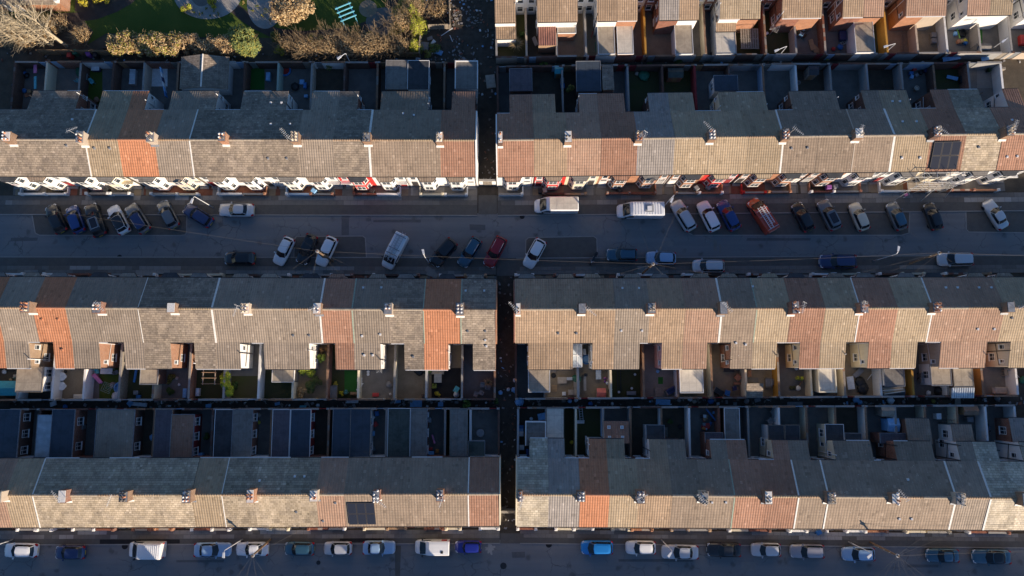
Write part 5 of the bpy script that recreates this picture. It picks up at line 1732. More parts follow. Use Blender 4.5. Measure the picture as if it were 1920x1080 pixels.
def van(front, rear, paintm, label, H=2.25, W=1.98, name='parked_van', extra=None, ribs=8, hood=0.9, ground=0.0, rearglass=False):
    loc, ang, L = place_vehicle(front, rear, 0.9)
    F = L / 2
    root = empty(name, (loc.x, loc.y, ground), ang)
    tag(root, label, 'van', 'parked vans')
    h = W / 2
    b = MB()
    loft(b, [(-F, h * 0.96, H - 0.06, 0.32, 0.0), (-F + 0.08, h * 0.99, H - 0.015, 0.28, 0.01), (-0.2, h, H, 0.28, 0.02), (F - hood - 1.05, h * 0.99, H - 0.01, 0.28, 0.02), (F - hood - 0.72, h * 0.98, H - 0.13, 0.28, 0.02),
             (F - hood + 0.12, h * 0.965, 1.2, 0.28, 0.03), (F - 0.3, h * 0.90, 1.0, 0.28, 0.04), (F - 0.06, h * 0.74, 0.82, 0.34, 0.02), (F, h * 0.6, 0.7, 0.4, 0.0)], 0, False)
    b.build('body', paintm, root)
    x0, x1 = F - hood - 0.62, F - hood + 0.06
    z0, z1 = H - 0.16, 1.26
    ws = MB().add([(x0, h * 0.74, z0), (x0, -h * 0.74, z0), (x1 + 0.06, -h * 0.84, z1), (x1 + 0.12, 0, z1 + 0.02), (x1 + 0.06, h * 0.84, z1)], [[0, 1, 2, 3, 4]])
    ws.v = [(x + 0.03, y, z + 0.03) for x, y, z in ws.v]
    ws.build('windscreen', 'car_glass', root)
    for sg in (1, -1):
        q = [(F - hood - 0.02, 1.22), (F - hood - 0.62, H - 0.36), (F - hood - 1.25, H - 0.36), (F - hood - 1.25, 1.22)]
        m_ = MB().prism_y(q, sg * h * 0.96, sg * (h * 1.0 + 0.012))
        m_.build('side_window', 'car_glass', root)
        MB().hexa([(F - 0.42, sg * h * 0.60), (F - 0.12, sg * h * 0.52), (F - 0.16, sg * h * 0.80), (F - 0.44, sg * h * 0.90)], 0.7, [1.01, 0.95, 0.94, 1.0]).build('headlight', 'head_lamp', root)
        MB().box(-F - 0.012, -F + 0.05, sg * (h * 0.94), sg * (h * 0.82), 0.85, 1.5).build('taillight', 'tail_lamp', root)
        MB().box(F - hood - 0.25, F - hood - 0.08, sg * h, sg * (h + 0.2), 1.28, 1.55).build('mirror', 'black_plastic', root)
        for x in (F - 0.95, -F + 0.95):
            _, P, R = car_parts('suv')
            w = link('wheel', P['wheel'][0], root, (x, sg * (h - 0.13), 0.36))
            o = link('rim', P['rim'][0], w)
            if sg < 0: o.scale = (1, -1, 1)
    if ribs:
        rb = MB()
        xa, xb = -F + 0.25, F - hood - 1.25
        for k in range(ribs):
            x = xa + (xb - xa) * (k + 0.5) / ribs
            rb.box(x - 0.05, x + 0.05, -h * 0.80, h * 0.80, H - 0.02, H + 0.035)
        o = rb.build('roof_rib', paintm, root)
    MB().box(F - 0.02, F + 0.012, -0.26, 0.26, 0.42, 0.53).build('number_plate', 'plate_white', root)
    MB().box(-F - 0.014, -F, -0.26, 0.26, 0.6, 0.71).build('number_plate', 'plate_yellow', root)
    if extra: extra(root, F, h, H)
    return root


def rack_and_ladder(root, F, h, H, m='alu', lm='alu', L=None):
    rk = MB()
    for x in (-F + 0.4, -0.2, F - 1.9):
        rk.box(x - 0.03, x + 0.03, -h * 0.85, h * 0.85, H + 0.08, H + 0.13)
        for sg in (1, -1): rk.box(x - 0.03, x + 0.03, sg * h * 0.82, sg * h * 0.86, H - 0.05, H + 0.13)
    rk.build('roof_rack', m, root)
    L = L or F * 1.75
    link('ladder', ladder_mesh(L, 0.46, 12, lm), root, (-0.55, 0.24, H + 0.17))
    link('ladder', ladder_mesh(L * 0.8, 0.36, 10, lm), root, (-0.35, -0.28, H + 0.17))


# upper street, north kerb, west block
car((94, 385), (118, 436), 'hatch', 'car_black', 'black hatchback at the left end of the angled parked cars')
car((134, 387), (152, 436), 'mpv', 'car_blue', 'dark blue car parked second from left in the upper street')
car((170, 383), (191, 443), 'suv', 'car_black', 'large black car with pale-framed roof window', extra=lambda r, s: MB().box(-1.35, 0.1, -0.5, 0.5, 1.66, 1.695, 0).box(-1.27, 0.02, -0.43, 0.43, 1.69, 1.70, 1).build('sunroof', ['alloy', 'solar_cell'], r), rails='alloy')
car((210, 387), (236, 437), 'hatch', 'car_white', 'white hatchback with black roof between two black cars', roofm='car_black')
car((244, 385), (276, 435), 'suv', 'car_grey', 'dark grey off-roader with pale roof rails', rails='alloy', roofm='car_navy')
car((303, 378), (329, 427), 'hatch', 'car_grey', 'grey hatchback parked askew by the corner of parking bay', roofm='car_grey')
car((347, 388), (397, 420), 'estate', 'car_navy', 'navy estate car parked askew under street lamp')
car((411, 393.5), (477, 394.5), 'saloon', 'car_silver', 'silver saloon half on the pavement')
# upper street, south kerb
car((421, 485), (479, 485), 'hatch', 'car_black', 'black car alone along the south kerb left of white hatchback')
car((520, 496), (545, 446), 'hatch', 'car_white', 'white hatchback at left of the three angled cars', rails='alloy')
car((564, 495), (587, 441), 'hatch', 'car_black', 'black hatchback between two pale cars, south side')
car((600, 498), (625, 445), 'hatch', 'car_white', 'white car beneath the wooden pole, south side')
van((724, 502), (756, 441), 'car_white', 'white van carrying long ladder on roof rack', H=2.0, W=1.85, ribs=0, extra=lambda r, F, h, H: rack_and_ladder(r, F, h, H, 'trim', 'galv'))
car((812, 497), (851, 452), 'suv', 'car_black', 'black car right of the leaning street lamp', roofm='car_black')
car((865, 499), (896, 448), 'estate', 'car_teal', 'blue-green estate car with roof rails beside red car', rails='chrome')
car((914, 500), (942, 446), 'estate', 'car_red', 'red estate car with silver roof rails', rails='chrome')
car((988, 501), (1016, 450), 'hatch', 'car_white', 'white hatchback parked alone in the empty bay')
car((1138, 477.5), (1193, 478.5), 'estate', 'car_teal', 'dark blue car beside the motorcycle', rails='trim')
car((1211, 483), (1267, 485), 'hatch', 'car_sky', 'pale blue car under the pole, south kerb')
car((1298, 499), (1357, 499.5), 'mpv', 'car_silver', 'silver people carrier with wheels on the pavement', ground=0.06)
car((1534, 491), (1604, 491), 'suv', 'car_navy', 'large navy car parked along the south kerb', ground=0.06)
car((1757, 487.5), (1822, 486.5), 'mpv', 'car_silver', 'silver car under fan of wires at right', ground=0.05)
# upper street, north kerb, east block
def loose_sheet(root, F, h, H): pass


van((1002, 386), (1083, 386), 'car_white', 'white van with dusty ribbed roof nearest the alley', H=2.3, extra=lambda r, F, h, H: MB().box(-F + 0.12, F - 2.0, -h * 0.86, h * 0.86, H + 0.02, H + 0.045).build('roof_panel', 'felt_cream', r))
van((1157, 395.5), (1242, 395.5), 'car_white', 'white van with solar panel on its roof', H=2.35, W=2.0, ribs=10, extra=lambda r, F, h, H: (MB().box(-F + 1.5, -F + 2.6, -0.5, 0.5, H + 0.04, H + 0.1).build('solar_panel', 'galv', r), MB().box(-F + 1.75, -F + 2.35, -0.3, 0.3, H + 0.1, H + 0.2).build('roof_hatch', 'car_white', r)))
car((1264, 378), (1297, 432), 'suv', 'car_silver', 'silver off-roader beside the leaning street lamp', rails='alloy', roofm='car_silver')
def pickup_cover(r, s):
    MB().box(-1.95, -0.65, -0.72, 0.72, 1.0, 1.12).build('load_cover', 'car_white', r)
    MB().box(-1.3, -1.22, -0.72, 0.72, 1.12, 1.15).box(-0.9, -0.84, -0.72, 0.72, 1.12, 1.15).build('cover_bar', 'alloy', r)


car((1314, 379), (1341, 433), 'suv', 'car_white', 'white pickup with covered load bed', 'pickup', extra=lambda r, s: MB().box(-1.75, -0.3, -0.64, 0.64, 1.66, 1.72).box(-1.2, -1.14, -0.64, 0.64, 1.72, 1.76).build('load_cover', 'car_white', r))
car((1351, 377), (1380, 431), 'hatch', 'car_blue', 'blue car with dark red seats showing', roofm='car_blue')
van((1409, 374), (1448, 434), 'car_van_red', 'orange-red van with white ladder on the roof', H=1.95, W=1.85, ribs=6, extra=lambda r, F, h, H: rack_and_ladder(r, F, h, H, 'alu', 'gutter_white', F * 1.3))
car((1491, 381), (1518, 433), 'hatch', 'car_black', 'black car right of the orange-red van', roofm='car_black')
car((1539, 376), (1567, 431), 'suv', 'car_grey', 'dark grey car with glass roof panel', extra=lambda r, s: MB().box(-1.4, 0.05, -0.45, 0.45, 1.665, 1.69).build('sunroof', 'solar_cell', r))
car((1599, 381), (1621, 432), 'hatch', 'car_cream', 'cream car parked at an angle')
car((1669, 380), (1691, 431), 'hatch', 'car_grey', 'blue-grey hatchback right of the cream car', roofm='car_teal')
car((1739, 381), (1757, 431), 'hatch', 'car_black', 'black hatchback below the scaffolding')
car((1849, 376), (1882, 428), 'saloon', 'car_silver', 'pale silver saloon parked alone at upper right')
# lower street
car((9, 1031), (72, 1032), 'hatch', 'car_white', 'white car at the left edge of the lower street')
car((104, 1035), (161, 1035.5), 'hatch', 'car_navy', 'navy car left of the white van, lower street')
van((241, 1030), (308, 1031), 'car_white', 'white panel van by the tarmac trench, lower street', H=2.1, ribs=9)
car((434, 1030), (365, 1030.5), 'saloon', 'car_sky', 'sky blue saloon under the lamp, lower street')
car((443, 1029), (504, 1029), 'saloon', 'car_white', 'white saloon beneath the wooden pole, lower street')
car((534, 1028), (590, 1028.5), 'hatch', 'car_teal', 'dark slate blue hatchback, lower street')
car((611, 1027.5), (657, 1027.5), 'hatch', 'car_silver', 'small silver car, lower street')
car((741, 1026), (681, 1026.5), 'saloon', 'car_sky', 'light blue saloon left of white and red van')
van((778, 1025.5), (843, 1025.5), 'car_white', 'white van with red flash on its side', H=1.85, W=1.82, ribs=0, hood=0.85,
    extra=lambda r, F, h, H: [MB().box(-F + 0.3, -F + 1.0, sg * h * 0.99, sg * (h + 0.012), 0.9, 1.6).build('red_flash', 'tail_lamp', r) for sg in (1, -1)] and MB().box(-F + 0.75, -F + 1.05, 0.3, 0.6, H, H + 0.05).build('roof_vent', 'trim', r))
car((853, 1025), (903, 1025), 'boxy', 'car_royal', 'small royal blue boxy car near the alley')
car((1089, 1026), (1149, 1026), 'mpv', 'car_bright_blue', 'bright blue car, first east of the alley')
car((1173, 1026), (1229, 1026.5), 'hatch', 'car_white', 'white hatchback right of bright blue car')
car((1240, 1034), (1309, 1035), 'saloon', 'car_silver', 'pale silver saloon with lamp over its bonnet')
car((1325, 1030), (1388, 1031), 'saloon', 'car_black', 'black saloon in the lower street, east block')
car((1408, 1030), (1463, 1030.5), 'hatch', 'car_silver', 'silver-grey hatchback right of black saloon')
car((1481, 1033), (1544, 1033.5), 'estate', 'car_mauve', 'mauve-grey estate car, lower street')
car((1578, 1038), (1639, 1038.5), 'hatch', 'car_sky', 'pale blue car left of the wire pole')
car((1737, 1041), (1795, 1041.5), 'saloon', 'car_teal', 'dark blue saloon right of the wire pole')
car((1822, 1043), (1893, 1044), 'saloon', 'car_teal', 'dark teal saloon at the right edge, lower street', roofm='car_glass')

# motorcycle
a, b = at(1106, 497, 0.4), at(1119, 474, 0.4)
d = a - b
root = empty('motorcycle', ((a.x + b.x) / 2, (a.y + b.y) / 2, 0), math.atan2(d.y, d.x))
tag(root, 'black motorcycle parked by the kerb near dark blue car', 'motorcycle')
for x in (0.68, -0.68):
    t_ = MB().lathe([(0.22, -0.05), (0.30, -0.06), (0.32, 0), (0.30, 0.06), (0.22, 0.05)], 14)
    t_.v = [(p[0], p[2], p[1]) for p in t_.v]
    t_.build('wheel', 'rubber', root, (x, 0, 0.32))
MB().hexa([(-0.55, -0.13), (0.1, -0.15), (0.1, 0.15), (-0.55, 0.13)], 0.68, 0.82).build('seat', 'black_plastic', root)
MB().hexa([(0.05, -0.17), (0.5, -0.12), (0.5, 0.12), (0.05, 0.17)], 0.62, [0.98, 0.9, 0.9, 0.98]).build('fuel_tank', 'car_black', root)
MB().box(-0.35, 0.35, -0.17, 0.17, 0.25, 0.6).build('engine', 'galv', root)
MB().tube([(0.68, 0, 0.32), (0.45, 0, 0.95)], 0.04, 6).tube([(0.42, -0.38, 0.98), (0.48, 0, 1.02), (0.42, 0.38, 0.98)], 0.022, 6).build('handlebar', 'alloy', root)
MB().hexa([(-0.95, -0.17), (-0.6, -0.2), (-0.6, 0.2), (-0.95, 0.17)], 0.7, 1.0).build('top_box', 'black_plastic', root)
MB().lathe([(0.09, 0), (0.09, 0.08)], 10).build('headlight', 'head_lamp', root, (0.6, 0, 0.85))

# ------------------------------------------------------------------ street lamps, poles, wires
def lamp(base, top, head, label, z0=0.1, h=6.0, arm=0.8):
    """post from base pixel; the arm reaches out over the road"""
    a = at(*base, z0)
    hp = at(*head, h)
    root = empty('street_lamp', (a.x, a.y, z0))
    tag(root, label, 'street lamp', 'grey street lamps')
    d = Vector((hp.x - a.x, hp.y - a.y, 0))
    L = max(0.5, min(1.6, d.length))
    d = d.normalized() if d.length > 0.01 else Vector((0, -1, 0))
    MB().tube([(0, 0, 0), (0, 0, 1.3)], 0.085, 8).build('base', 'galv', root)
    MB().tube([(0, 0, 1.3), (0, 0, h - 0.15)], [0.06, 0.045], 8).build('post', 'lamp_grey', root)
    MB().tube([(0, 0, h - 0.15), d * 0.12 + Vector((0, 0, h + 0.02)), d * (L - 0.25) + Vector((0, 0, h + 0.1))], 0.04, 7).build('arm', 'lamp_grey', root)
    p = Vector((-d.y, d.x, 0))
    q = [d * (L - 0.3) - p * 0.11, d * (L + 0.32) - p * 0.15, d * (L + 0.36) + p * 0.15, d * (L - 0.3) + p * 0.11]
    hd = MB().hexa([(x.x, x.y) for x in q], h + 0.03, h + 0.15).build('lamp_head', 'lamp_grey', root)
    q = [d * (L - 0.1) - p * 0.09, d * (L + 0.26) - p * 0.1, d * (L + 0.26) + p * 0.1, d * (L - 0.1) + p * 0.09]
    MB().hexa([(x.x, x.y) for x in q], h + 0.0, h + 0.03).build('lens', 'head_lamp', hd)


lamp((400, 389), (362, 367), (361, 377), 'street lamp on north pavement beside navy estate car')
lamp((805, 494), (794, 482), (794, 473), 'street lamp on south pavement left of black car')
lamp((1245, 386), (1259, 369), (1259, 376), 'street lamp on north pavement beside silver off-roader')
lamp((1637, 490), (1681, 476), (1683, 467), 'street lamp on south pavement right of large navy car')
lamp((455, 1011), (421, 1027), (420.5, 1039), 'street lamp leaning over sky blue saloon')
lamp((1240, 1012), (1252, 1026), (1256, 1038), 'street lamp over pale silver saloon bonnet')
lamp((1591, 1016), (1629, 1033), (1630, 1041), 'street lamp over pale blue car by the wire pole')
lamp((24, 1012), (-22, 1026), (-23, 1036), 'street lamp at the left edge of the lower street')
lamp((1852, 96.5), (1880, 82), (1880, 78), 'lamp standing in the back alley at upper right', h=4.2)
lamp((1455, 111), (1450, 100), (1452, 97), 'lamp in the upper back alley above eighth house', h=4.0)
lamp((660, 124), (648, 116), (637, 109), 'lamp in the back alley below the garden hedge', h=4.0)
lamp((1651, 106), (1657, 97), (1660, 88), 'lamp in the upper back alley beside brown flat roof', h=4.0)


def pole(top, base, h, label, z0=0.1):
    a = at(*base, z0)
    root = empty('utility_pole', (a.x, a.y, z0))
    tag(root, label, 'pole', 'wooden wire poles')
    t = at(*top, z0 + h)
    off = Vector((t.x - a.x, t.y - a.y, 0)) 
    if off.length > 0.5: off = off.normalized() * 0.3
    MB().tube([(0, 0, 0), off * 0.5 + Vector((0, 0, h * 0.5)), off + Vector((0, 0, h))], [0.15, 0.13, 0.10], 9).build('post', 'wood_pole', root)
    MB().lathe([(0.2, h - 0.45), (0.23, h - 0.4), (0.23, h - 0.3), (0.2, h - 0.25)], 10).build('ring_head', 'galv', root, (off.x, off.y, 0))
    st = MB()
    for k in range(8):
        z = 2.6 + k * 0.7
        sg = 1 if k % 2 else -1
        if z < h - 0.6: st.tube([(off.x * z / h, off.y * z / h, z), (off.x * z / h + sg * 0.3, off.y * z / h, z)], 0.018, 4)
    st.build('step', 'galv', root)
    return Vector((a.x + off.x, a.y + off.y, z0 + h - 0.3))


PA = pole((588, 467), (624, 490), 7.3, 'wooden pole rising beside white car, south pavement')
PB = pole((1227, 491), (1203, 514), 7.3, 'wooden pole above pale blue car, upper street')
PC_ = pole((1761, 470), (1706, 494), 7.3, 'wooden pole beside silver car at right, upper street')
PD = pole((472, 1043), (507, 1012), 7.3, 'wooden pole above white saloon, lower street')
PE = pole((1677, 1043), (1632, 1017), 7.3, 'wooden pole with fan of wires, lower street')
WN = [0]


def wire(a, b, sag, label, r=0.007):
    pts = []
    n = 10
    for k in range(n + 1):
        t = k / n
        p = a.lerp(b, t)
        pts.append((p.x, p.y, p.z - sag * 4 * t * (1 - t)))
    o = MB().tube(pts, r, 4).build('overhead_wire', 'wire')
    tag(o, label, 'wire', 'overhead wires')


wire(PA, PB, 0.7, 'long overhead wire between left and middle poles of upper street', 0.0095)
wire(PB, PC_, 0.7, 'long overhead wire between middle and right poles of upper street', 0.0095)
wire(PC_, at(2040, 481, 7.2), 0.3, 'bright overhead wire running off the right edge, upper street', 0.014)
wire(PA, at(90, 394, 7.0), 0.5, 'overhead wire crossing the angled black cars at left', 0.010)
wire(PE, at(2040, 1033, 7.2), 0.4, 'overhead wire running off the right edge, lower street', 0.0095)


def fan(P, row, hs, z, f, who):
    for i in hs:
        h = row.houses[i]
        q = row.world((h['u0'] + h['u1']) / 2 + 0.6, f, z)
        east = row.key.endswith('l')
        wire(P, q, 0.25, f"thin wire from {who} to {nth(row, i, east)}, {row.where}")


fan(PA, R3L, [8, 9, 10, 11], 5.2, R3L.Ff + 0.1, 'left upper pole')
fan(PA, R1L, [6, 8], 5.0, R1L.Ff + 0.1, 'left upper pole')
fan(PB, R3R, [2, 4, 6], 5.2, R3R.Ff + 0.1, 'middle upper pole')
fan(PB, R1R, [3, 5], 5.0, R1R.Ff + 0.1, 'middle upper pole')
fan(PC_, R3R, [9, 10, 11, 13], 5.2, R3R.Ff + 0.1, 'right upper pole')
fan(PC_, R1R, [9, 11], 5.0, R1R.Ff + 0.1, 'right upper pole')
fan(PD, R4L, [6, 8, 10], 5.2, R4L.Ff + 0.1, 'left lower pole')
fan(PE, R4R, [9, 11, 13, 14], 5.2, R4R.Ff + 0.1, 'fan pole')
for k in range(7):
    x = -11 + k * 4.4
    wire(PE, Vector((PE.x + x, -32.6, 5.0)), 0.25, f"{ORD[k]} wire from left fanning south from fan pole")
for k in range(4):
    x = -9 + k * 5.2
    wire(PD, Vector((PD.x + x, -32.6, 5.0)), 0.25, f"{ORD[k]} wire from left fanning south from left lower pole")

# scaffolding against the white fronts at upper right
def scaffold(row, x0, x1):
    u0, u1 = row.local(x0, 350, 2.5)[0], row.local(x1, 350, 2.5)[0]
    c = row.world((u0 + u1) / 2, row.Ff + 1.2)
    root = empty('scaffolding', c, row.ang)
    tag(root, 'pale metal scaffolding with boards against fronts below solar panels', 'scaffolding')
    n = 4
    w = (u1 - u0)
    for k in range(n):
        x = -w / 2 + w * k / (n - 1)
        for y in (-0.62, 0.62):
            MB().tube([(x, y, 0.05), (x, y, 6.3)], 0.03, 6).build('standard', 'alu', root)
        for z in (2.0, 4.0, 5.9):
            MB().tube([(x, -0.75, z), (x, 0.75, z)], 0.028, 5).build('transom', 'alu', root)
    for z in (2.0, 3.0, 4.0, 5.0, 5.9):
        for y in (-0.62, 0.62):
            if z in (3.0, 5.0) and y > 0: continue
            MB().tube([(-w / 2 - 0.25, y, z - 0.05), (w / 2 + 0.25, y, z - 0.05)], 0.028, 5).build('ledger', 'alu', root)
    for k in range(n - 1):
        xa, xb = -w / 2 + w * k / (n - 1), -w / 2 + w * (k + 1) / (n - 1)
        MB().tube([(xa, -0.66, 2.0), (xb, -0.66, 5.8)] if k % 2 else [(xa, -0.66, 5.8), (xb, -0.66, 2.0)], 0.026, 5).build('brace', 'alu', root)
    for z in (2.05,):
        for y in (-0.45, -0.2, 0.05, 0.3):
            MB().box(-w / 2, w / 2, y - 0.11, y + 0.11, z, z + 0.04).build('board', 'felt_tan', root)
    for (a_, b_) in (((-w / 2 - 0.9, -1.5, 0.2), (-w / 2 + 0.1, -0.6, 4.0)), ((w / 2 + 0.7, -1.5, 0.2), (w / 2 - 0.1, -0.6, 4.0)), ((0.1, -1.7, 0.2), (0.3, -0.6, 4.0))):
        MB().tube([a_, b_], 0.028, 5).build('raker', 'alu', root)


scaffold(R1R, 1706, 1778)

# gates across the mouths of the cross alley
for x0, x1, y, h, m, lb in ((898, 930, 338, 2.1, 'paint_white', 'white-topped wall closing the alley above the upper street'), (939, 969, 960, 2.0, 'paint_grey', 'grey wall across the alley near the lower street')):
    a, b = at(x0, y, h), at(x1, y, h)
    o = MB().box(a.x, b.x, a.y - 0.11, a.y + 0.11, 0, h).build('alley_wall', m)
    tag(o, lb, 'wall')
    MB().box(a.x - 0.02, b.x + 0.02, a.y - 0.15, a.y + 0.15, h, h + 0.07).build('coping', 'kerbstone', o)
    c = (a.x + b.x) / 2
    g = MB()
    for k in range(6): g.box(c - 0.55 + k * 0.19, c - 0.40 + k * 0.19, a.y - 0.18, a.y - 0.15, 0.05, 1.85)
    g.box(c - 0.6, c + 0.6, a.y - 0.155, a.y - 0.112, 0.05, 1.9)
    g.build('gate', 'timber_grey', o)

# ------------------------------------------------------------------ vegetation
def leafcloud(name, mats, centers, n, size, seed, parent=None, loc=(0, 0, 0), up=0.3, aspect=1.7):
    """many small leaf faces in clumps; centers are (x, y, z, rx, ry, rz)"""
    q = random.Random(seed)
    vs_, fs, ms = [], [], []
    vol = [c[3] * c[4] * c[5] for c in centers]
    for _ in range(n):
        c = q.choices(centers, vol)[0]
        while True:
            x, y, z = q.uniform(-1, 1), q.uniform(-1, 1), q.uniform(-1, 1)
            d = x * x + y * y + z * z
            if 0.12 < d < 1: break
        k = 1.0 / math.sqrt(d) * q.uniform(0.62, 1.06)
        p = Vector((c[0] + x * k * c[3], c[1] + y * k * c[4], c[2] + z * k * c[5]))
        if p.z < 0.02: p.z = q.uniform(0.02, 0.3)
        nrm = Vector((x + q.uniform(-0.7, 0.7), y + q.uniform(-0.7, 0.7), z + up + q.uniform(-0.5, 0.7))).normalized()
        t = nrm.orthogonal().normalized()
        t.rotate(Matrix.Rotation(q.uniform(0, 6.28), 3, nrm))
        b = nrm.cross(t)
        s = size * q.uniform(0.55, 1.25)
        w = s / aspect
        i = len(vs_)
        vs_ += [p - t * s, p + b * w * 0.8 , p + t * s, p - b * w * 0.8]
        fs.append([i, i + 1, i + 2, i + 3])
        ms.append(q.randrange(len(mats)))
    mb = MB()
    mb.v, mb.f, mb.m, mb.s = [tuple(v) for v in vs_], fs, ms, [False] * len(fs)
    return mb.build(name, mats, parent, loc)


def clumps(rx, ry, rz, k, seed, r=(0.28, 0.42), z0=None):
    q = random.Random(seed)
    out = []
    for i in range(k):
        while True:
            x, y, z = q.uniform(-1, 1), q.uniform(-1, 1), q.uniform(-1, 1)
            if x * x + y * y + z * z < 1: break
        s = q.uniform(*r)
        out.append((x * rx * 0.75, y * ry * 0.75, (z0 if z0 is not None else rz) + z * rz * 0.72, rx * s, ry * s, rz * s))
    return out


def branch(mb, p, d, L, r, depth, q, spread=0.6, n=3, up=0.15, m=0):
    e = p + d * L
    midp = p + d * L * 0.5 + Vector((q.uniform(-1, 1), q.uniform(-1, 1), q.uniform(-0.5, 0.5))) * L * 0.06
    mb.tube([p, midp, e], [r, r * 0.82, r * 0.62], 5 if r > 0.04 else 4 if r > 0.015 else 3, m)
    if depth <= 0: return
    for k in range(n):
        nd = (d + Vector((q.uniform(-1, 1), q.uniform(-1, 1), q.uniform(-0.6, 1))) * spread + Vector((0, 0, up))).normalized()
        s = e if k == 0 else p + d * L * q.uniform(0.4, 0.95)
        branch(mb, s, nd, L * q.uniform(0.55, 0.85), r * 0.6, depth - 1, q, spread, n, up, m)


def shrub(px, py, rx, rz, mats, label, n=700, size=0.09, seed=1, ry=None, twigs=True, cat='shrub', name='shrub', k=9, z=0.0):
    """bush standing where a pixel shows the middle of its crown"""
    c = at(px, py, rz * 1.0)
    root = empty(name, (c.x, c.y, z))
    tag(root, label, cat)
    ry = ry or rx
    leafcloud('crown', mats, clumps(rx, ry, rz, k, seed), n, size, seed, root)
    if twigs:
        q = random.Random(seed)
        mb = MB()
        for j in range(5): branch(mb, Vector((q.uniform(-.2, .2), q.uniform(-.2, .2), 0)), Vector((q.uniform(-.5, .5) , q.uniform(-.5, .5), 1)).normalized(), rz * 0.8, 0.035, 2, q, 0.7)
        mb.build('stem', 'bark', root)
    return root


def spiky(px, py, r, h, label, seed, m='twig', n=70, cat='shrub'):
    """winter-bare shrub of many thin upright stems"""
    c = at(px, py, h * 0.6)
    root = empty('bare_shrub', (c.x, c.y, 0))
    tag(root, label, cat)
    q = random.Random(seed)
    mb = MB()
    for k in range(n):
        a = q.uniform(0, 6.28)
        s = r * math.sqrt(q.random())
        p = Vector((s * 0.55 * math.cos(a), s * 0.55 * math.sin(a), 0))
        d = Vector((math.cos(a) * s / r * 0.8 + q.uniform(-.25, .25), math.sin(a) * s / r * 0.8 + q.uniform(-.25, .25), 1)).normalized()
        branch(mb, p, d, h * q.uniform(0.45, 0.7), 0.035, 2, q, 0.55, 2, 0.1)
    mb.build('stem', m, root)
    leafcloud('dead_leaves', ['leaf_brown', 'leaf_straw'], [(0, 0, h * 0.62, r * 0.95, r * 0.95, h * 0.42)], int(420 * r * r), 0.09, seed, root)
    return root


# lawns, paths and beds of the big garden
def gpoly(name, pts, z, mat): return sheet(name, pts, z, mat)


gpoly('lawn', [(-60, -60), (800, -60), (790, 60), (700, 66), (560, 78), (440, 72), (200, 62), (150, 92), (-60, 92)], 0.0, 'grass')
gpoly('flower_bed', [(-60, 60), (60, 40), (150, 30), (175, 60), (160, 92), (-60, 92)], 0.006, 'earth')
gpoly('flower_bed', [(430, 70), (560, 72), (720, 60), (800, 55), (800, 98), (430, 98)], 0.006, 'earth')
gpoly('flower_bed', [(142, -20), (230, -20), (222, 4), (185, 20), (140, 22)], 0.006, 'earth')
def ribbon(name, pts, w, z, mat):
    W = [at(*p, z) for p in pts]
    L, R = [], []
    for i, p in enumerate(W):
        d = (W[min(i + 1, len(W) - 1)] - W[max(i - 1, 0)]).normalized()
        s = Vector((-d.y, d.x, 0)) * (w / 2)
        L.append(p + s)
        R.append(p - s)
    mb = MB()
    n = len(W)
    mb.add([(v.x, v.y, z) for v in L + R], [[i, n + i, n + i + 1, i + 1] for i in range(n - 1)])
    return tag(mb.build(name, mat), kind='structure')


ribbon('garden_path', [(95, 34), (140, 33), (180, 27), (215, 14), (240, 0), (262, -20)], 1.5, 0.012, 'path_brown')
ribbon('garden_path', [(410, -20), (432, 8), (455, 28), (480, 45), (515, 62), (560, 68), (610, 66), (660, 60), (700, 45), (730, 20), (742, -20)], 1.6, 0.012, 'path_brown')
def disc(name, cx, cy, rx, ry, z, mat, n=40):
    return gpoly(name, [(cx + rx * math.cos(k * 2 * math.pi / n), cy + ry * math.sin(k * 2 * math.pi / n)) for k in range(n)], z, mat)


disc('gravel_bed', 389, -12, 64, 48, 0.016, 'gravel')
disc('gravel_bed', 497, 6, 34, 48, 0.016, 'gravel')
disc('paved_circle', 377, -14, 20, 26, 0.022, 'concrete_dark')
disc('paved_circle', 720, 40, 34, 26, 0.02, 'concrete_dark')
disc('mulch_circle', 690, 16, 17, 16, 0.026, 'concrete_tan')
q = random.Random(8)
for k, (x, y, r, m) in enumerate(((386, 16, 2.6, 'leaf_green'), (379, 24, 1.8, 'leaf_evergreen'), (402, 20, 2, 'leaf_olive'), (407, 26, 3, 'leaf_brown'), (394, 30, 1.8, 'leaf_green'), (373, 27, 2.2, 'leaf_olive'), (398, 12, 2.4, 'leaf_brown'),
                                  (455, 5, 3, 'leaf_brown'), (474, 18, 3, 'leaf_evergreen'), (498, 20, 4.5, 'leaf_evergreen'), (491, 28, 2.6, 'leaf_olive'), (506, 37, 2, 'leaf_green'), (483, 12, 4, 'leaf_green'), (362, 22, 2, 'leaf_green'))):
    shrub(x, y, r * 0.075 * 1.6, 0.28, [m, 'leaf_olive'], f"small clipped plant in the pale gravel, {ORD[k]} counted from the round bed", 120, 0.07, 50 + k, twigs=False, cat='plant', name='garden_plant', k=4)

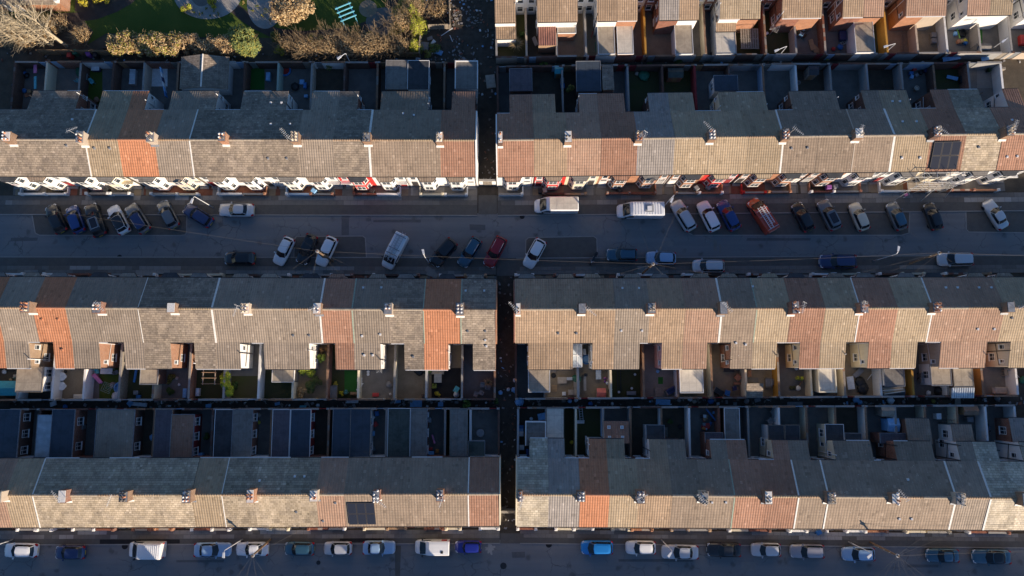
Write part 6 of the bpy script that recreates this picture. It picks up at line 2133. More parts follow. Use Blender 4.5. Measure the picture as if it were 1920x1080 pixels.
# brick outbuilding at the corner
a, b = at(-40, 21, 0), at(131, 22, 0)
hb = empty('brick_outbuilding', ((a.x + b.x) / 2, a.y + 3.2, 0))
tag(hb, 'orange brick outbuilding with grey roof in the top left corner', 'building')
w2 = (b.x - a.x) / 2
MB().box(-w2, w2, -3.2, 3.2, 0, 2.4).build('wall', 'brick_orange', hb)
MB().prism_x([(-3.45, 2.35), (0, 3.9), (3.45, 2.35), (3.45, 2.2), (-3.45, 2.2)], -w2 - 0.15, w2 - 0.35).build('roof', 'tile_mottled', hb)
MB().box(w2 - 0.4, w2 + 0.05, -3.3, 3.3, 2.4, 3.0).build('parapet', 'paint_white', hb)
for x in (-2.4, -1.1):
    MB().box(w2 * 0.15 + x - 0.5, w2 * 0.15 + x + 0.5, -3.26, -3.15, 0.05, 2.05).build('door', 'paint_white', hb)

# hedge of brown leaves
def hedge(x0, y0, x1, y1, w, h, mats, label, n, size, seed, name='hedge', cat='hedge'):
    a, b = at(x0, y0, h * 0.8), at(x1, y1, h * 0.8)
    d = b - a
    root = empty(name, ((a.x + b.x) / 2, (a.y + b.y) / 2, 0), math.atan2(d.y, d.x))
    tag(root, label, cat)
    L = d.length
    q = random.Random(seed)
    cs = []
    k = int(L / 0.45)
    for i in range(k):
        for j in range(3):
            cs.append((-L / 2 + L * (i + q.random()) / k, q.uniform(-0.5, 0.5) * w * 0.7, h * q.uniform(0.45, 0.82), 0.5, w * 0.28, h * 0.24))
    leafcloud('foliage', mats, cs, n, size, seed, root)
    tw = MB()
    for i in range(int(L / 0.5)):
        x = -L / 2 + i * 0.5 + q.uniform(0, 0.4)
        for j in range(2):
            branch(tw, Vector((x, q.uniform(-.3, .3) * w, 0)), Vector((q.uniform(-.3, .3), q.uniform(-.3, .3), 1)).normalized(), h * 0.6, 0.03, 1, q, 0.6, 3)
    tw.build('stem', 'twig', root)
    return root


hedge(204, 77, 335, 79, 3.0, 3.3, ['leaf_straw', 'leaf_brown', 'leaf_olive'], 'long beech hedge of golden brown leaves below the lawn', 12000, 0.15, 21)
hedge(338, 79, 430, 80, 2.6, 2.9, ['leaf_brown', 'leaf_straw', 'twig'], 'thin brown hedge with bare stems beside the evergreen tree', 5000, 0.13, 22)
hedge(420, 700, 428, 742, 1.25, 2.1, ['leaf_lime', 'leaf_lime', 'leaf_fresh'], 'bright lime conifer hedge between two yards', 4200, 0.10, 23)
# evergreen tree
c = at(478, 100, 0)
ev = empty('evergreen_tree', (c.x, c.y, 0))
tag(ev, 'rounded evergreen tree at the end of the brown hedge', 'tree')
leafcloud('crown', ['leaf_evergreen', 'leaf_evergreen', 'leaf_olive'], clumps(2.2, 2.2, 2.4, 40, 31, (0.25, 0.4), 3.7), 8000, 0.16, 31, ev)
mb = MB()
q = random.Random(3)
mb.tube([(0, 0, 0), (0.05, 0, 1.4), (0, 0.05, 3.4)], [0.16, 0.12, 0.06], 8)
for k in range(9): branch(mb, Vector((0, 0, 1.0 + k * 0.28)), Vector((math.cos(k * 2.4), math.sin(k * 2.4), 0.5)).normalized(), 1.0, 0.05, 2, q)
mb.build('trunk', 'bark', ev)
# round tree that keeps its pale dead leaves
c = at(556, 34, 0)
rt = empty('copper_tree', (c.x, c.y, 0))
tag(rt, 'round tree covered in pale copper dead leaves', 'tree')
leafcloud('crown', ['leaf_straw', 'leaf_straw', 'leaf_brown'], clumps(3.2, 2.9, 1.9, 46, 33, (0.22, 0.36), 2.7), 7500, 0.17, 33, rt)
mb = MB()
mb.tube([(0, 0, 0), (0, 0, 1.6)], [0.17, 0.13], 8)
for k in range(12): branch(mb, Vector((0, 0, 1.3 + k * 0.07)), Vector((math.cos(k * 2.4), math.sin(k * 2.4), 0.55)).normalized(), 1.5, 0.06, 3, q, 0.6, 2)
mb.build('trunk', 'bark', rt)
# bare tall trees at the left
for k, (x, y, h, r, ln) in enumerate(((125, 87, 7.2, 0.24, 1), (111, 80, 6.5, 0.17, 0), (98, 86, 7.5, 0.2, 1), (83, 83, 6.8, 0.16, 0), (75, 82, 7.0, 0.2, 1), (60, 86, 6.5, 0.18, 0), (40, 84, 6.8, 0.2, 1))):
    c = at(x, y, 0)
    tr = empty('bare_tree', (c.x, c.y, 0))
    tag(tr, ['pale-trunked bare tree nearest the copper hedge', 'thin bare tree second from the hedge', 'tall bare tree third from the hedge', 'thin bare tree fourth from the hedge', 'bare tree fifth from the hedge at left',
             'bare tree second from the left edge', 'bare tree nearest the left edge'][k], 'tree', 'bare trees in the left corner')
    q = random.Random(60 + k)
    mb = MB()
    p = [Vector((0, 0, 0))]
    for j in range(5): p.append(p[-1] + Vector((q.uniform(-0.12, 0.05), q.uniform(-0.02, 0.14), h / 5)))
    mb.tube(p, [r, r * 0.85, r * 0.7, r * 0.5, r * 0.32, r * 0.12], 8)
    mb.build('trunk', 'bark_pale', tr)
    lb = MB()
    for j in range(26):
        t = q.uniform(0.3, 0.98)
        s = p[int(t * 5)].lerp(p[min(5, int(t * 5) + 1)], (t * 5) % 1)
        a_ = q.uniform(0, 6.28)
        branch(lb, s, Vector((math.cos(a_), math.sin(a_), q.uniform(0.2, 1.1))).normalized(), q.uniform(0.9, 1.7), r * 0.26, 3, q, 0.55, 2, 0.12)
    lb.build('branch', 'bark_pale', tr)
for k, (x, y, r, h) in enumerate(((20, 70, 1.7, 2.2), (50, 74, 1.5, 2.0), (85, 55, 1.6, 2.0), (150, 66, 1.4, 1.6), (8, 45, 1.5, 2.4), (110, 45, 1.3, 1.8))):
    spiky(x, y, r, h, ['tangle of bare stems under the left edge trees', 'bare brown shrub below the tall trees', 'bare shrub beside the brick outbuilding', 'wispy bare shrub right of the tall trees', 'grey bare shrub at the left edge', 'bare twiggy shrub above the trunks'][k], 70 + k, 'twig', 42)
# gold shrubs
for k, (x, y, r, m, lb) in enumerate(((155, 4, 1.1, 'leaf_yellow', 'yellow flowering shrub left of the path at top'), (178, 0, 0.9, 'leaf_yellow', 'yellow shrub at the top edge beside the path'), (198, -2, 0.7, 'leaf_yellow', 'small yellow shrub at the top edge'),
                                      (347, 13, 0.85, 'leaf_lime', 'clipped gold shrub at left of the round gravel bed'), (398, 4, 0.95, 'leaf_yellow', 'clipped gold shrub at top of the round gravel bed'), (526, 93, 1.1, 'leaf_yellow', 'low gold shrub right of the evergreen tree'),
                                      (515, 70, 1.0, 'leaf_green', 'dark green bush behind the gold shrub'), (593, 74, 1.2, 'leaf_olive', 'olive bush among the bare shrubs'), (666, 56, 1.0, 'leaf_green', 'dark green bush below the blue pergola'),
                                      (740, 55, 1.2, 'leaf_olive', 'olive bush left of the tall conifer'), (752, 20, 1.5, 'leaf_olive', 'feathery olive tree near the top edge'), (815, 92, 1.0, 'leaf_green', 'weedy bush on the waste ground'),
                                      (617, 121, 1.1, 'leaf_green', 'green bush spilling over the back yard wall'), (800, 100, 0.7, 'leaf_olive', 'small weed bush beside the dumped mattress'))):
    shrub(x, y, r, r * (0.62 if m != 'leaf_olive' else 0.8), [m, 'leaf_olive' if k != 8 else 'leaf_green'], lb, 900, 0.10, 90 + k)
for k, (x, y, r, h) in enumerate(((565, 88, 1.4, 2.5), (620, 80, 1.7, 2.9), (650, 86, 1.7, 2.8), (690, 82, 2.0, 3.0), (715, 84, 1.6, 2.8), (748, 84, 1.5, 2.6), (640, 70, 1.2, 2.2), (752, 38, 1.8, 3.2), (775, 12, 1.6, 3.0), (820, 14, 1.6, 1.6), (590, 88, 1.4, 2.5), (535, 84, 1.0, 2.0))):
    spiky(x, y, r, h, f"bare brown shrub in the border, {ORD[k]} from the evergreen tree", 110 + k, 'twig', 55)
# tall yellow-green conifers against the garden's right edge
for k, (x, y, h) in enumerate(((781, 96, 3.6), (783, 66, 4.6), (778, 40, 4.4), (792, 55, 3.2))):
    c = at(x, y, 0)
    tr = empty('conifer', (c.x, c.y, 0))
    tag(tr, f"yellow-green conifer on the garden's right edge, {ORD[k]} from the corner", 'tree', 'conifers by the waste ground')
    cs = [(random.Random(k * 9 + j).uniform(-.25, .25), random.Random(k * 7 + j).uniform(-.25, .25), 0.5 + j * (h - 0.7) / 9, 0.95 - j * 0.075, 0.95 - j * 0.075, 0.45) for j in range(10)]
    leafcloud('crown', ['leaf_lime', 'leaf_olive', 'leaf_olive'], cs, 1500, 0.10, 130 + k, tr)
    MB().tube([(0, 0, 0), (0, 0, h * 0.9)], [0.1, 0.03], 6).build('trunk', 'bark', tr)

# blue pergola
pg = empty('blue_pergola', at(655, 37, 0))
tag(pg, 'pale blue timber pergola on the garden lawn', 'pergola')
ang = 0.42
pg.rotation_euler = (0, 0, ang)
for k in range(4):
    y = -1.05 + k * 0.66
    MB().box(-1.2, 1.15, y - 0.06, y + 0.06, 2.2, 2.34).build('beam', 'paint_pergola', pg)
for x in (-0.95, 0.9):
    MB().box(x - 0.06, x + 0.06, -1.5, 1.25, 2.06, 2.2).build('rail', 'paint_pergola', pg)
    for y in (-1.25, 1.0):
        MB().box(x - 0.07, x + 0.07, y - 0.07, y + 0.07, 0, 2.06).build('post', 'paint_pergola', pg)
# bench
bn = empty('garden_bench', at(713, 48, 0), 0.55)
tag(bn, 'grey slatted bench on the round paving by the lawn', 'bench')
for k in range(4): MB().box(-0.75, 0.75, -0.25 + k * 0.14, -0.14 + k * 0.14, 0.42, 0.46).build('seat_slat', 'timber_grey', bn)
for k in range(3): MB().box(-0.75, 0.75, 0.28, 0.31, 0.55 + k * 0.14, 0.65 + k * 0.14).build('back_slat', 'timber_grey', bn)
for x in (-0.65, 0.65):
    MB().box(x - 0.04, x + 0.04, -0.25, 0.3, 0, 0.42).build('leg', 'trim', bn)
# garden boundary fences
def fence(x0, y0, x1, y1, h, label, m='timber', n=None, z0=0.0):
    a, b = at(x0, y0, h), at(x1, y1, h)
    d = b - a
    root = empty('timber_fence', (a.x, a.y, 0), math.atan2(d.y, d.x))
    tag(root, label, 'fence', 'timber fences')
    L = d.length
    n = n or int(L / 0.32)
    me = MB().box(0.01, L / n - 0.01, -0.012, 0.012, 0.05, h).mesh('board', m)
    for k in range(n):
        link('board', me, root, (L * k / n, 0.02 * (k % 2), random.uniform(-0.03, 0.03)))
    for z in (0.4, h - 0.3): MB().box(0, L, -0.06, -0.015, z, z + 0.08).build('rail', m, root)
    k = max(2, int(L / 2.2))
    pm = MB().box(-0.05, 0.05, -0.13, -0.06, 0, h + 0.08).mesh('post', m)
    for i in range(k + 1): link('post', pm, root, (L * i / k, 0, 0))


fence(68, 93, 200, 94, 1.6, 'timber fence below the bare trees', 'timber')
fence(362, 93.5, 450, 94, 1.7, 'timber fence under the brown hedge end', 'timber')
fence(735, 97, 785, 98.5, 1.6, 'golden timber fence at the garden corner', 'timber')
fence(785, 99, 787, 66, 1.6, 'timber fence running north from the garden corner', 'timber_grey')
fence(843, 44, 841, -30, 1.5, 'grey timber fence on the edge of waste ground', 'timber_grey')
fence(803, 46, 842, 45, 1.5, 'short slatted fence across the waste ground', 'felt_tan', 20)
MB().box(0, at(362, 94, 1.4).x - at(200, 94, 1.4).x, -0.1, 0.1, 0, 1.3).build('garden_boundary_wall', 'brick_dark', None, at(200, 97, 0))
tag(bpy.data.objects['garden_boundary_wall'], 'sooty brick wall under the golden hedge along the back alley', 'wall')
# yard plants
for k, (x, y, r, h, mats, lb) in enumerate(((575, 699, 1.2, 0.9, ['leaf_fresh', 'leaf_lime'], 'fresh green bush in the overgrown yard'), (604, 672, 0.8, 1.0, ['leaf_fresh'], 'leafy bush beside the red brick yard wall'), (590, 722, 1.5, 0.7, ['leaf_green', 'leaf_evergreen'], 'dark shrub filling the overgrown yard'),
                                             (569, 737, 1.0, 0.7, ['leaf_straw', 'leaf_brown'], 'dry straw-coloured shrub at the back of the overgrown yard'), (606, 655, 0.6, 0.6, ['leaf_brown'], 'brown climber in the narrow yard corner'), (803, 694, 0.5, 0.5, ['leaf_fresh'], 'bright green plant below the orange roof'),
                                             (815, 724, 0.45, 0.4, ['leaf_fresh', 'leaf_olive'], 'potted green plant on the dark decking'), (821, 739, 0.5, 0.4, ['leaf_olive', 'leaf_yellow'], 'yellowish plant at the back of dark decking'), (740, 693, 0.3, 0.4, ['leaf_fresh'], 'small weed on the cream yard wall'),
                                             (629, 718, 0.35, 0.4, ['leaf_yellow', 'leaf_olive'], 'yellow plant by the artificial lawn'), (641, 738, 0.35, 0.35, ['leaf_yellow'], 'yellow potted plant left of artificial lawn'), (1498, 711, 0.6, 0.7, ['leaf_lime', 'leaf_olive'], 'palm-like plant in dark paved yard'),
                                             (876, 757, 0.8, 0.9, ['leaf_green', 'leaf_fresh'], 'self-seeded bush in the alley near the crossing'), (931, 752, 0.5, 0.6, ['leaf_green'], 'weed at the alley corner wall'), (1019, 122, 0.6, 0.5, ['leaf_green', 'leaf_fresh'], 'shrub on the back wall near the alley'),
                                             (1070, 168, 0.7, 1.2, ['leaf_evergreen', 'leaf_olive'], 'leggy shrub in the narrow shaded yard'), (1216, 122, 0.5, 0.4, ['leaf_green'], 'ivy clump on the back alley wall'), (1272, 113, 0.8, 0.4, ['leaf_green'], 'green ivy on the white alley wall'), (1788, 776, 0.45, 0.6, ['leaf_green'], 'potted palm against the white yard wall'),
                                             (1551, 107, 0.4, 0.4, ['leaf_lime'], 'sunlit weed on the alley wall'), (1256, 790, 0.5, 0.4, ['leaf_green'], 'plant in the bare earth yard'), (386, 817, 0.6, 0.6, ['leaf_green'], 'fern-like plant in the dark yard'), (440, 722, 0.6, 0.3, ['leaf_green'], 'low weeds beside the lime hedge'),
                                             (321, 712, 0.9, 0.2, ['weeds', 'leaf_olive'], 'patch of rough grass in the weedy yard'), (318, 733, 0.7, 0.25, ['leaf_green'], 'clump of weeds in the weedy yard'), (979, 62, 0.5, 0.5, ['leaf_green'], 'green plant beside pale grass, topmost row'))):
    shrub(x, y, r, h, mats, lb, int(500 + 500 * r * r), 0.09, 200 + k, twigs=False, cat='plant' if r < 0.6 else 'shrub', name='yard_plant' if r < 0.6 else 'shrub', k=7)
# pale ornamental grass behind the topmost row and a straw palm
for k, (x, y, r, h, lb) in enumerate(((968, 90, 1.3, 1.7, 'tuft of pale ornamental grass by the back wall'), (915, 718, 0.8, 0.9, 'dry straw palm in the corner yard'))):
    c = at(x, y, 0)
    root = empty('ornamental_grass', (c.x, c.y, 0))
    tag(root, lb, 'plant')
    q = random.Random(k + 40)
    mb = MB()
    for j in range(150):
        a_ = q.uniform(0, 6.28)
        s = r * q.uniform(0.4, 1.0)
        mb.tube([(0, 0, 0), (math.cos(a_) * s * 0.4, math.sin(a_) * s * 0.4, h * q.uniform(0.6, 0.9)), (math.cos(a_) * s, math.sin(a_) * s, h * q.uniform(0.4, 1.0))], [0.02, 0.018, 0.004], 3)
    mb.build('blade', 'leaf_straw', root)

# ------------------------------------------------------------------ things in the yards and alleys
for k, c in (('blue_plastic', (0.03, 0.16, 0.42)), ('sky_plastic', (0.22, 0.45, 0.72)), ('green_plastic', (0.03, 0.16, 0.09)), ('lime_plastic', (0.22, 0.50, 0.08)), ('red_plastic', (0.48, 0.04, 0.035)), ('coral_plastic', (0.62, 0.14, 0.11)),
             ('pink_plastic', (0.70, 0.22, 0.42)), ('purple_plastic', (0.25, 0.08, 0.32)), ('yellow_plastic', (0.65, 0.55, 0.05)), ('white_plastic', (0.72, 0.73, 0.74)), ('grey_plastic', (0.22, 0.23, 0.24)), ('teal_tarp', (0.02, 0.24, 0.29)), ('orange_plastic', (0.6, 0.22, 0.05)),
             ('cloth_grey', (0.24, 0.23, 0.23)), ('cloth_beige', (0.42, 0.36, 0.29)), ('cloth_navy', (0.03, 0.04, 0.12)), ('turquoise_plastic', (0.12, 0.48, 0.55)), ('cardboard', (0.38, 0.25, 0.13))):
    simple(k, c, 0.55, var=0.15, scale=3, bump=0.004)


def T(name, px, py, label, cat, rz=0.0, z=0.02, group=None):
    c = at(px, py, z)
    o = empty(name, (c.x, c.y, z), rz)
    return tag(o, label, cat, group)


def bag(px, py, r, m, label, seed=1, z=0.02, name='rubbish_bag', cat='bag', sq=0.7):
    c = at(px, py, z + r * 0.5)
    q = random.Random(seed)
    n, rows_ = 12, 6
    mb = MB()
    vs_ = []
    for i in range(rows_ + 1):
        t = i / rows_
        for k in range(n):
            a = k * 2 * math.pi / n
            rr = r * (math.sin(math.pi * (0.12 + 0.83 * t)) ** 0.7) * q.uniform(0.78, 1.15)
            vs_.append((rr * math.cos(a), rr * math.sin(a), r * sq * 1.6 * t * q.uniform(0.92, 1.05)))
    fs = [[i * n + k, i * n + (k + 1) % n, (i + 1) * n + (k + 1) % n, (i + 1) * n + k] for i in range(rows_) for k in range(n)]
    mb.add(vs_, fs, 0, True).add(vs_[-n:], [list(range(n))], 0)
    o = mb.build(name, m, None, (c.x, c.y, z))
    return tag(o, label, cat)


def table(px, py, l, w, m, label, rz=0.0, h=0.72, legm=None, z=0.02):
    o = T('garden_table', px, py, label, 'table', rz, z)
    n = 5
    for k in range(n):
        y0 = -w / 2 + w * k / n
        MB().box(-l / 2, l / 2, y0 + 0.006, y0 + w / n - 0.006, h - 0.04, h).build('top_slat', m, o)
    for x in (-l / 2 + 0.08, l / 2 - 0.08):
        for y in (-w / 2 + 0.08, w / 2 - 0.08):
            MB().box(x - 0.03, x + 0.03, y - 0.03, y + 0.03, 0, h - 0.04).build('leg', legm or m, o)
    return o


def chair(px, py, m, label, rz=0.0, z=0.02, s=1.0):
    o = T('garden_chair', px, py, label, 'chair', rz, z)
    o.scale = (s, s, s)
    MB().box(-0.24, 0.24, -0.24, 0.24, 0.42, 0.47).build('seat', m, o)
    MB().hexa([(-0.24, 0.2), (0.24, 0.2), (0.24, 0.25), (-0.24, 0.25)], 0.47, 0.92, 0, top=[(-0.22, 0.3), (0.22, 0.3), (0.22, 0.34), (-0.22, 0.34)]).build('backrest', m, o)
    for x in (-0.21, 0.21):
        MB().box(x - 0.025, x + 0.025, -0.24, 0.22, 0.62, 0.66).build('armrest', m, o)
        for y in (-0.21, 0.21): MB().box(x - 0.02, x + 0.02, y - 0.02, y + 0.02, 0, 0.42 if y > 0 else 0.62).build('leg', m, o)
    return o


def sofa(px, py, l, m, label, rz=0.0, corner=0.0, z=0.02):
    o = T('garden_sofa', px, py, label, 'sofa', rz, z)
    n = max(2, int(l / 0.7))
    for k in range(n):
        x0 = -l / 2 + l * k / n
        MB().hexa([(x0 + .01, -0.32), (x0 + l / n - .01, -0.32), (x0 + l / n - .01, 0.28), (x0 + .01, 0.28)], 0.28, 0.44).build('cushion', m, o)
        MB().box(x0 + .01, x0 + l / n - .01, 0.28, 0.44, 0.28, 0.78).build('back_cushion', m, o)
    MB().box(-l / 2 - 0.02, l / 2 + 0.02, -0.34, 0.46, 0.05, 0.27).build('frame', 'timber_grey', o)
    for sg in (-1, 1): MB().box(sg * (l / 2 + 0.02), sg * (l / 2 + 0.14), -0.34, 0.46, 0.05, 0.6).build('arm', 'timber_grey', o)
    if corner:
        MB().box(l / 2 - 0.7, l / 2, -0.35 - corner, -0.35, 0.05, 0.44).build('corner_seat', m, o)
    return o


def wheelie(px, py, m, label, rz=0.0, z=0.02):
    o = T('wheelie_bin', px, py, label, 'bin', rz, z, 'wheelie bins')
    MB().hexa([(-0.22, -0.24), (0.22, -0.24), (0.22, 0.24), (-0.22, 0.24)], 0.08, 0.98, 0, top=[(-0.28, -0.3), (0.28, -0.3), (0.28, 0.32), (-0.28, 0.32)]).build('body', m, o)
    MB().hexa([(-0.29, -0.33), (0.29, -0.33), (0.29, 0.34), (-0.29, 0.34)], 0.98, 1.05, 0, top=[(-0.24, -0.26), (0.24, -0.26), (0.24, 0.3), (-0.24, 0.3)]).build('lid', m, o)
    MB().tube([(-0.26, 0.38, 0.93), (0.26, 0.38, 0.93)], 0.02, 5).build('handle', m, o)
    for sg in (-1, 1):
        w = MB().lathe([(0.1, -0.02), (0.1, 0.02)], 10)
        w.v = [(p[2], p[1], p[0]) for p in w.v]
        w.build('wheel', 'rubber', o, (sg * 0.24, 0.26, 0.1))
    return o


def crate(px, py, l, w, h, m, label, rz=0.0, z=0.02, name='storage_box', cat='box', lid=None):
    o = T(name, px, py, label, cat, rz, z)
    MB().hexa([(-l / 2 + 0.03, -w / 2 + 0.03), (l / 2 - 0.03, -w / 2 + 0.03), (l / 2 - 0.03, w / 2 - 0.03), (-l / 2 + 0.03, w / 2 - 0.03)], 0, h, 0, top=[(-l / 2, -w / 2), (l / 2, -w / 2), (l / 2, w / 2), (-l / 2, w / 2)]).build('body', m, o)
    MB().hexa([(-l / 2 - 0.02, -w / 2 - 0.02), (l / 2 + 0.02, -w / 2 - 0.02), (l / 2 + 0.02, w / 2 + 0.02), (-l / 2 - 0.02, w / 2 + 0.02)], h, h + 0.05, 0, top=[(-l / 2 + 0.06, -w / 2 + 0.06), (l / 2 - 0.06, -w / 2 + 0.06), (l / 2 - 0.06, w / 2 - 0.06), (-l / 2 + 0.06, w / 2 - 0.06)]).build('lid', lid or m, o)
    return o


def board(px, py, l, w, m, label, rz=0.0, z=0.05, tilt=0.0, name='loose_board', cat='board', th=0.03):
    c = at(px, py, z)
    mb = MB().hexa([(-l / 2, -w / 2), (l / 2 - 0.02, -w / 2 + 0.01), (l / 2, w / 2), (-l / 2 + 0.03, w / 2 - 0.02)], 0, [th, th + tilt, th + tilt, th])
    o = mb.build(name, m, None, (c.x, c.y, z - 0.02), rz)
    return tag(o, label, cat)


def mattress(px, py, l, w, m, label, rz=0.0, z=0.03, name='mattress'):
    c = at(px, py, z)
    q = random.Random(int(px))
    mb = MB()
    nx, ny = 8, 5
    vs_ = []
    for i in range(nx + 1):
        for j in range(ny + 1):
            e = 0.0 if 0 < i < nx and 0 < j < ny else -0.06
            vs_.append((-l / 2 + l * i / nx, -w / 2 + w * j / ny, 0.2 + e + q.uniform(-0.025, 0.04)))
    mb.add(vs_, [[i * (ny + 1) + j, (i + 1) * (ny + 1) + j, (i + 1) * (ny + 1) + j + 1, i * (ny + 1) + j + 1] for i in range(nx) for j in range(ny)], 0, True)
    mb.box(-l / 2, l / 2, -w / 2, w / 2, 0, 0.135)
    o = mb.build(name, m, None, (c.x, c.y, z), rz)
    return tag(o, label, 'mattress')


def ladder(px, py, L, label, rz, z=0.15, m='timber_grey', w=0.42):
    c = at(px, py, z)
    o = link('ladder', ladder_mesh(L, w, int(L / 0.28), m), None, (c.x, c.y, z), rz)
    return tag(o, label, 'ladder')


def pool(px, py, r, m, label, z=0.02, inner=None):
    o = T('paddling_pool', px, py, label, 'pool', 0, z)
    MB().lathe([(r, 0), (r + 0.06, 0.12), (r, 0.3), (r - 0.1, 0.34), (r - 0.16, 0.28), (r - 0.14, 0.06)], 20).build('rim', m, o)
    MB().lathe([(r - 0.12, 0.05), (r - 0.12, 0.07)], 20).build('base', inner or m, o)
    return o


def shed(px, py, l, w, h, roofm, wallm, label, rz=0.0, z=0.0, name='garden_shed'):
    """small shed with a pitched roof; pixel shows the middle of the roof"""
    c = at(px, py, h)
    o = tag(empty(name, (c.x, c.y, z), rz), label, 'shed')
    MB().box(-l / 2 + .08, l / 2 - .08, -w / 2 + .08, w / 2 - .08, 0, h - 0.12).prism_x([(-w / 2 + .08, h - 0.13), (w / 2 - .08, h - 0.13), (0, h + 0.12)], -l / 2 + .08, l / 2 - .08).build('wall', wallm, o)
    for sg in (-1, 1):
        MB().prism_x([(0, h + 0.2), (sg * w / 2, h - 0.1), (sg * w / 2, h - 0.14), (0, h + 0.16)], -l / 2, l / 2).build('roof', roofm, o)
    MB().box(-0.35, 0.35, -w / 2 + 0.05, -w / 2 + 0.08, 0.05, 1.6).build('door', 'timber', o)
    return o


def rotary(px, py, label, rz=0.0, h=1.9, r=1.2, m='alu'):
    c = at(px, py, h)
    o = tag(empty('clothes_dryer', (c.x, c.y, 0), rz), label, 'clothes dryer')
    MB().tube([(0, 0, 0), (0, 0, h)], 0.03, 6).build('post', m, o)
    for k in range(4):
        a = k * math.pi / 2
        MB().tube([(0, 0, h - 0.3), (r * math.cos(a), r * math.sin(a), h)], 0.022, 5).build('arm', m, o)
    for j in range(1, 4):
        s = r * j / 3.2
        mb = MB()
        pts = [(s * math.cos(k * math.pi / 2), s * math.sin(k * math.pi / 2), h - 0.3 + 0.3 * s / r) for k in range(5)]
        mb.tube(pts, 0.012, 4).build('line', 'gutter_white', o)
    return o


def pot(px, py, r, m, label, z=0.02, plant='leaf_green'):
    o = T('plant_pot', px, py, label, 'plant pot', 0, z)
    MB().lathe([(r * 0.7, 0), (r, r * 1.5), (r * 1.08, r * 1.6), (r * 0.85, r * 1.6), (r * 0.8, r * 1.4)], 12).build('pot', m, o)
    if plant: leafcloud('foliage', [plant], [(0, 0, r * 2.2, r * 1.4, r * 1.4, r)], 90, 0.08, int(px), o)
    return o


def tyre(px, py, label, z=0.02, m='rubber', r=0.3):
    c = at(px, py, z)
    o = MB().lathe([(r * 0.55, 0), (r * 0.95, 0.0), (r, 0.05), (r, 0.15), (r * 0.95, 0.2), (r * 0.55, 0.2)], 16).build('tyre', m, None, (c.x, c.y, z))
    return tag(o, label, 'tyre')


def slats(px, py, l, w, m, label, rz=0.0, n=7, z=0.02, name='timber_pallet'):
    o = T(name, px, py, label, 'pallet', rz, z)
    for k in range(n):
        x = -l / 2 + l * (k + 0.5) / n
        MB().box(x - l / n * 0.36, x + l / n * 0.36, -w / 2, w / 2, 0.1, 0.125).build('slat', m, o)
    for y in (-w / 2 + 0.06, 0, w / 2 - 0.06): MB().box(-l / 2, l / 2, y - 0.05, y + 0.05, 0, 0.1).build('bearer', m, o)
    return o


def patch(px0, py0, px1, py1, mat, name='yard_paving', z=0.024):
    sheet(name, [(px0, py0), (px1, py0), (px1, py1), (px0, py1)], z, mat)


# --- yards behind the row south of the upper street, west
shed(13, 728, 2.6, 1.9, 1.7, 'teal_tarp', 'teal_tarp', 'teal tarpaulin covering a low shed at the left edge', name='tarpaulin_shed')
bag(8, 697, 0.3, 'white_plastic', 'white sack in the yard at the left edge', 2)
bag(28, 706, 0.3, 'cloth_beige', 'pinkish beige sack in earth yard beside flat roof', 3)
bag(20, 712, 0.22, 'cardboard', 'brown crumpled sack above the teal tarpaulin', 4)
for k, (x, y) in enumerate(((122, 706), (121.5, 724))):
    o = T('round_table', x, y, ['upper white round table against the white yard wall', 'lower white round table against the white yard wall'][k], 'table')
    MB().lathe([(0.55, 0.68), (0.56, 0.7), (0.55, 0.73), (0.5, 0.74)], 20).build('top', 'white_plastic', o)
    MB().lathe([(0.25, 0), (0.06, 0.08), (0.05, 0.68)], 10).build('pedestal', 'white_plastic', o)
bag(123, 697, 0.22, 'black_plastic', 'black bag above the white round tables', 5)
crate(151, 743, 1.25, 0.5, 0.5, 'felt_cream', 'long cream storage chest against the back wall')
crate(163, 742, 0.4, 0.4, 0.4, 'white_plastic', 'small white box right of the cream chest')
table(205, 696, 1.6, 0.75, 'white_plastic', 'white slatted table on grass near orange brick wall')
for k, (x, y, rz) in enumerate(((186, 697, 0.3), (222, 698, 2.0))): chair(x, y, ['turquoise_plastic', 'grey_plastic'][k], ['turquoise chair left of white slatted table', 'grey chair right of white slatted table'][k], rz)
board(184, 710, 1.4, 0.5, 'pink_plastic', 'pink toy slide leaning on the white yard wall', 2.2, 0.3, 0.5, 'toy_slide', 'toy')
board(187, 713.5, 1.0, 0.32, 'pink_plastic', 'pink plastic strip below the toy slide', -0.7, 0.1, 0.1, 'toy_track', 'toy')
pool(226, 727, 0.75, 'sky_plastic', 'pale blue round paddling pool in the grassy yard')
bag(219, 743, 0.8, 'white_plastic', 'white tarpaulin heap below the paddling pool', 7, sq=0.35, name='tarpaulin_heap', cat='tarpaulin')
bag(212, 722, 0.45, 'cloth_grey', 'grey cloth heap left of the paddling pool', 8, sq=0.5, name='cloth_heap', cat='cloth')
rotary(200, 727, 'clothes dryer between white wall and paddling pool', 0.4, 1.7, 0.9, 'green_plastic')
patch(186, 690, 233, 747, 'grass', 'lawn_patch')
crate(262, 744, 0.55, 0.45, 0.4, 'blue_plastic', 'blue crate at the back of the grey fenced yard')
crate(258, 736, 0.6, 0.5, 0.5, 'grey_plastic', 'grey box in the grey fenced yard')
pot(289, 741, 0.25, 'terracotta', 'potted green plant below the old felt roof')
board(255, 700, 2.4, 0.3, 'blue_plastic', 'blue board leaning along the old felt roof', 1.4, 0.6, 0.3)
tyre(332, 709, 'pale stone birdbath in the weedy yard', m='flag_d', r=0.22)
bag(336, 721, 0.2, 'white_plastic', 'small white bag in the weedy yard', 9)
crate(349.5, 737, 0.5, 1.2, 0.5, 'sky_plastic', 'stack of pale blue crates by the orange brick wall')
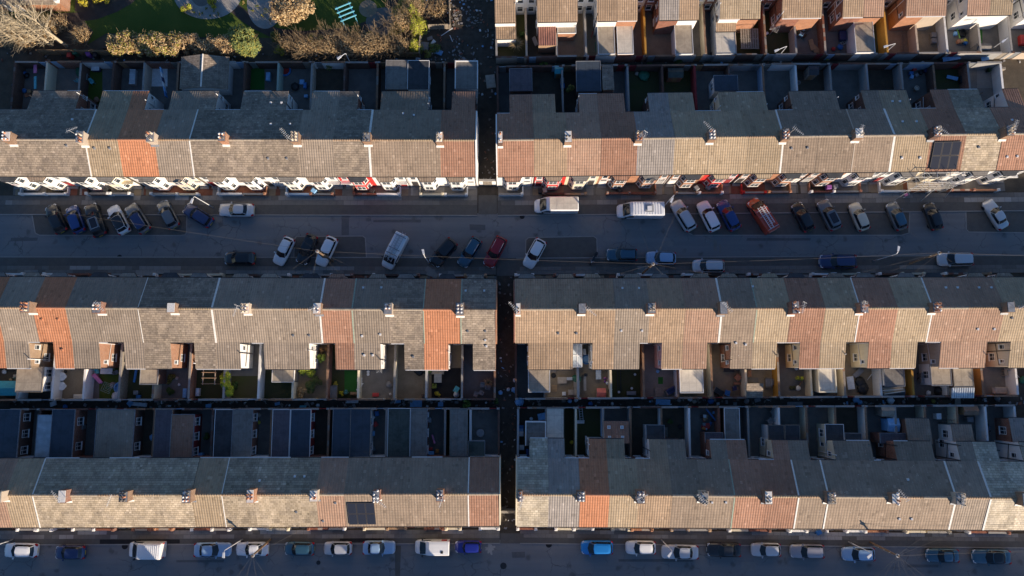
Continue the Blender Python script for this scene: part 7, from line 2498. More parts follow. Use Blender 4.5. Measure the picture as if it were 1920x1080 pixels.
# timber frame
o = T('timber_pergola', 404, 704, 'yellowish open timber frame beside the lime hedge', 'pergola')
for k in range(4): MB().box(-0.95, 0.95, -1.1 + k * 0.72, -1.02 + k * 0.72, 2.0, 2.1).build('beam', 'brick_buff', o)
MB().box(-0.85, -0.75, -1.2, 1.2, 1.9, 2.0).box(0.7, 0.8, -1.2, 1.2, 1.9, 2.0).build('rail', 'brick_buff', o)
for x in (-0.8, 0.75):
    for y in (-1.1, 1.1): MB().box(x - 0.05, x + 0.05, y - 0.05, y + 0.05, 0, 1.9).build('post', 'brick_buff', o)
tyre(378, 692, 'black round tub beside the timber frame', r=0.28)
crate(374, 735, 0.4, 1.0, 0.7, 'white_plastic', 'white cabinet against the orange brick wall')
patch(434, 705, 487, 746, 'weeds', 'lawn_patch')
sofa(628, 735, 1.5, 'cloth_grey', 'grey bench seat beside the red brick yard wall', 1.57)
patch(646, 694, 675, 735, 'turf_plastic', 'artificial_lawn')
for k, (x, y) in enumerate(((677, 712), (678, 720), (674, 731))): chair(x, y, 'white_plastic', ['white chair beside the artificial lawn, upper', 'white chair beside the artificial lawn, middle', 'white chair by the artificial lawn corner'][k], 1.6 + k)
pot(650, 735, 0.28, 'turquoise_plastic', 'turquoise planter at the foot of the artificial lawn')
crate(665, 737.5, 1.0, 0.35, 0.35, 'timber', 'timber trough at the foot of the artificial lawn')
tyre(690.5, 697, 'white tyre planter near the T-shaped dryer', m='white_plastic', r=0.2)
tyre(690.5, 702, 'second white tyre planter near the dryer', m='white_plastic', r=0.2)
rotary(711, 694, 'folded white clothes dryer under the grey-brown roof', 0.8, 1.6, 0.5, 'white_plastic')
bag(730, 721, 0.45, 'cloth_grey', 'grey rubble sack in the bare yard', 11, sq=0.4)
crate(705, 740, 0.8, 0.45, 0.3, 'red_plastic', 'red crate at the back of the bare yard')
bag(732, 739, 0.18, 'white_plastic', 'small white bag at the back of the bare yard', 12)
bag(786, 694, 0.75, 'black_plastic', 'black bin bags heaped under the mottled roof', 13, sq=0.4)
bag(779, 692, 0.4, 'black_plastic', 'smaller black bag left of the heap', 14)
crate(796, 742, 0.7, 0.35, 0.3, 'brick_dark', 'dark brick stack at the back of the tan yard')
patch(809, 690, 868, 746, 'tarmac_patch', 'decking', 0.026)
sofa(821, 697, 1.4, 'cloth_beige', 'beige garden sofa on the dark decking', 0.0)
table(822, 709, 1.0, 1.2, 'grey_plastic', 'grey glass-topped table below the beige sofa')
chair(857, 729, 'turquoise_plastic', 'bright turquoise chair on the dark decking', 2.6, s=1.3)
bag(856, 740, 0.4, 'white_plastic', 'white bag below the turquoise chair', 15)
for k, (x, y) in enumerate(((905, 722), (916, 727), (893, 738), (902, 736))): chair(x, y, 'cloth_grey', f"dark grey chair in the shaded corner yard, {ORD[k]} from the top", k * 1.4, s=1.15)
# --- row south of the upper street, east
slats(1037, 693, 0.8, 0.8, 'brick_orange', 'orange timber pallet stood by the flat roof', n=5)
tyre(1038, 704, 'black tyre below the orange pallet', r=0.32)
table(1053.5, 713, 1.2, 0.85, 'cloth_beige', 'beige patterned low table in the sofa yard', h=0.4)
table(1067.5, 710, 0.75, 0.4, 'white_plastic', 'small pale table between low table and green cover', h=0.45)
bag(1081, 710, 0.6, 'green_plastic', 'green tarpaulin over a barbecue', 17, name='covered_barbecue', cat='barbecue')
slats(1039, 728, 0.75, 0.85, 'cardboard', 'lattice timber pallet left of the corner sofa', n=6)
sofa(1080, 727, 1.9, 'cloth_beige', 'beige corner sofa along the grey yard wall', -1.57, 0.7)
crate(1057, 738, 0.45, 0.45, 0.4, 'white_plastic', 'white cube stool near the corner sofa')
pool(1099.5, 674, 0.62, 'blue_plastic', 'bright blue paddling pool in the side yard', inner='sky_plastic')
crate(1095, 660, 0.35, 0.75, 0.6, 'white_plastic', 'white cabinet above the blue paddling pool')
crate(1097.5, 703, 0.4, 0.35, 0.8, 'white_plastic', 'white box with black lid on long bench', lid='black_plastic')
table(1096, 719, 0.35, 1.9, 'cloth_beige', 'long narrow pale bench along grey wall', h=0.5)
o = T('playhouse', 1125.5, 736, 'red-roofed toy playhouse at the back of the yard', 'playhouse')
MB().box(-0.5, 0.5, -0.45, 0.45, 0, 1.0).build('wall', 'cloth_beige', o)
for sg in (-1, 1): MB().prism_x([(0, 1.35), (sg * 0.58, 0.95), (sg * 0.58, 0.9), (0, 1.3)], -0.6, 0.6).build('roof', 'coral_plastic', o)
chair(1143, 731, 'cloth_beige', 'pale plastic chair right of the playhouse', 1.0)
crate(1143, 740, 0.4, 0.35, 0.35, 'cardboard', 'brown cardboard box in the playhouse yard corner')
q = random.Random(4)
for k in range(9):
    m = ['purple_plastic', 'pink_plastic', 'white_plastic', 'purple_plastic', 'lime_plastic'][k % 5]
    bag(1134 + q.uniform(-2, 9), 714 + q.uniform(-6, 8), q.uniform(0.14, 0.26), m, f"{m.split('_')[0]} toy in the heap by the cream wall, {ORD[k]} counted downwards", 30 + k, name='toy', cat='toy')
table(1121, 700, 0.7, 1.6, 'polycarb', 'glass patio table near the toy heap', h=0.6)
patch(1157, 690, 1205, 745, 'weeds', 'lawn_patch')
ladder(1161, 712, 3.0, 'dark ladder lying along the cream yard wall', 1.57, m='trim')
crate(1183, 737, 1.2, 0.5, 0.4, 'cloth_grey', 'grey bench at the back of the mossy yard')
for k, (x, y) in enumerate(((1184, 728), (1160, 735), (1190, 702))): pot(x, y, 0.16, 'white_plastic', ['white pot in the mossy yard near bench', 'white pot by the mossy yard corner', 'white pot high in the mossy yard'][k], plant=None)
patch(1234, 707, 1243, 720, 'turf_plastic', 'grass_mat', 0.03)
table(1251, 735, 3.4, 1.2, 'timber_grey', 'low timber deck in the concrete yard', h=0.22)
sofa(1257, 733, 1.2, 'cloth_navy', 'navy lounger on the low timber deck', 0.5, z=0.24)
bag(1233, 696, 0.25, 'sky_plastic', 'pale blue bag on the concrete yard', 41)
patch(1340, 700, 1376, 738, 'concrete_tan', 'patio_circle', 0.026)
table(1364, 692, 1.4, 0.8, 'trim', 'dark table under the smooth brown roof')
chair(1380, 690, 'grey_plastic', 'grey chair right of the dark table', 1.2)
board(1382.5, 708, 0.75, 0.75, 'terracotta', 'terracotta fire pit cover stood on its corner', 0.8, 0.4, 0.0, 'fire_pit', 'fire pit', 0.35)
table(1381, 719, 0.9, 0.3, 'terracotta', 'orange timber plank bench by the brick wall', h=0.4)
sofa(1347, 734, 1.3, 'black_plastic', 'black rattan sofa in the round patio yard', 2.6)
chair(1361, 736, 'blue_plastic', 'blue round chair in the patio yard', 2.9, s=1.3)
chair(1375, 728, 'cloth_navy', 'dark chair right of the round patio', 1.8, s=1.2)
crate(1403, 700, 0.5, 0.9, 0.5, 'brick_orange', 'orange timber chest on the tan paving')
patch(1400, 708, 1422, 717, 'flag_a', 'grey_mat', 0.028)
sofa(1438, 717, 1.0, 'cloth_grey', 'grey two-seat sofa beside the ochre wall', -1.57)
table(1443, 716, 0.8, 0.8, 'cloth_grey', 'square patterned table against the ochre wall', h=0.5)
for k, (x, y) in enumerate(((1483, 727), (1489, 727))): tyre(x, y, ['left tyre ring planter in dark paved yard', 'right tyre ring planter in dark paved yard'][k], m='weeds', r=0.25)
bag(1497, 728, 0.35, 'white_plastic', 'white plant sack below the palm-like plant', 43)
board(1501, 718, 1.2, 0.08, 'timber', 'bamboo cane leaning by the palm-like plant', 1.1, 0.3, 0.5, 'garden_cane', 'cane')
bag(1493, 691, 0.25, 'white_plastic', 'white wet cloth hung on the eaves pipe', 44)
mattress(1608.5, 699, 1.5, 0.7, 'cloth_grey', 'grey mattress dumped in the tan yard', 0.75)
board(1594, 718, 0.8, 1.7, 'white_plastic', 'pale sheet standing along the cream wall', 0.1, 0.4, 0.3, 'plastic_sheet', 'sheet')
bag(1614, 716, 0.7, 'black_plastic', 'upper black tarpaulin heap in tan yard', 45, sq=0.35, name='tarpaulin_heap', cat='tarpaulin')
bag(1620, 728, 0.8, 'black_plastic', 'lower black tarpaulin heap in tan yard', 46, sq=0.3, name='tarpaulin_heap', cat='tarpaulin')
board(1630, 707, 1.0, 0.06, 'white_plastic', 'white pipe pointing at the black heap', 0.9, 0.2, 0.2, 'loose_pipe', 'pipe')
for k in range(6):
    board(1674 + (k % 2) * 3, 727 + k * 1.8, 2.7, 0.14, ['felt_tan', 'timber', 'felt_cream'][k % 3], f"long plank stacked on the lean-to, {ORD[k]} from the top", 0.04 + 0.02 * k, 1.9 + 0.0 * k, 0.05, 'plank', 'plank')
shed(1676, 733, 2.9, 1.4, 1.7, 'felt_dark', 'timber', 'dark lean-to shed under the stacked planks')
bag(1761, 733, 0.65, 'black_plastic', 'round black sack beside white box', 47)
crate(1773, 731, 0.4, 0.8, 0.6, 'sky_plastic', 'pale blue box between black sack and brown box')
crate(1778, 729, 0.35, 0.6, 0.6, 'cardboard', 'brown box leaning by corrugated roof')
bag(1741, 737, 0.35, 'white_plastic', 'white sack near the back wall', 48)
wheelie(1723, 704, 'grey_plastic', 'upper dark bin in the narrow shaded passage', 0.0)
wheelie(1723, 714, 'grey_plastic', 'lower dark bin in the narrow shaded passage', 0.0)
chair(1882, 699, 'cloth_beige', 'pale armchair in the orange-walled yard, upper', 0.1, s=1.5)
chair(1895, 707, 'cloth_beige', 'pale armchair turned beside the orange wall', 0.7, s=1.5)
crate(1871, 732, 1.6, 0.85, 0.6, 'white_plastic', 'white patio fire table at the back of orange-walled yard', lid='cloth_beige')
tyre(1886, 686, 'dark round basket under the pebbledashed wing', r=0.3)
bag(1918, 712, 0.5, 'green_plastic', 'green netting heap at the right edge', 49)
# --- yards behind the lower row
ladder(1089.5, 776, 2.2, 'pale ladder lying on the grass yard', 1.65, m='alu')
board(1088, 791, 1.1, 0.45, 'white_plastic', 'white board at the foot of the pale ladder', 0.0)
bag(1072, 829, 0.28, 'yellow_plastic', 'yellow ball in the narrow yard', 50, name='ball', cat='ball', sq=0.8)
crate(978, 838, 0.6, 0.6, 0.85, 'white_plastic', 'white washing machine in the yard by the alley', name='washing_machine', cat='appliance')
for k, (x, y, l, w, m) in enumerate(((977, 800, 0.6, 0.4, 'blue_plastic'), (977, 806, 0.55, 0.35, 'sky_plastic'), (977, 813, 0.6, 0.6, 'white_plastic'), (990, 848, 0.5, 0.9, 'blue_plastic'))):
    crate(x, y, l, w, 0.45, m, ['blue crate topmost by the alley wall', 'pale blue crate by the alley wall', 'white crate by the alley wall', 'blue tub near the washing machine'][k])
board(1016, 781, 1.1, 0.9, 'sky_plastic', 'blue plastic sheet behind the lichened flat roof', 0.2, 0.3, 0.3, 'plastic_sheet', 'sheet')
tyre(996, 785, 'white ring beside the blue sheet', m='white_plastic', r=0.22)
q = random.Random(12)
for k in range(16):
    m = ['blue_plastic', 'white_plastic', 'red_plastic', 'grey_plastic', 'orange_plastic', 'cardboard', 'sky_plastic', 'black_plastic'][k % 8]
    crate(1316 + q.uniform(0, 32), 772 + q.uniform(0, 34), q.uniform(0.25, 0.6), q.uniform(0.25, 0.5), q.uniform(0.2, 0.6), m, f"{m.split('_')[0]} box in the big junk heap, {ORD[k]} counted from the top", q.uniform(0, 3), name='junk_box')
board(1336, 781, 2.6, 0.22, 'blue_plastic', 'long blue plank across the junk heap', -0.9, 0.7, 0.0)
crate(1323, 798, 0.8, 0.7, 0.5, 'white_plastic', 'white toy box with red inside on junk heap', lid='red_plastic')
slats(1248, 817, 0.55, 2.2, 'timber_grey', 'grey pallet ladder against the black flat roof', n=6)
tyre(1275, 800, 'dark round stain cover in earth yard', r=0.32)
for k, (x, y, rz) in enumerate(((1447, 772, 0.6), (1441, 789, 2.2))): chair(x, y, 'grey_plastic', ['upper grey lounge chair by the striped screen', 'lower grey lounge chair by the striped screen'][k], rz, s=1.5)
table(1449, 779, 0.6, 0.5, 'grey_plastic', 'small grey table between the lounge chairs')
shed(1665, 770, 1.7, 1.5, 2.0, 'felt_tan', 'timber_grey', 'grey shed with felt roof by the back alley')
shed(1676, 797, 1.5, 1.7, 1.9, 'sky_plastic', 'sky_plastic', 'pale blue shed below the grey felt shed')
shed(1821, 770, 1.9, 1.2, 2.0, 'brick_stack', 'timber', 'brown shed beside white yard wall')
crate(1753, 780, 0.6, 0.75, 0.9, 'white_plastic', 'white chest freezer in the pale paved yard', name='chest_freezer', cat='appliance')
table(1778, 770, 1.2, 1.2, 'concrete', 'pale slabs stacked in the paved yard', h=0.15)
o = T('garden_arch', 1769, 789, 'black metal arch standing in paved yard', 'arch')
for y in (-0.2, 0.2): MB().tube([(-0.7, y, 0), (-0.65, y, 1.2), (-0.3, y, 1.8), (0.3, y, 1.8), (0.65, y, 1.2), (0.7, y, 0)], 0.04, 6).build('hoop', 'trim', o)
for z, x in ((0.6, 0.68), (1.2, 0.65), (0.6, -0.68), (1.2, -0.65), (1.8, 0)): MB().tube([(x, -0.2, z), (x, 0.2, z)], 0.025, 5).build('rung', 'trim', o)
crate(1813, 786, 0.8, 0.65, 0.7, 'grey_plastic', 'grey water tank below the brown shed')
o = T('bicycle', 1848, 805, 'blue bicycle against the long white yard wall', 'bicycle', 1.5)
for x in (-0.5, 0.5):
    w = MB().lathe([(0.29, -0.02), (0.33, -0.02), (0.33, 0.02), (0.29, 0.02)], 16)
    w.v = [(p[0], p[2], p[1]) for p in w.v]
    w.build('wheel', 'rubber', o, (x, 0, 0.33))
MB().tube([(-0.5, 0, 0.33), (0, 0, 0.3), (0.4, 0, 0.85), (-0.15, 0, 0.8), (0, 0, 0.3)], 0.03, 5).tube([(0.4, 0, 0.85), (0.5, 0, 0.33)], 0.025, 5).build('frame', 'blue_plastic', o)
MB().tube([(0.38, -0.28, 0.98), (0.42, 0, 0.95), (0.38, 0.28, 0.98)], 0.02, 5).build('handlebar', 'trim', o)
MB().box(-0.28, -0.05, -0.08, 0.08, 0.84, 0.9).build('saddle', 'trim', o)
bag(1848, 810, 0.3, 'blue_plastic', 'blue bag hung on the bicycle', 52)
o = T('round_table', 901, 811, 'grey round table in the overgrown corner yard', 'table')
MB().lathe([(0.5, 0.7), (0.52, 0.72), (0.5, 0.75)], 18).build('top', 'cloth_grey', o)
MB().lathe([(0.22, 0), (0.05, 0.1), (0.05, 0.7)], 8).build('pedestal', 'cloth_grey', o)
for k, (x, y) in enumerate(((899, 772), (906, 771))): tyre(x, y, ['left pale ring in the overgrown corner yard', 'right pale ring in the overgrown corner yard'][k], m='concrete', r=0.22)
board(813, 823, 1.2, 0.22, 'pink_plastic', 'pink board leaning in the narrow junk yard', -1.25, 0.4, 0.3)
crate(809, 850, 0.7, 0.6, 0.5, 'sky_plastic', 'blue cushions stacked in the narrow junk yard')
crate(820, 845, 0.4, 0.45, 0.4, 'orange_plastic', 'orange toy box in the narrow junk yard')
crate(808, 841, 0.5, 0.35, 0.4, 'red_plastic', 'red toy box in the narrow junk yard')
wheelie(806, 787, 'grey_plastic', 'black bin in the narrow junk yard, upper', 0.1)
for k, (x, y, m) in enumerate(((700, 812, 'sky_plastic'), (708, 775, 'blue_plastic'), (700, 841, 'grey_plastic'), (705, 795, 'red_plastic'), (699, 782, 'white_plastic'))):
    crate(x, y, 0.5, 0.6, 0.5, m, f"{m.split('_')[0]} box in the cluttered passage behind lower row, {ORD[k]}", 0.2 * k)
bag(287, 820, 0.45, 'sky_plastic', 'pale blue sheet hung in dark passage', 53, sq=0.9)
crate(380, 852, 0.55, 0.5, 0.8, 'sky_plastic', 'pale box by the dark red wing')
wheelie(159, 800, 'grey_plastic', 'dark bin beside the orange door', 0.0)
bag(485, 778, 0.3, 'cloth_beige', 'pinkish sack in the narrow passage', 54)
bag(485, 792, 0.25, 'yellow_plastic', 'yellow sack in the narrow passage', 55)
# --- yards behind the row north of the upper street
q = random.Random(21)
for k in range(9):
    m = ['lime_plastic', 'red_plastic', 'blue_plastic', 'lime_plastic', 'pink_plastic', 'white_plastic', 'black_plastic', 'lime_plastic', 'red_plastic'][k]
    bag(28 + q.uniform(0, 22), 128 + q.uniform(0, 18), q.uniform(0.22, 0.42), m, f"{m.split('_')[0]} toy in the shaded play yard, {ORD[k]} counted from the left", 60 + k, name='toy', cat='toy')
bag(45, 170, 0.35, 'blue_plastic', 'blue ball beside the white gable wing', 71, name='ball', cat='ball')
crate(57, 173, 0.45, 0.45, 0.35, 'cardboard', 'cardboard box by the white wing')
slats(53, 178, 0.9, 0.5, 'terracotta', 'orange toy crate below cardboard box', 0.4, n=4)
bag(28, 158, 0.5, 'cloth_navy', 'navy cover in the play yard', 72, sq=0.4)
board(66, 128, 0.5, 1.4, 'pink_plastic', 'pink towel hung on the play yard wall', 0.1, 1.2, 0.1, 'towel', 'towel')
board(66, 155, 0.4, 1.8, 'turquoise_plastic', 'turquoise towel hung on the play yard wall', 0.1, 1.2, 0.1, 'towel', 'towel')
bag(152, 131, 0.9, 'green_plastic', 'dark teal cover heaped in the back yard', 73, sq=0.35, name='tarpaulin_heap', cat='tarpaulin')
crate(183, 131, 1.1, 0.7, 0.6, 'cloth_navy', 'navy hutch beside the teal cover', lid='white_plastic')
table(162, 148, 1.1, 0.9, 'cloth_grey', 'grey table on the shaded lawn')
chair(176, 156, 'turquoise_plastic', 'turquoise chair right of the grey table', 0.5)
chair(150, 154, 'turquoise_plastic', 'turquoise chair left of the grey table', 2.5)
patch(148, 128, 192, 205, 'grass', 'lawn_patch')
bag(181, 187, 0.4, 'brick_orange', 'orange sack catching the sun in yard', 74)
o = T('cold_frame', 252, 145, 'glazed cold frame with pale frame in yard', 'cold frame')
MB().box(-0.4, 0.4, -1.2, 0.9, 0, 0.55).build('body', 'polycarb', o)
for y in (-1.2, -0.5, 0.2, 0.9): MB().box(-0.42, 0.42, y - 0.03, y + 0.03, 0.55, 0.6).build('bar', 'white_plastic', o)
patch(272, 120, 314, 162, 'white_plastic', 'yard_paving', 0.03)
crate(277, 141, 0.7, 0.7, 0.7, 'cloth_navy', 'navy barrel in the white-floored yard')
for k in range(6):
    y = 134 + k * 9
    board(305 + k * 1.6, y, 0.12, 0.75, ['sky_plastic', 'white_plastic', 'cloth_navy', 'white_plastic', 'sky_plastic', 'blue_plastic'][k], f"washing hung across the white-floored yard, {ORD[k]} from the back wall", 0.3, 1.5, 0.0, 'washing', 'washing', 0.7)
patch(466, 122, 496, 168, 'turf_plastic', 'artificial_lawn', 0.026)
board(465, 158, 0.3, 1.3, 'turquoise_plastic', 'turquoise lounger on the shaded artificial lawn', 0.1, 0.3, 0.3, 'sun_lounger', 'lounger')
crate(505.5, 147, 0.55, 1.2, 0.7, 'sky_plastic', 'pale grey-blue cabinet against green wall')
pool(535, 133, 0.8, 'blue_plastic', 'blue toy pool in the pale green walled yard', inner='red_plastic')
bag(528, 143, 0.25, 'yellow_plastic', 'yellow toy below the blue pool', 75, name='toy', cat='toy')
crate(568, 156, 0.6, 0.65, 0.5, 'sky_plastic', 'pale blue crate beside the stone wall')
crate(574, 163, 0.4, 0.8, 0.6, 'blue_plastic', 'blue bin beside the pale blue crate')
crate(575, 182, 0.5, 0.4, 0.4, 'sky_plastic', 'pale blue box low in the yard')
bag(553, 162, 0.6, 'black_plastic', 'black cover in the pale green walled yard', 76, sq=0.6)
mattress(920, 153, 1.3, 1.9, 'cloth_beige', 'stained mattress leaning in the alley', 0.12)
mattress(795, 87, 1.3, 1.2, 'cloth_grey', 'grey mattress dumped on the waste ground', -0.1)
for k, (x, y, l, w, m, rz) in enumerate(((838, 60, 2.0, 0.12, 'white_plastic', 0.6), (846, 72, 1.1, 0.1, 'white_plastic', -1.2), (820, 97, 1.5, 0.7, 'sky_plastic', -0.4), (784, 108, 0.7, 0.6, 'white_plastic', 0.1), (818, 122, 0.5, 0.4, 'sky_plastic', 0.8),
                                          (904, 177, 0.3, 0.3, 'white_plastic', 0.4), (929, 176, 0.3, 0.3, 'sky_plastic', 0.9), (812, 80, 0.8, 0.5, 'white_plastic', 0.9), (806, 72, 0.8, 0.5, 'cloth_grey', 0.3), (915, 63, 1.1, 0.08, 'white_plastic', 1.5))):
    board(x, y, l, w, m, f"discarded {m.split('_')[0]} board on the waste ground, {ORD[k]} noted from the fence", rz, 0.06, 0.1)
shed(1048, 130, 1.2, 1.2, 1.8, 'teal_tarp', 'teal_tarp', 'small teal shed behind red-brown roofs')
wheelie(1054, 166, 'blue_plastic', 'blue bin in narrow back yard', 0.0)
wheelie(1053, 156, 'grey_plastic', 'grey bin above the blue bin', 0.0)
bag(1208, 141, 0.8, 'green_plastic', 'dark green tarpaulin by white pipe wall', 78, sq=0.4, name='tarpaulin_heap', cat='tarpaulin')
bag(1194, 138, 0.3, 'cloth_beige', 'pale sack beside the green tarpaulin', 79)
shed(1267, 136, 2.1, 1.4, 1.8, 'felt_green', 'brick_red', 'dark shed with red front in shaded yard')
bag(1335, 101, 0.3, 'black_plastic', 'black bag behind white-walled yard', 80)
o = T('round_planter', 1495, 157, 'pale round ring planter in white-walled yard', 'planter')
MB().lathe([(0.25, 0), (0.32, 0.4), (0.28, 0.4), (0.22, 0.1)], 14).build('rim', 'cloth_grey', o)
shed(1526, 131, 1.4, 1.4, 2.0, 'felt_dark', 'timber_grey', 'low dark shed with pale step in yard')
for k, (x, y, m) in enumerate(((1706, 139, 'blue_plastic'), (1712, 132, 'red_plastic'), (1716, 143, 'cloth_grey'), (1733, 134, 'cloth_navy'), (1707, 146, 'sky_plastic'), (1724, 138, 'black_plastic'))):
    crate(x, y, 0.5, 0.4, 0.45, m, f"{m.split('_')[0]} crate under the pale blue back wall, {ORD[k]}", 0.3 * k)
board(1785, 146, 1.5, 0.5, 'sky_plastic', 'pale blue cold frame lid in rough yard', -0.3, 0.3, 0.2)
crate(1805, 152, 1.3, 1.1, 0.6, 'black_plastic', 'black covered pond box in rough yard')
pot(1715, 168, 0.35, 'cloth_beige', 'pale stone urn in rough yard', plant=None)
patch(1832, 124, 1880, 165, 'flag_b', 'yard_paving', 0.03)
pot(1850, 134, 0.25, 'trim', 'dark planter on the pale paved yard')
crate(1874, 131, 1.0, 0.4, 0.5, 'timber_grey', 'grey trough on the pale paved yard')
# --- behind the topmost row
rotary(1453, 52, 'clothes dryer on its pole behind dark brick house', 0.3, 2.0, 0.8)
for k, (x, y, m) in enumerate(((1490, 55, 'white_plastic'), (1502, 57, 'white_plastic'), (1499, 68, 'sky_plastic'), (1504, 70, 'black_plastic'), (1489, 68, 'black_plastic'))):
    chair(x, y, m, f"{m.split('_')[0]} chair in the heap behind brick wing, {ORD[k]}", k * 1.3, s=1.2)
for k, (x, y) in enumerate(((1522, 84), (1526, 90), (1530, 92))): board(x, y, 0.6, 1.6, 'cardboard', f"broken chipboard sheet by sunny wall, {ORD[k]} from left", 0.2 + 0.3 * k, 0.2, 0.1)
mattress(1487, 83, 0.6, 1.4, 'sky_plastic', 'grey-blue mattress by the yard wall, topmost row', 0.1)
for k, (x, y, m) in enumerate(((1432, 62, 'white_plastic'), (1431, 70, 'white_plastic'), (1437, 64, 'white_plastic'))): crate(x, y, 0.35, 0.3, 0.3, m, f"white pot by lichened wall, {ORD[k]} from the left", 0.3 * k)
bag(1563, 92, 0.3, 'red_plastic', 'red bag near the blue sack, topmost row', 81)
bag(1575, 88, 0.45, 'blue_plastic', 'blue sack at the foot of small ladder', 82)
ladder(1586, 77, 1.8, 'short pale ladder by the blue sack', 0.6, m='alu')
crate(1577, 70, 0.9, 1.3, 0.7, 'cloth_navy', 'dark covered bench beside white extension wall')
ladder(1693, 74, 3.4, 'long ladder lying along the yard wall', 1.5, m='timber_grey')
crate(1748, 68, 0.7, 0.7, 0.5, 'cloth_grey', 'grey box against white yard wall, upper')
crate(1748, 79, 0.7, 0.7, 0.5, 'cloth_grey', 'grey box against white yard wall, lower')
pool(1804, 63, 0.55, 'black_plastic', 'black tub with lime hose in yard', inner='black_plastic')
board(1797, 62, 0.15, 1.6, 'lime_plastic', 'lime green hose strip beside black tub', 0.2, 0.3, 0.0, 'hose', 'hose')
for k, (x, y, m) in enumerate(((1789, 65, 'sky_plastic'), (1795, 80, 'terracotta'), (1801, 79, 'cardboard'), (1807, 78, 'yellow_plastic'), (1808, 82, 'blue_plastic'))): crate(x, y, 0.4, 0.5, 0.4, m, f"{m.split('_')[0]} crate in the tub yard", 0.2 * k)
patch(1826, 44, 1842, 86, 'turf_plastic', 'artificial_lawn', 0.026)
shed(1845, 87, 2.0, 1.0, 1.7, 'felt_grey', 'timber_grey', 'grey shed roof beside the white lane lamp')
crate(1914, 78, 0.9, 1.4, 0.6, 'red_plastic', 'red covered seat at the top right edge')
board(1110, 65, 0.9, 0.12, 'red_plastic', 'red toy slide in the narrow yard', 1.3, 0.3, 0.2, 'toy_slide', 'toy')
board(1117, 88, 0.15, 1.5, 'green_plastic', 'green plank against the flat roof', 0.05, 0.6, 0.0)
board(1003, 78, 0.5, 1.3, 'cloth_grey', 'grey sheet on the rubble heap, topmost row', 0.4, 0.5, 0.3, 'plastic_sheet', 'sheet')
o = T('red_conservatory', 1403, 36, 'bright orange-red lean-to with pale bars behind topmost row', 'lean-to')
MB().box(-1.5, 0.8, -0.4, 1.6, 0, 2.4).build('wall', 'car_van_red', o)
for k in range(5): MB().box(-1.5 + k * 0.55, -1.44 + k * 0.55, -0.46, 1.62, 2.4, 2.46).build('bar', 'felt_tan', o)
slats(1405, 73, 2.6, 3.0, 'timber_grey', 'timber pergola slats over green yard', n=8, name='slatted_screen', z=1.2)

# --- in the back alleys
items = ((660, 752, 1.7, 0.55, 'white_plastic', 0.0, 'white car bonnet panel dumped in the alley'), (1243, 754, 1.9, 0.75, 'sky_plastic', -0.05, 'pale blue door lying in the alley'), (746, 753, 0.8, 0.4, 'sky_plastic', 0.1, 'small pale blue panel in the alley'),
         (780, 756, 1.6, 1.0, 'sky_plastic', 0.0, 'wide pale blue sheet in the alley'), (826, 758, 0.7, 0.6, 'sky_plastic', 0.0, 'square pale blue board in the alley'), (100, 757, 0.9, 0.6, 'white_plastic', 0.3, 'white board leaning in the left alley'),
         (260, 758, 2.3, 0.5, 'white_plastic', -0.1, 'long white panel among alley debris'), (244, 756, 0.8, 0.7, 'sky_plastic', 0.8, 'pale blue broken board among alley debris'), (391, 761, 0.8, 0.5, 'sky_plastic', 0.1, 'pale blue tray in the alley'), (316, 761, 0.7, 0.2, 'white_plastic', 0.0, 'white strip in the alley'),
         (568, 762, 0.9, 0.3, 'turquoise_plastic', 0.0, 'turquoise strip in the alley'), (520, 757, 0.7, 0.4, 'sky_plastic', 0.2, 'pale blue lid in the alley'), (1346, 757, 0.35, 0.35, 'white_plastic', 0.1, 'small white square in the alley'), (1378, 757, 0.45, 0.4, 'cloth_grey', 0.0, 'grey square in the alley'),
         (1420, 750, 0.8, 0.5, 'cloth_grey', 0.3, 'grey panel in the alley'), (1490, 757, 2.0, 0.5, 'cloth_grey', 0.0, 'long grey panel in the alley'), (1795, 753, 0.7, 0.9, 'cloth_beige', 0.0, 'beige board across the alley'), (1770, 753, 1.6, 0.5, 'decking', 0.0, 'brown board in the alley'))
for x, y, l, w, m, rz, lb in items: board(x, y, l, w, m, lb, rz, 0.06, 0.15)
bag(974, 753, 0.62, 'sky_plastic', 'pale blue tarpaulin bundle at alley corner', 83, name='tarpaulin_heap', cat='tarpaulin')
for k, (x, y, r, m) in enumerate(((1148, 757, 0.22, 'white_plastic'), (1107, 757, 0.3, 'blue_plastic'), (1080, 750, 0.28, 'white_plastic'), (1068, 752, 0.3, 'sky_plastic'), (1294, 748, 0.35, 'white_plastic'), (1302, 753, 0.3, 'cloth_beige'), (1400, 752, 0.35, 'cloth_grey'), (1605, 749, 0.45, 'sky_plastic'),
                                  (1612, 754, 0.35, 'sky_plastic'), (1670, 751, 0.5, 'white_plastic'), (122, 763, 0.35, 'blue_plastic'), (953, 730, 0.25, 'white_plastic'), (938, 736, 0.3, 'sky_plastic'), (965, 713, 0.25, 'white_plastic'), (964, 731, 0.4, 'sky_plastic'), (1870, 747, 0.4, 'cloth_grey'),
                                  (1750, 752, 0.3, 'leaf_olive'), (596, 760, 0.25, 'white_plastic'), (1333, 752, 0.4, 'blue_plastic'), (1730, 118, 0.3, 'white_plastic'))):
    bag(x, y, r, m, f"{m.split('_')[0]} rubbish sack in the alley, {ORD[k % 18]} of the {'first' if k < 18 else 'second'} scatter", 300 + k)
for k, (x, y, l, w) in enumerate(((1783, 108, 2.4, 0.9), (1846, 109, 1.0, 0.8))):
    board(x, y, l, w, 'sky_plastic', ['wide pale blue sheet leaning on the upper alley wall', 'small pale blue sheet leaning on the upper alley wall'][k], 0.15, 0.7, 0.2, 'plastic_sheet', 'sheet')
wheelie(137, 109, 'red_plastic', 'dark red bin in the alley below bare trees', 0.0)
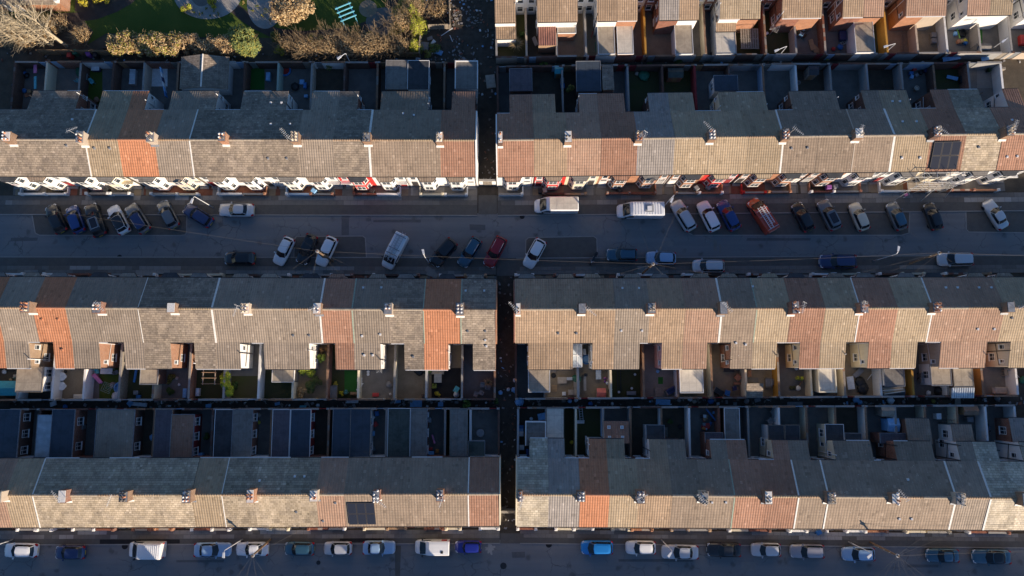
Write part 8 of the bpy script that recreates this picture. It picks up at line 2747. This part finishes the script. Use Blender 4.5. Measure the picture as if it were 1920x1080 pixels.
wheelie(147, 103, 'green_plastic', 'green bin in the alley below bare trees', 0.3)
wheelie(185, 108, 'black_plastic', 'black bin with white lid edge in alley', 0.2)
wheelie(172, 106, 'purple_plastic', 'purple bin in the alley below bare trees', 0.5)
# front-garden bins and a small tricycle
for k, (x, y, m, lb) in enumerate(((1012, 361, 'black_plastic', 'black bin in front of the bright red house'), (1021, 360, 'cloth_beige', 'beige planter box before the bright red house'), (1160, 359, 'black_plastic', 'dark bin before the orange brick bays'), (1303, 356, 'grey_plastic', 'grey bin between red and orange bays'),
                                   (1325, 354, 'grey_plastic', 'grey bin right of the red bay'), (592, 361, 'sky_plastic', 'pale bin in front of white bays'), (700, 361, 'black_plastic', 'black bin beside the red painted front'), (206, 359, 'black_plastic', 'dark bin between white bays at left'),
                                   (1549, 354, 'purple_plastic', 'purple bin in front of red brick bays'), (1561, 353, 'grey_plastic', 'grey bin right of the purple bin'), (1530, 995, 'blue_plastic', 'blue tub against the front of lower row'))):
    wheelie(x, y, m, lb, 0.2 * k, 0.06)
o = T('tricycle', 1697, 366, 'small pink tricycle on the north pavement near scaffolding', 'tricycle', 0.35, 0.11)
MB().hexa([(-0.28, -0.2), (0.18, -0.16), (0.18, 0.16), (-0.28, 0.2)], 0.22, 0.42).build('body', 'pink_plastic', o)
for x, y in ((0.4, 0), (-0.3, 0.25), (-0.3, -0.25)):
    w = MB().lathe([(0.1, -0.03), (0.14, -0.03), (0.14, 0.03), (0.1, 0.03)], 12)
    w.v = [(p[0], p[2], p[1]) for p in w.v]
    w.build('wheel', 'white_plastic', o, (x, y, 0.14))
MB().tube([(0.4, 0, 0.14), (0.3, 0, 0.55)], 0.025, 5).tube([(0.3, -0.22, 0.55), (0.3, 0.22, 0.55)], 0.022, 5).build('handlebar', 'white_plastic', o)


# litter too small to pick apart
def litter(name, boxes, n, mats, seed, lab, s=(0.06, 0.28)):
    q = random.Random(seed)
    mb = MB()
    hotspots = [(q.random(), q.choice([0.1, 0.9, q.random()])) for _ in range(9)]
    for _ in range(n):
        x0, y0, x1, y1 = q.choice(boxes)
        gx, gy = q.random(), q.random()
        if x1 - x0 > y1 - y0: gy = gy ** 2.2 if q.random() < 0.6 else 1 - gy ** 2.2
        else: gx = gx ** 2.2 if q.random() < 0.5 else 1 - gx ** 2.2
        cl = hotspots[q.randrange(len(hotspots))]
        if q.random() < 0.6: gx, gy = min(1, max(0, cl[0] + q.gauss(0, 0.05))), min(1, max(0, cl[1] + q.gauss(0, 0.12)))
        p = at(x0 + gx * (x1 - x0), y0 + gy * (y1 - y0), 0.0)
        a = q.uniform(0, 3.14)
        l, w, h = q.uniform(*s), q.uniform(*s) * 0.7, q.uniform(0.02, 0.14)
        c, sn = math.cos(a), math.sin(a)
        poly = [(p.x + c * u * l - sn * v * w, p.y + sn * u * l + c * v * w) for u, v in ((-1, -.8), (0.9, -1), (1, 0.9), (-.8, 1))]
        mb.hexa(poly, -0.02, h, q.choices(range(len(mats)), [4, 2.0, 0.35, 0.3, 1.2, 1.6][:len(mats)])[0])
    o = mb.build(name, mats)
    tag(o, lab, 'litter', kind='stuff')


LM = ['earth', 'cloth_grey', 'white_plastic', 'sky_plastic', 'brick_red', 'timber_grey']
litter('litter', [(0, 752, 480, 765), (480, 752, 935, 764), (970, 750, 1440, 762), (1440, 747, 1920, 758)], 420, LM, 5, 'scattered rubbish along the long back alley')
litter('litter', [(898, 120, 930, 335), (934, 520, 962, 750), (940, 765, 966, 990)], 200, LM, 6, 'scattered rubbish in the narrow cross alley', (0.05, 0.2))
litter('rubble', [(800, 0, 925, 112), (850, 20, 925, 112)], 420, LM, 7, 'stones and rubbish strewn over the waste ground', (0.05, 0.22))
litter('litter', [(0, 99, 800, 113), (935, 108, 1920, 119)], 300, LM, 8, 'scattered rubbish in the upper back alleys', (0.05, 0.2))
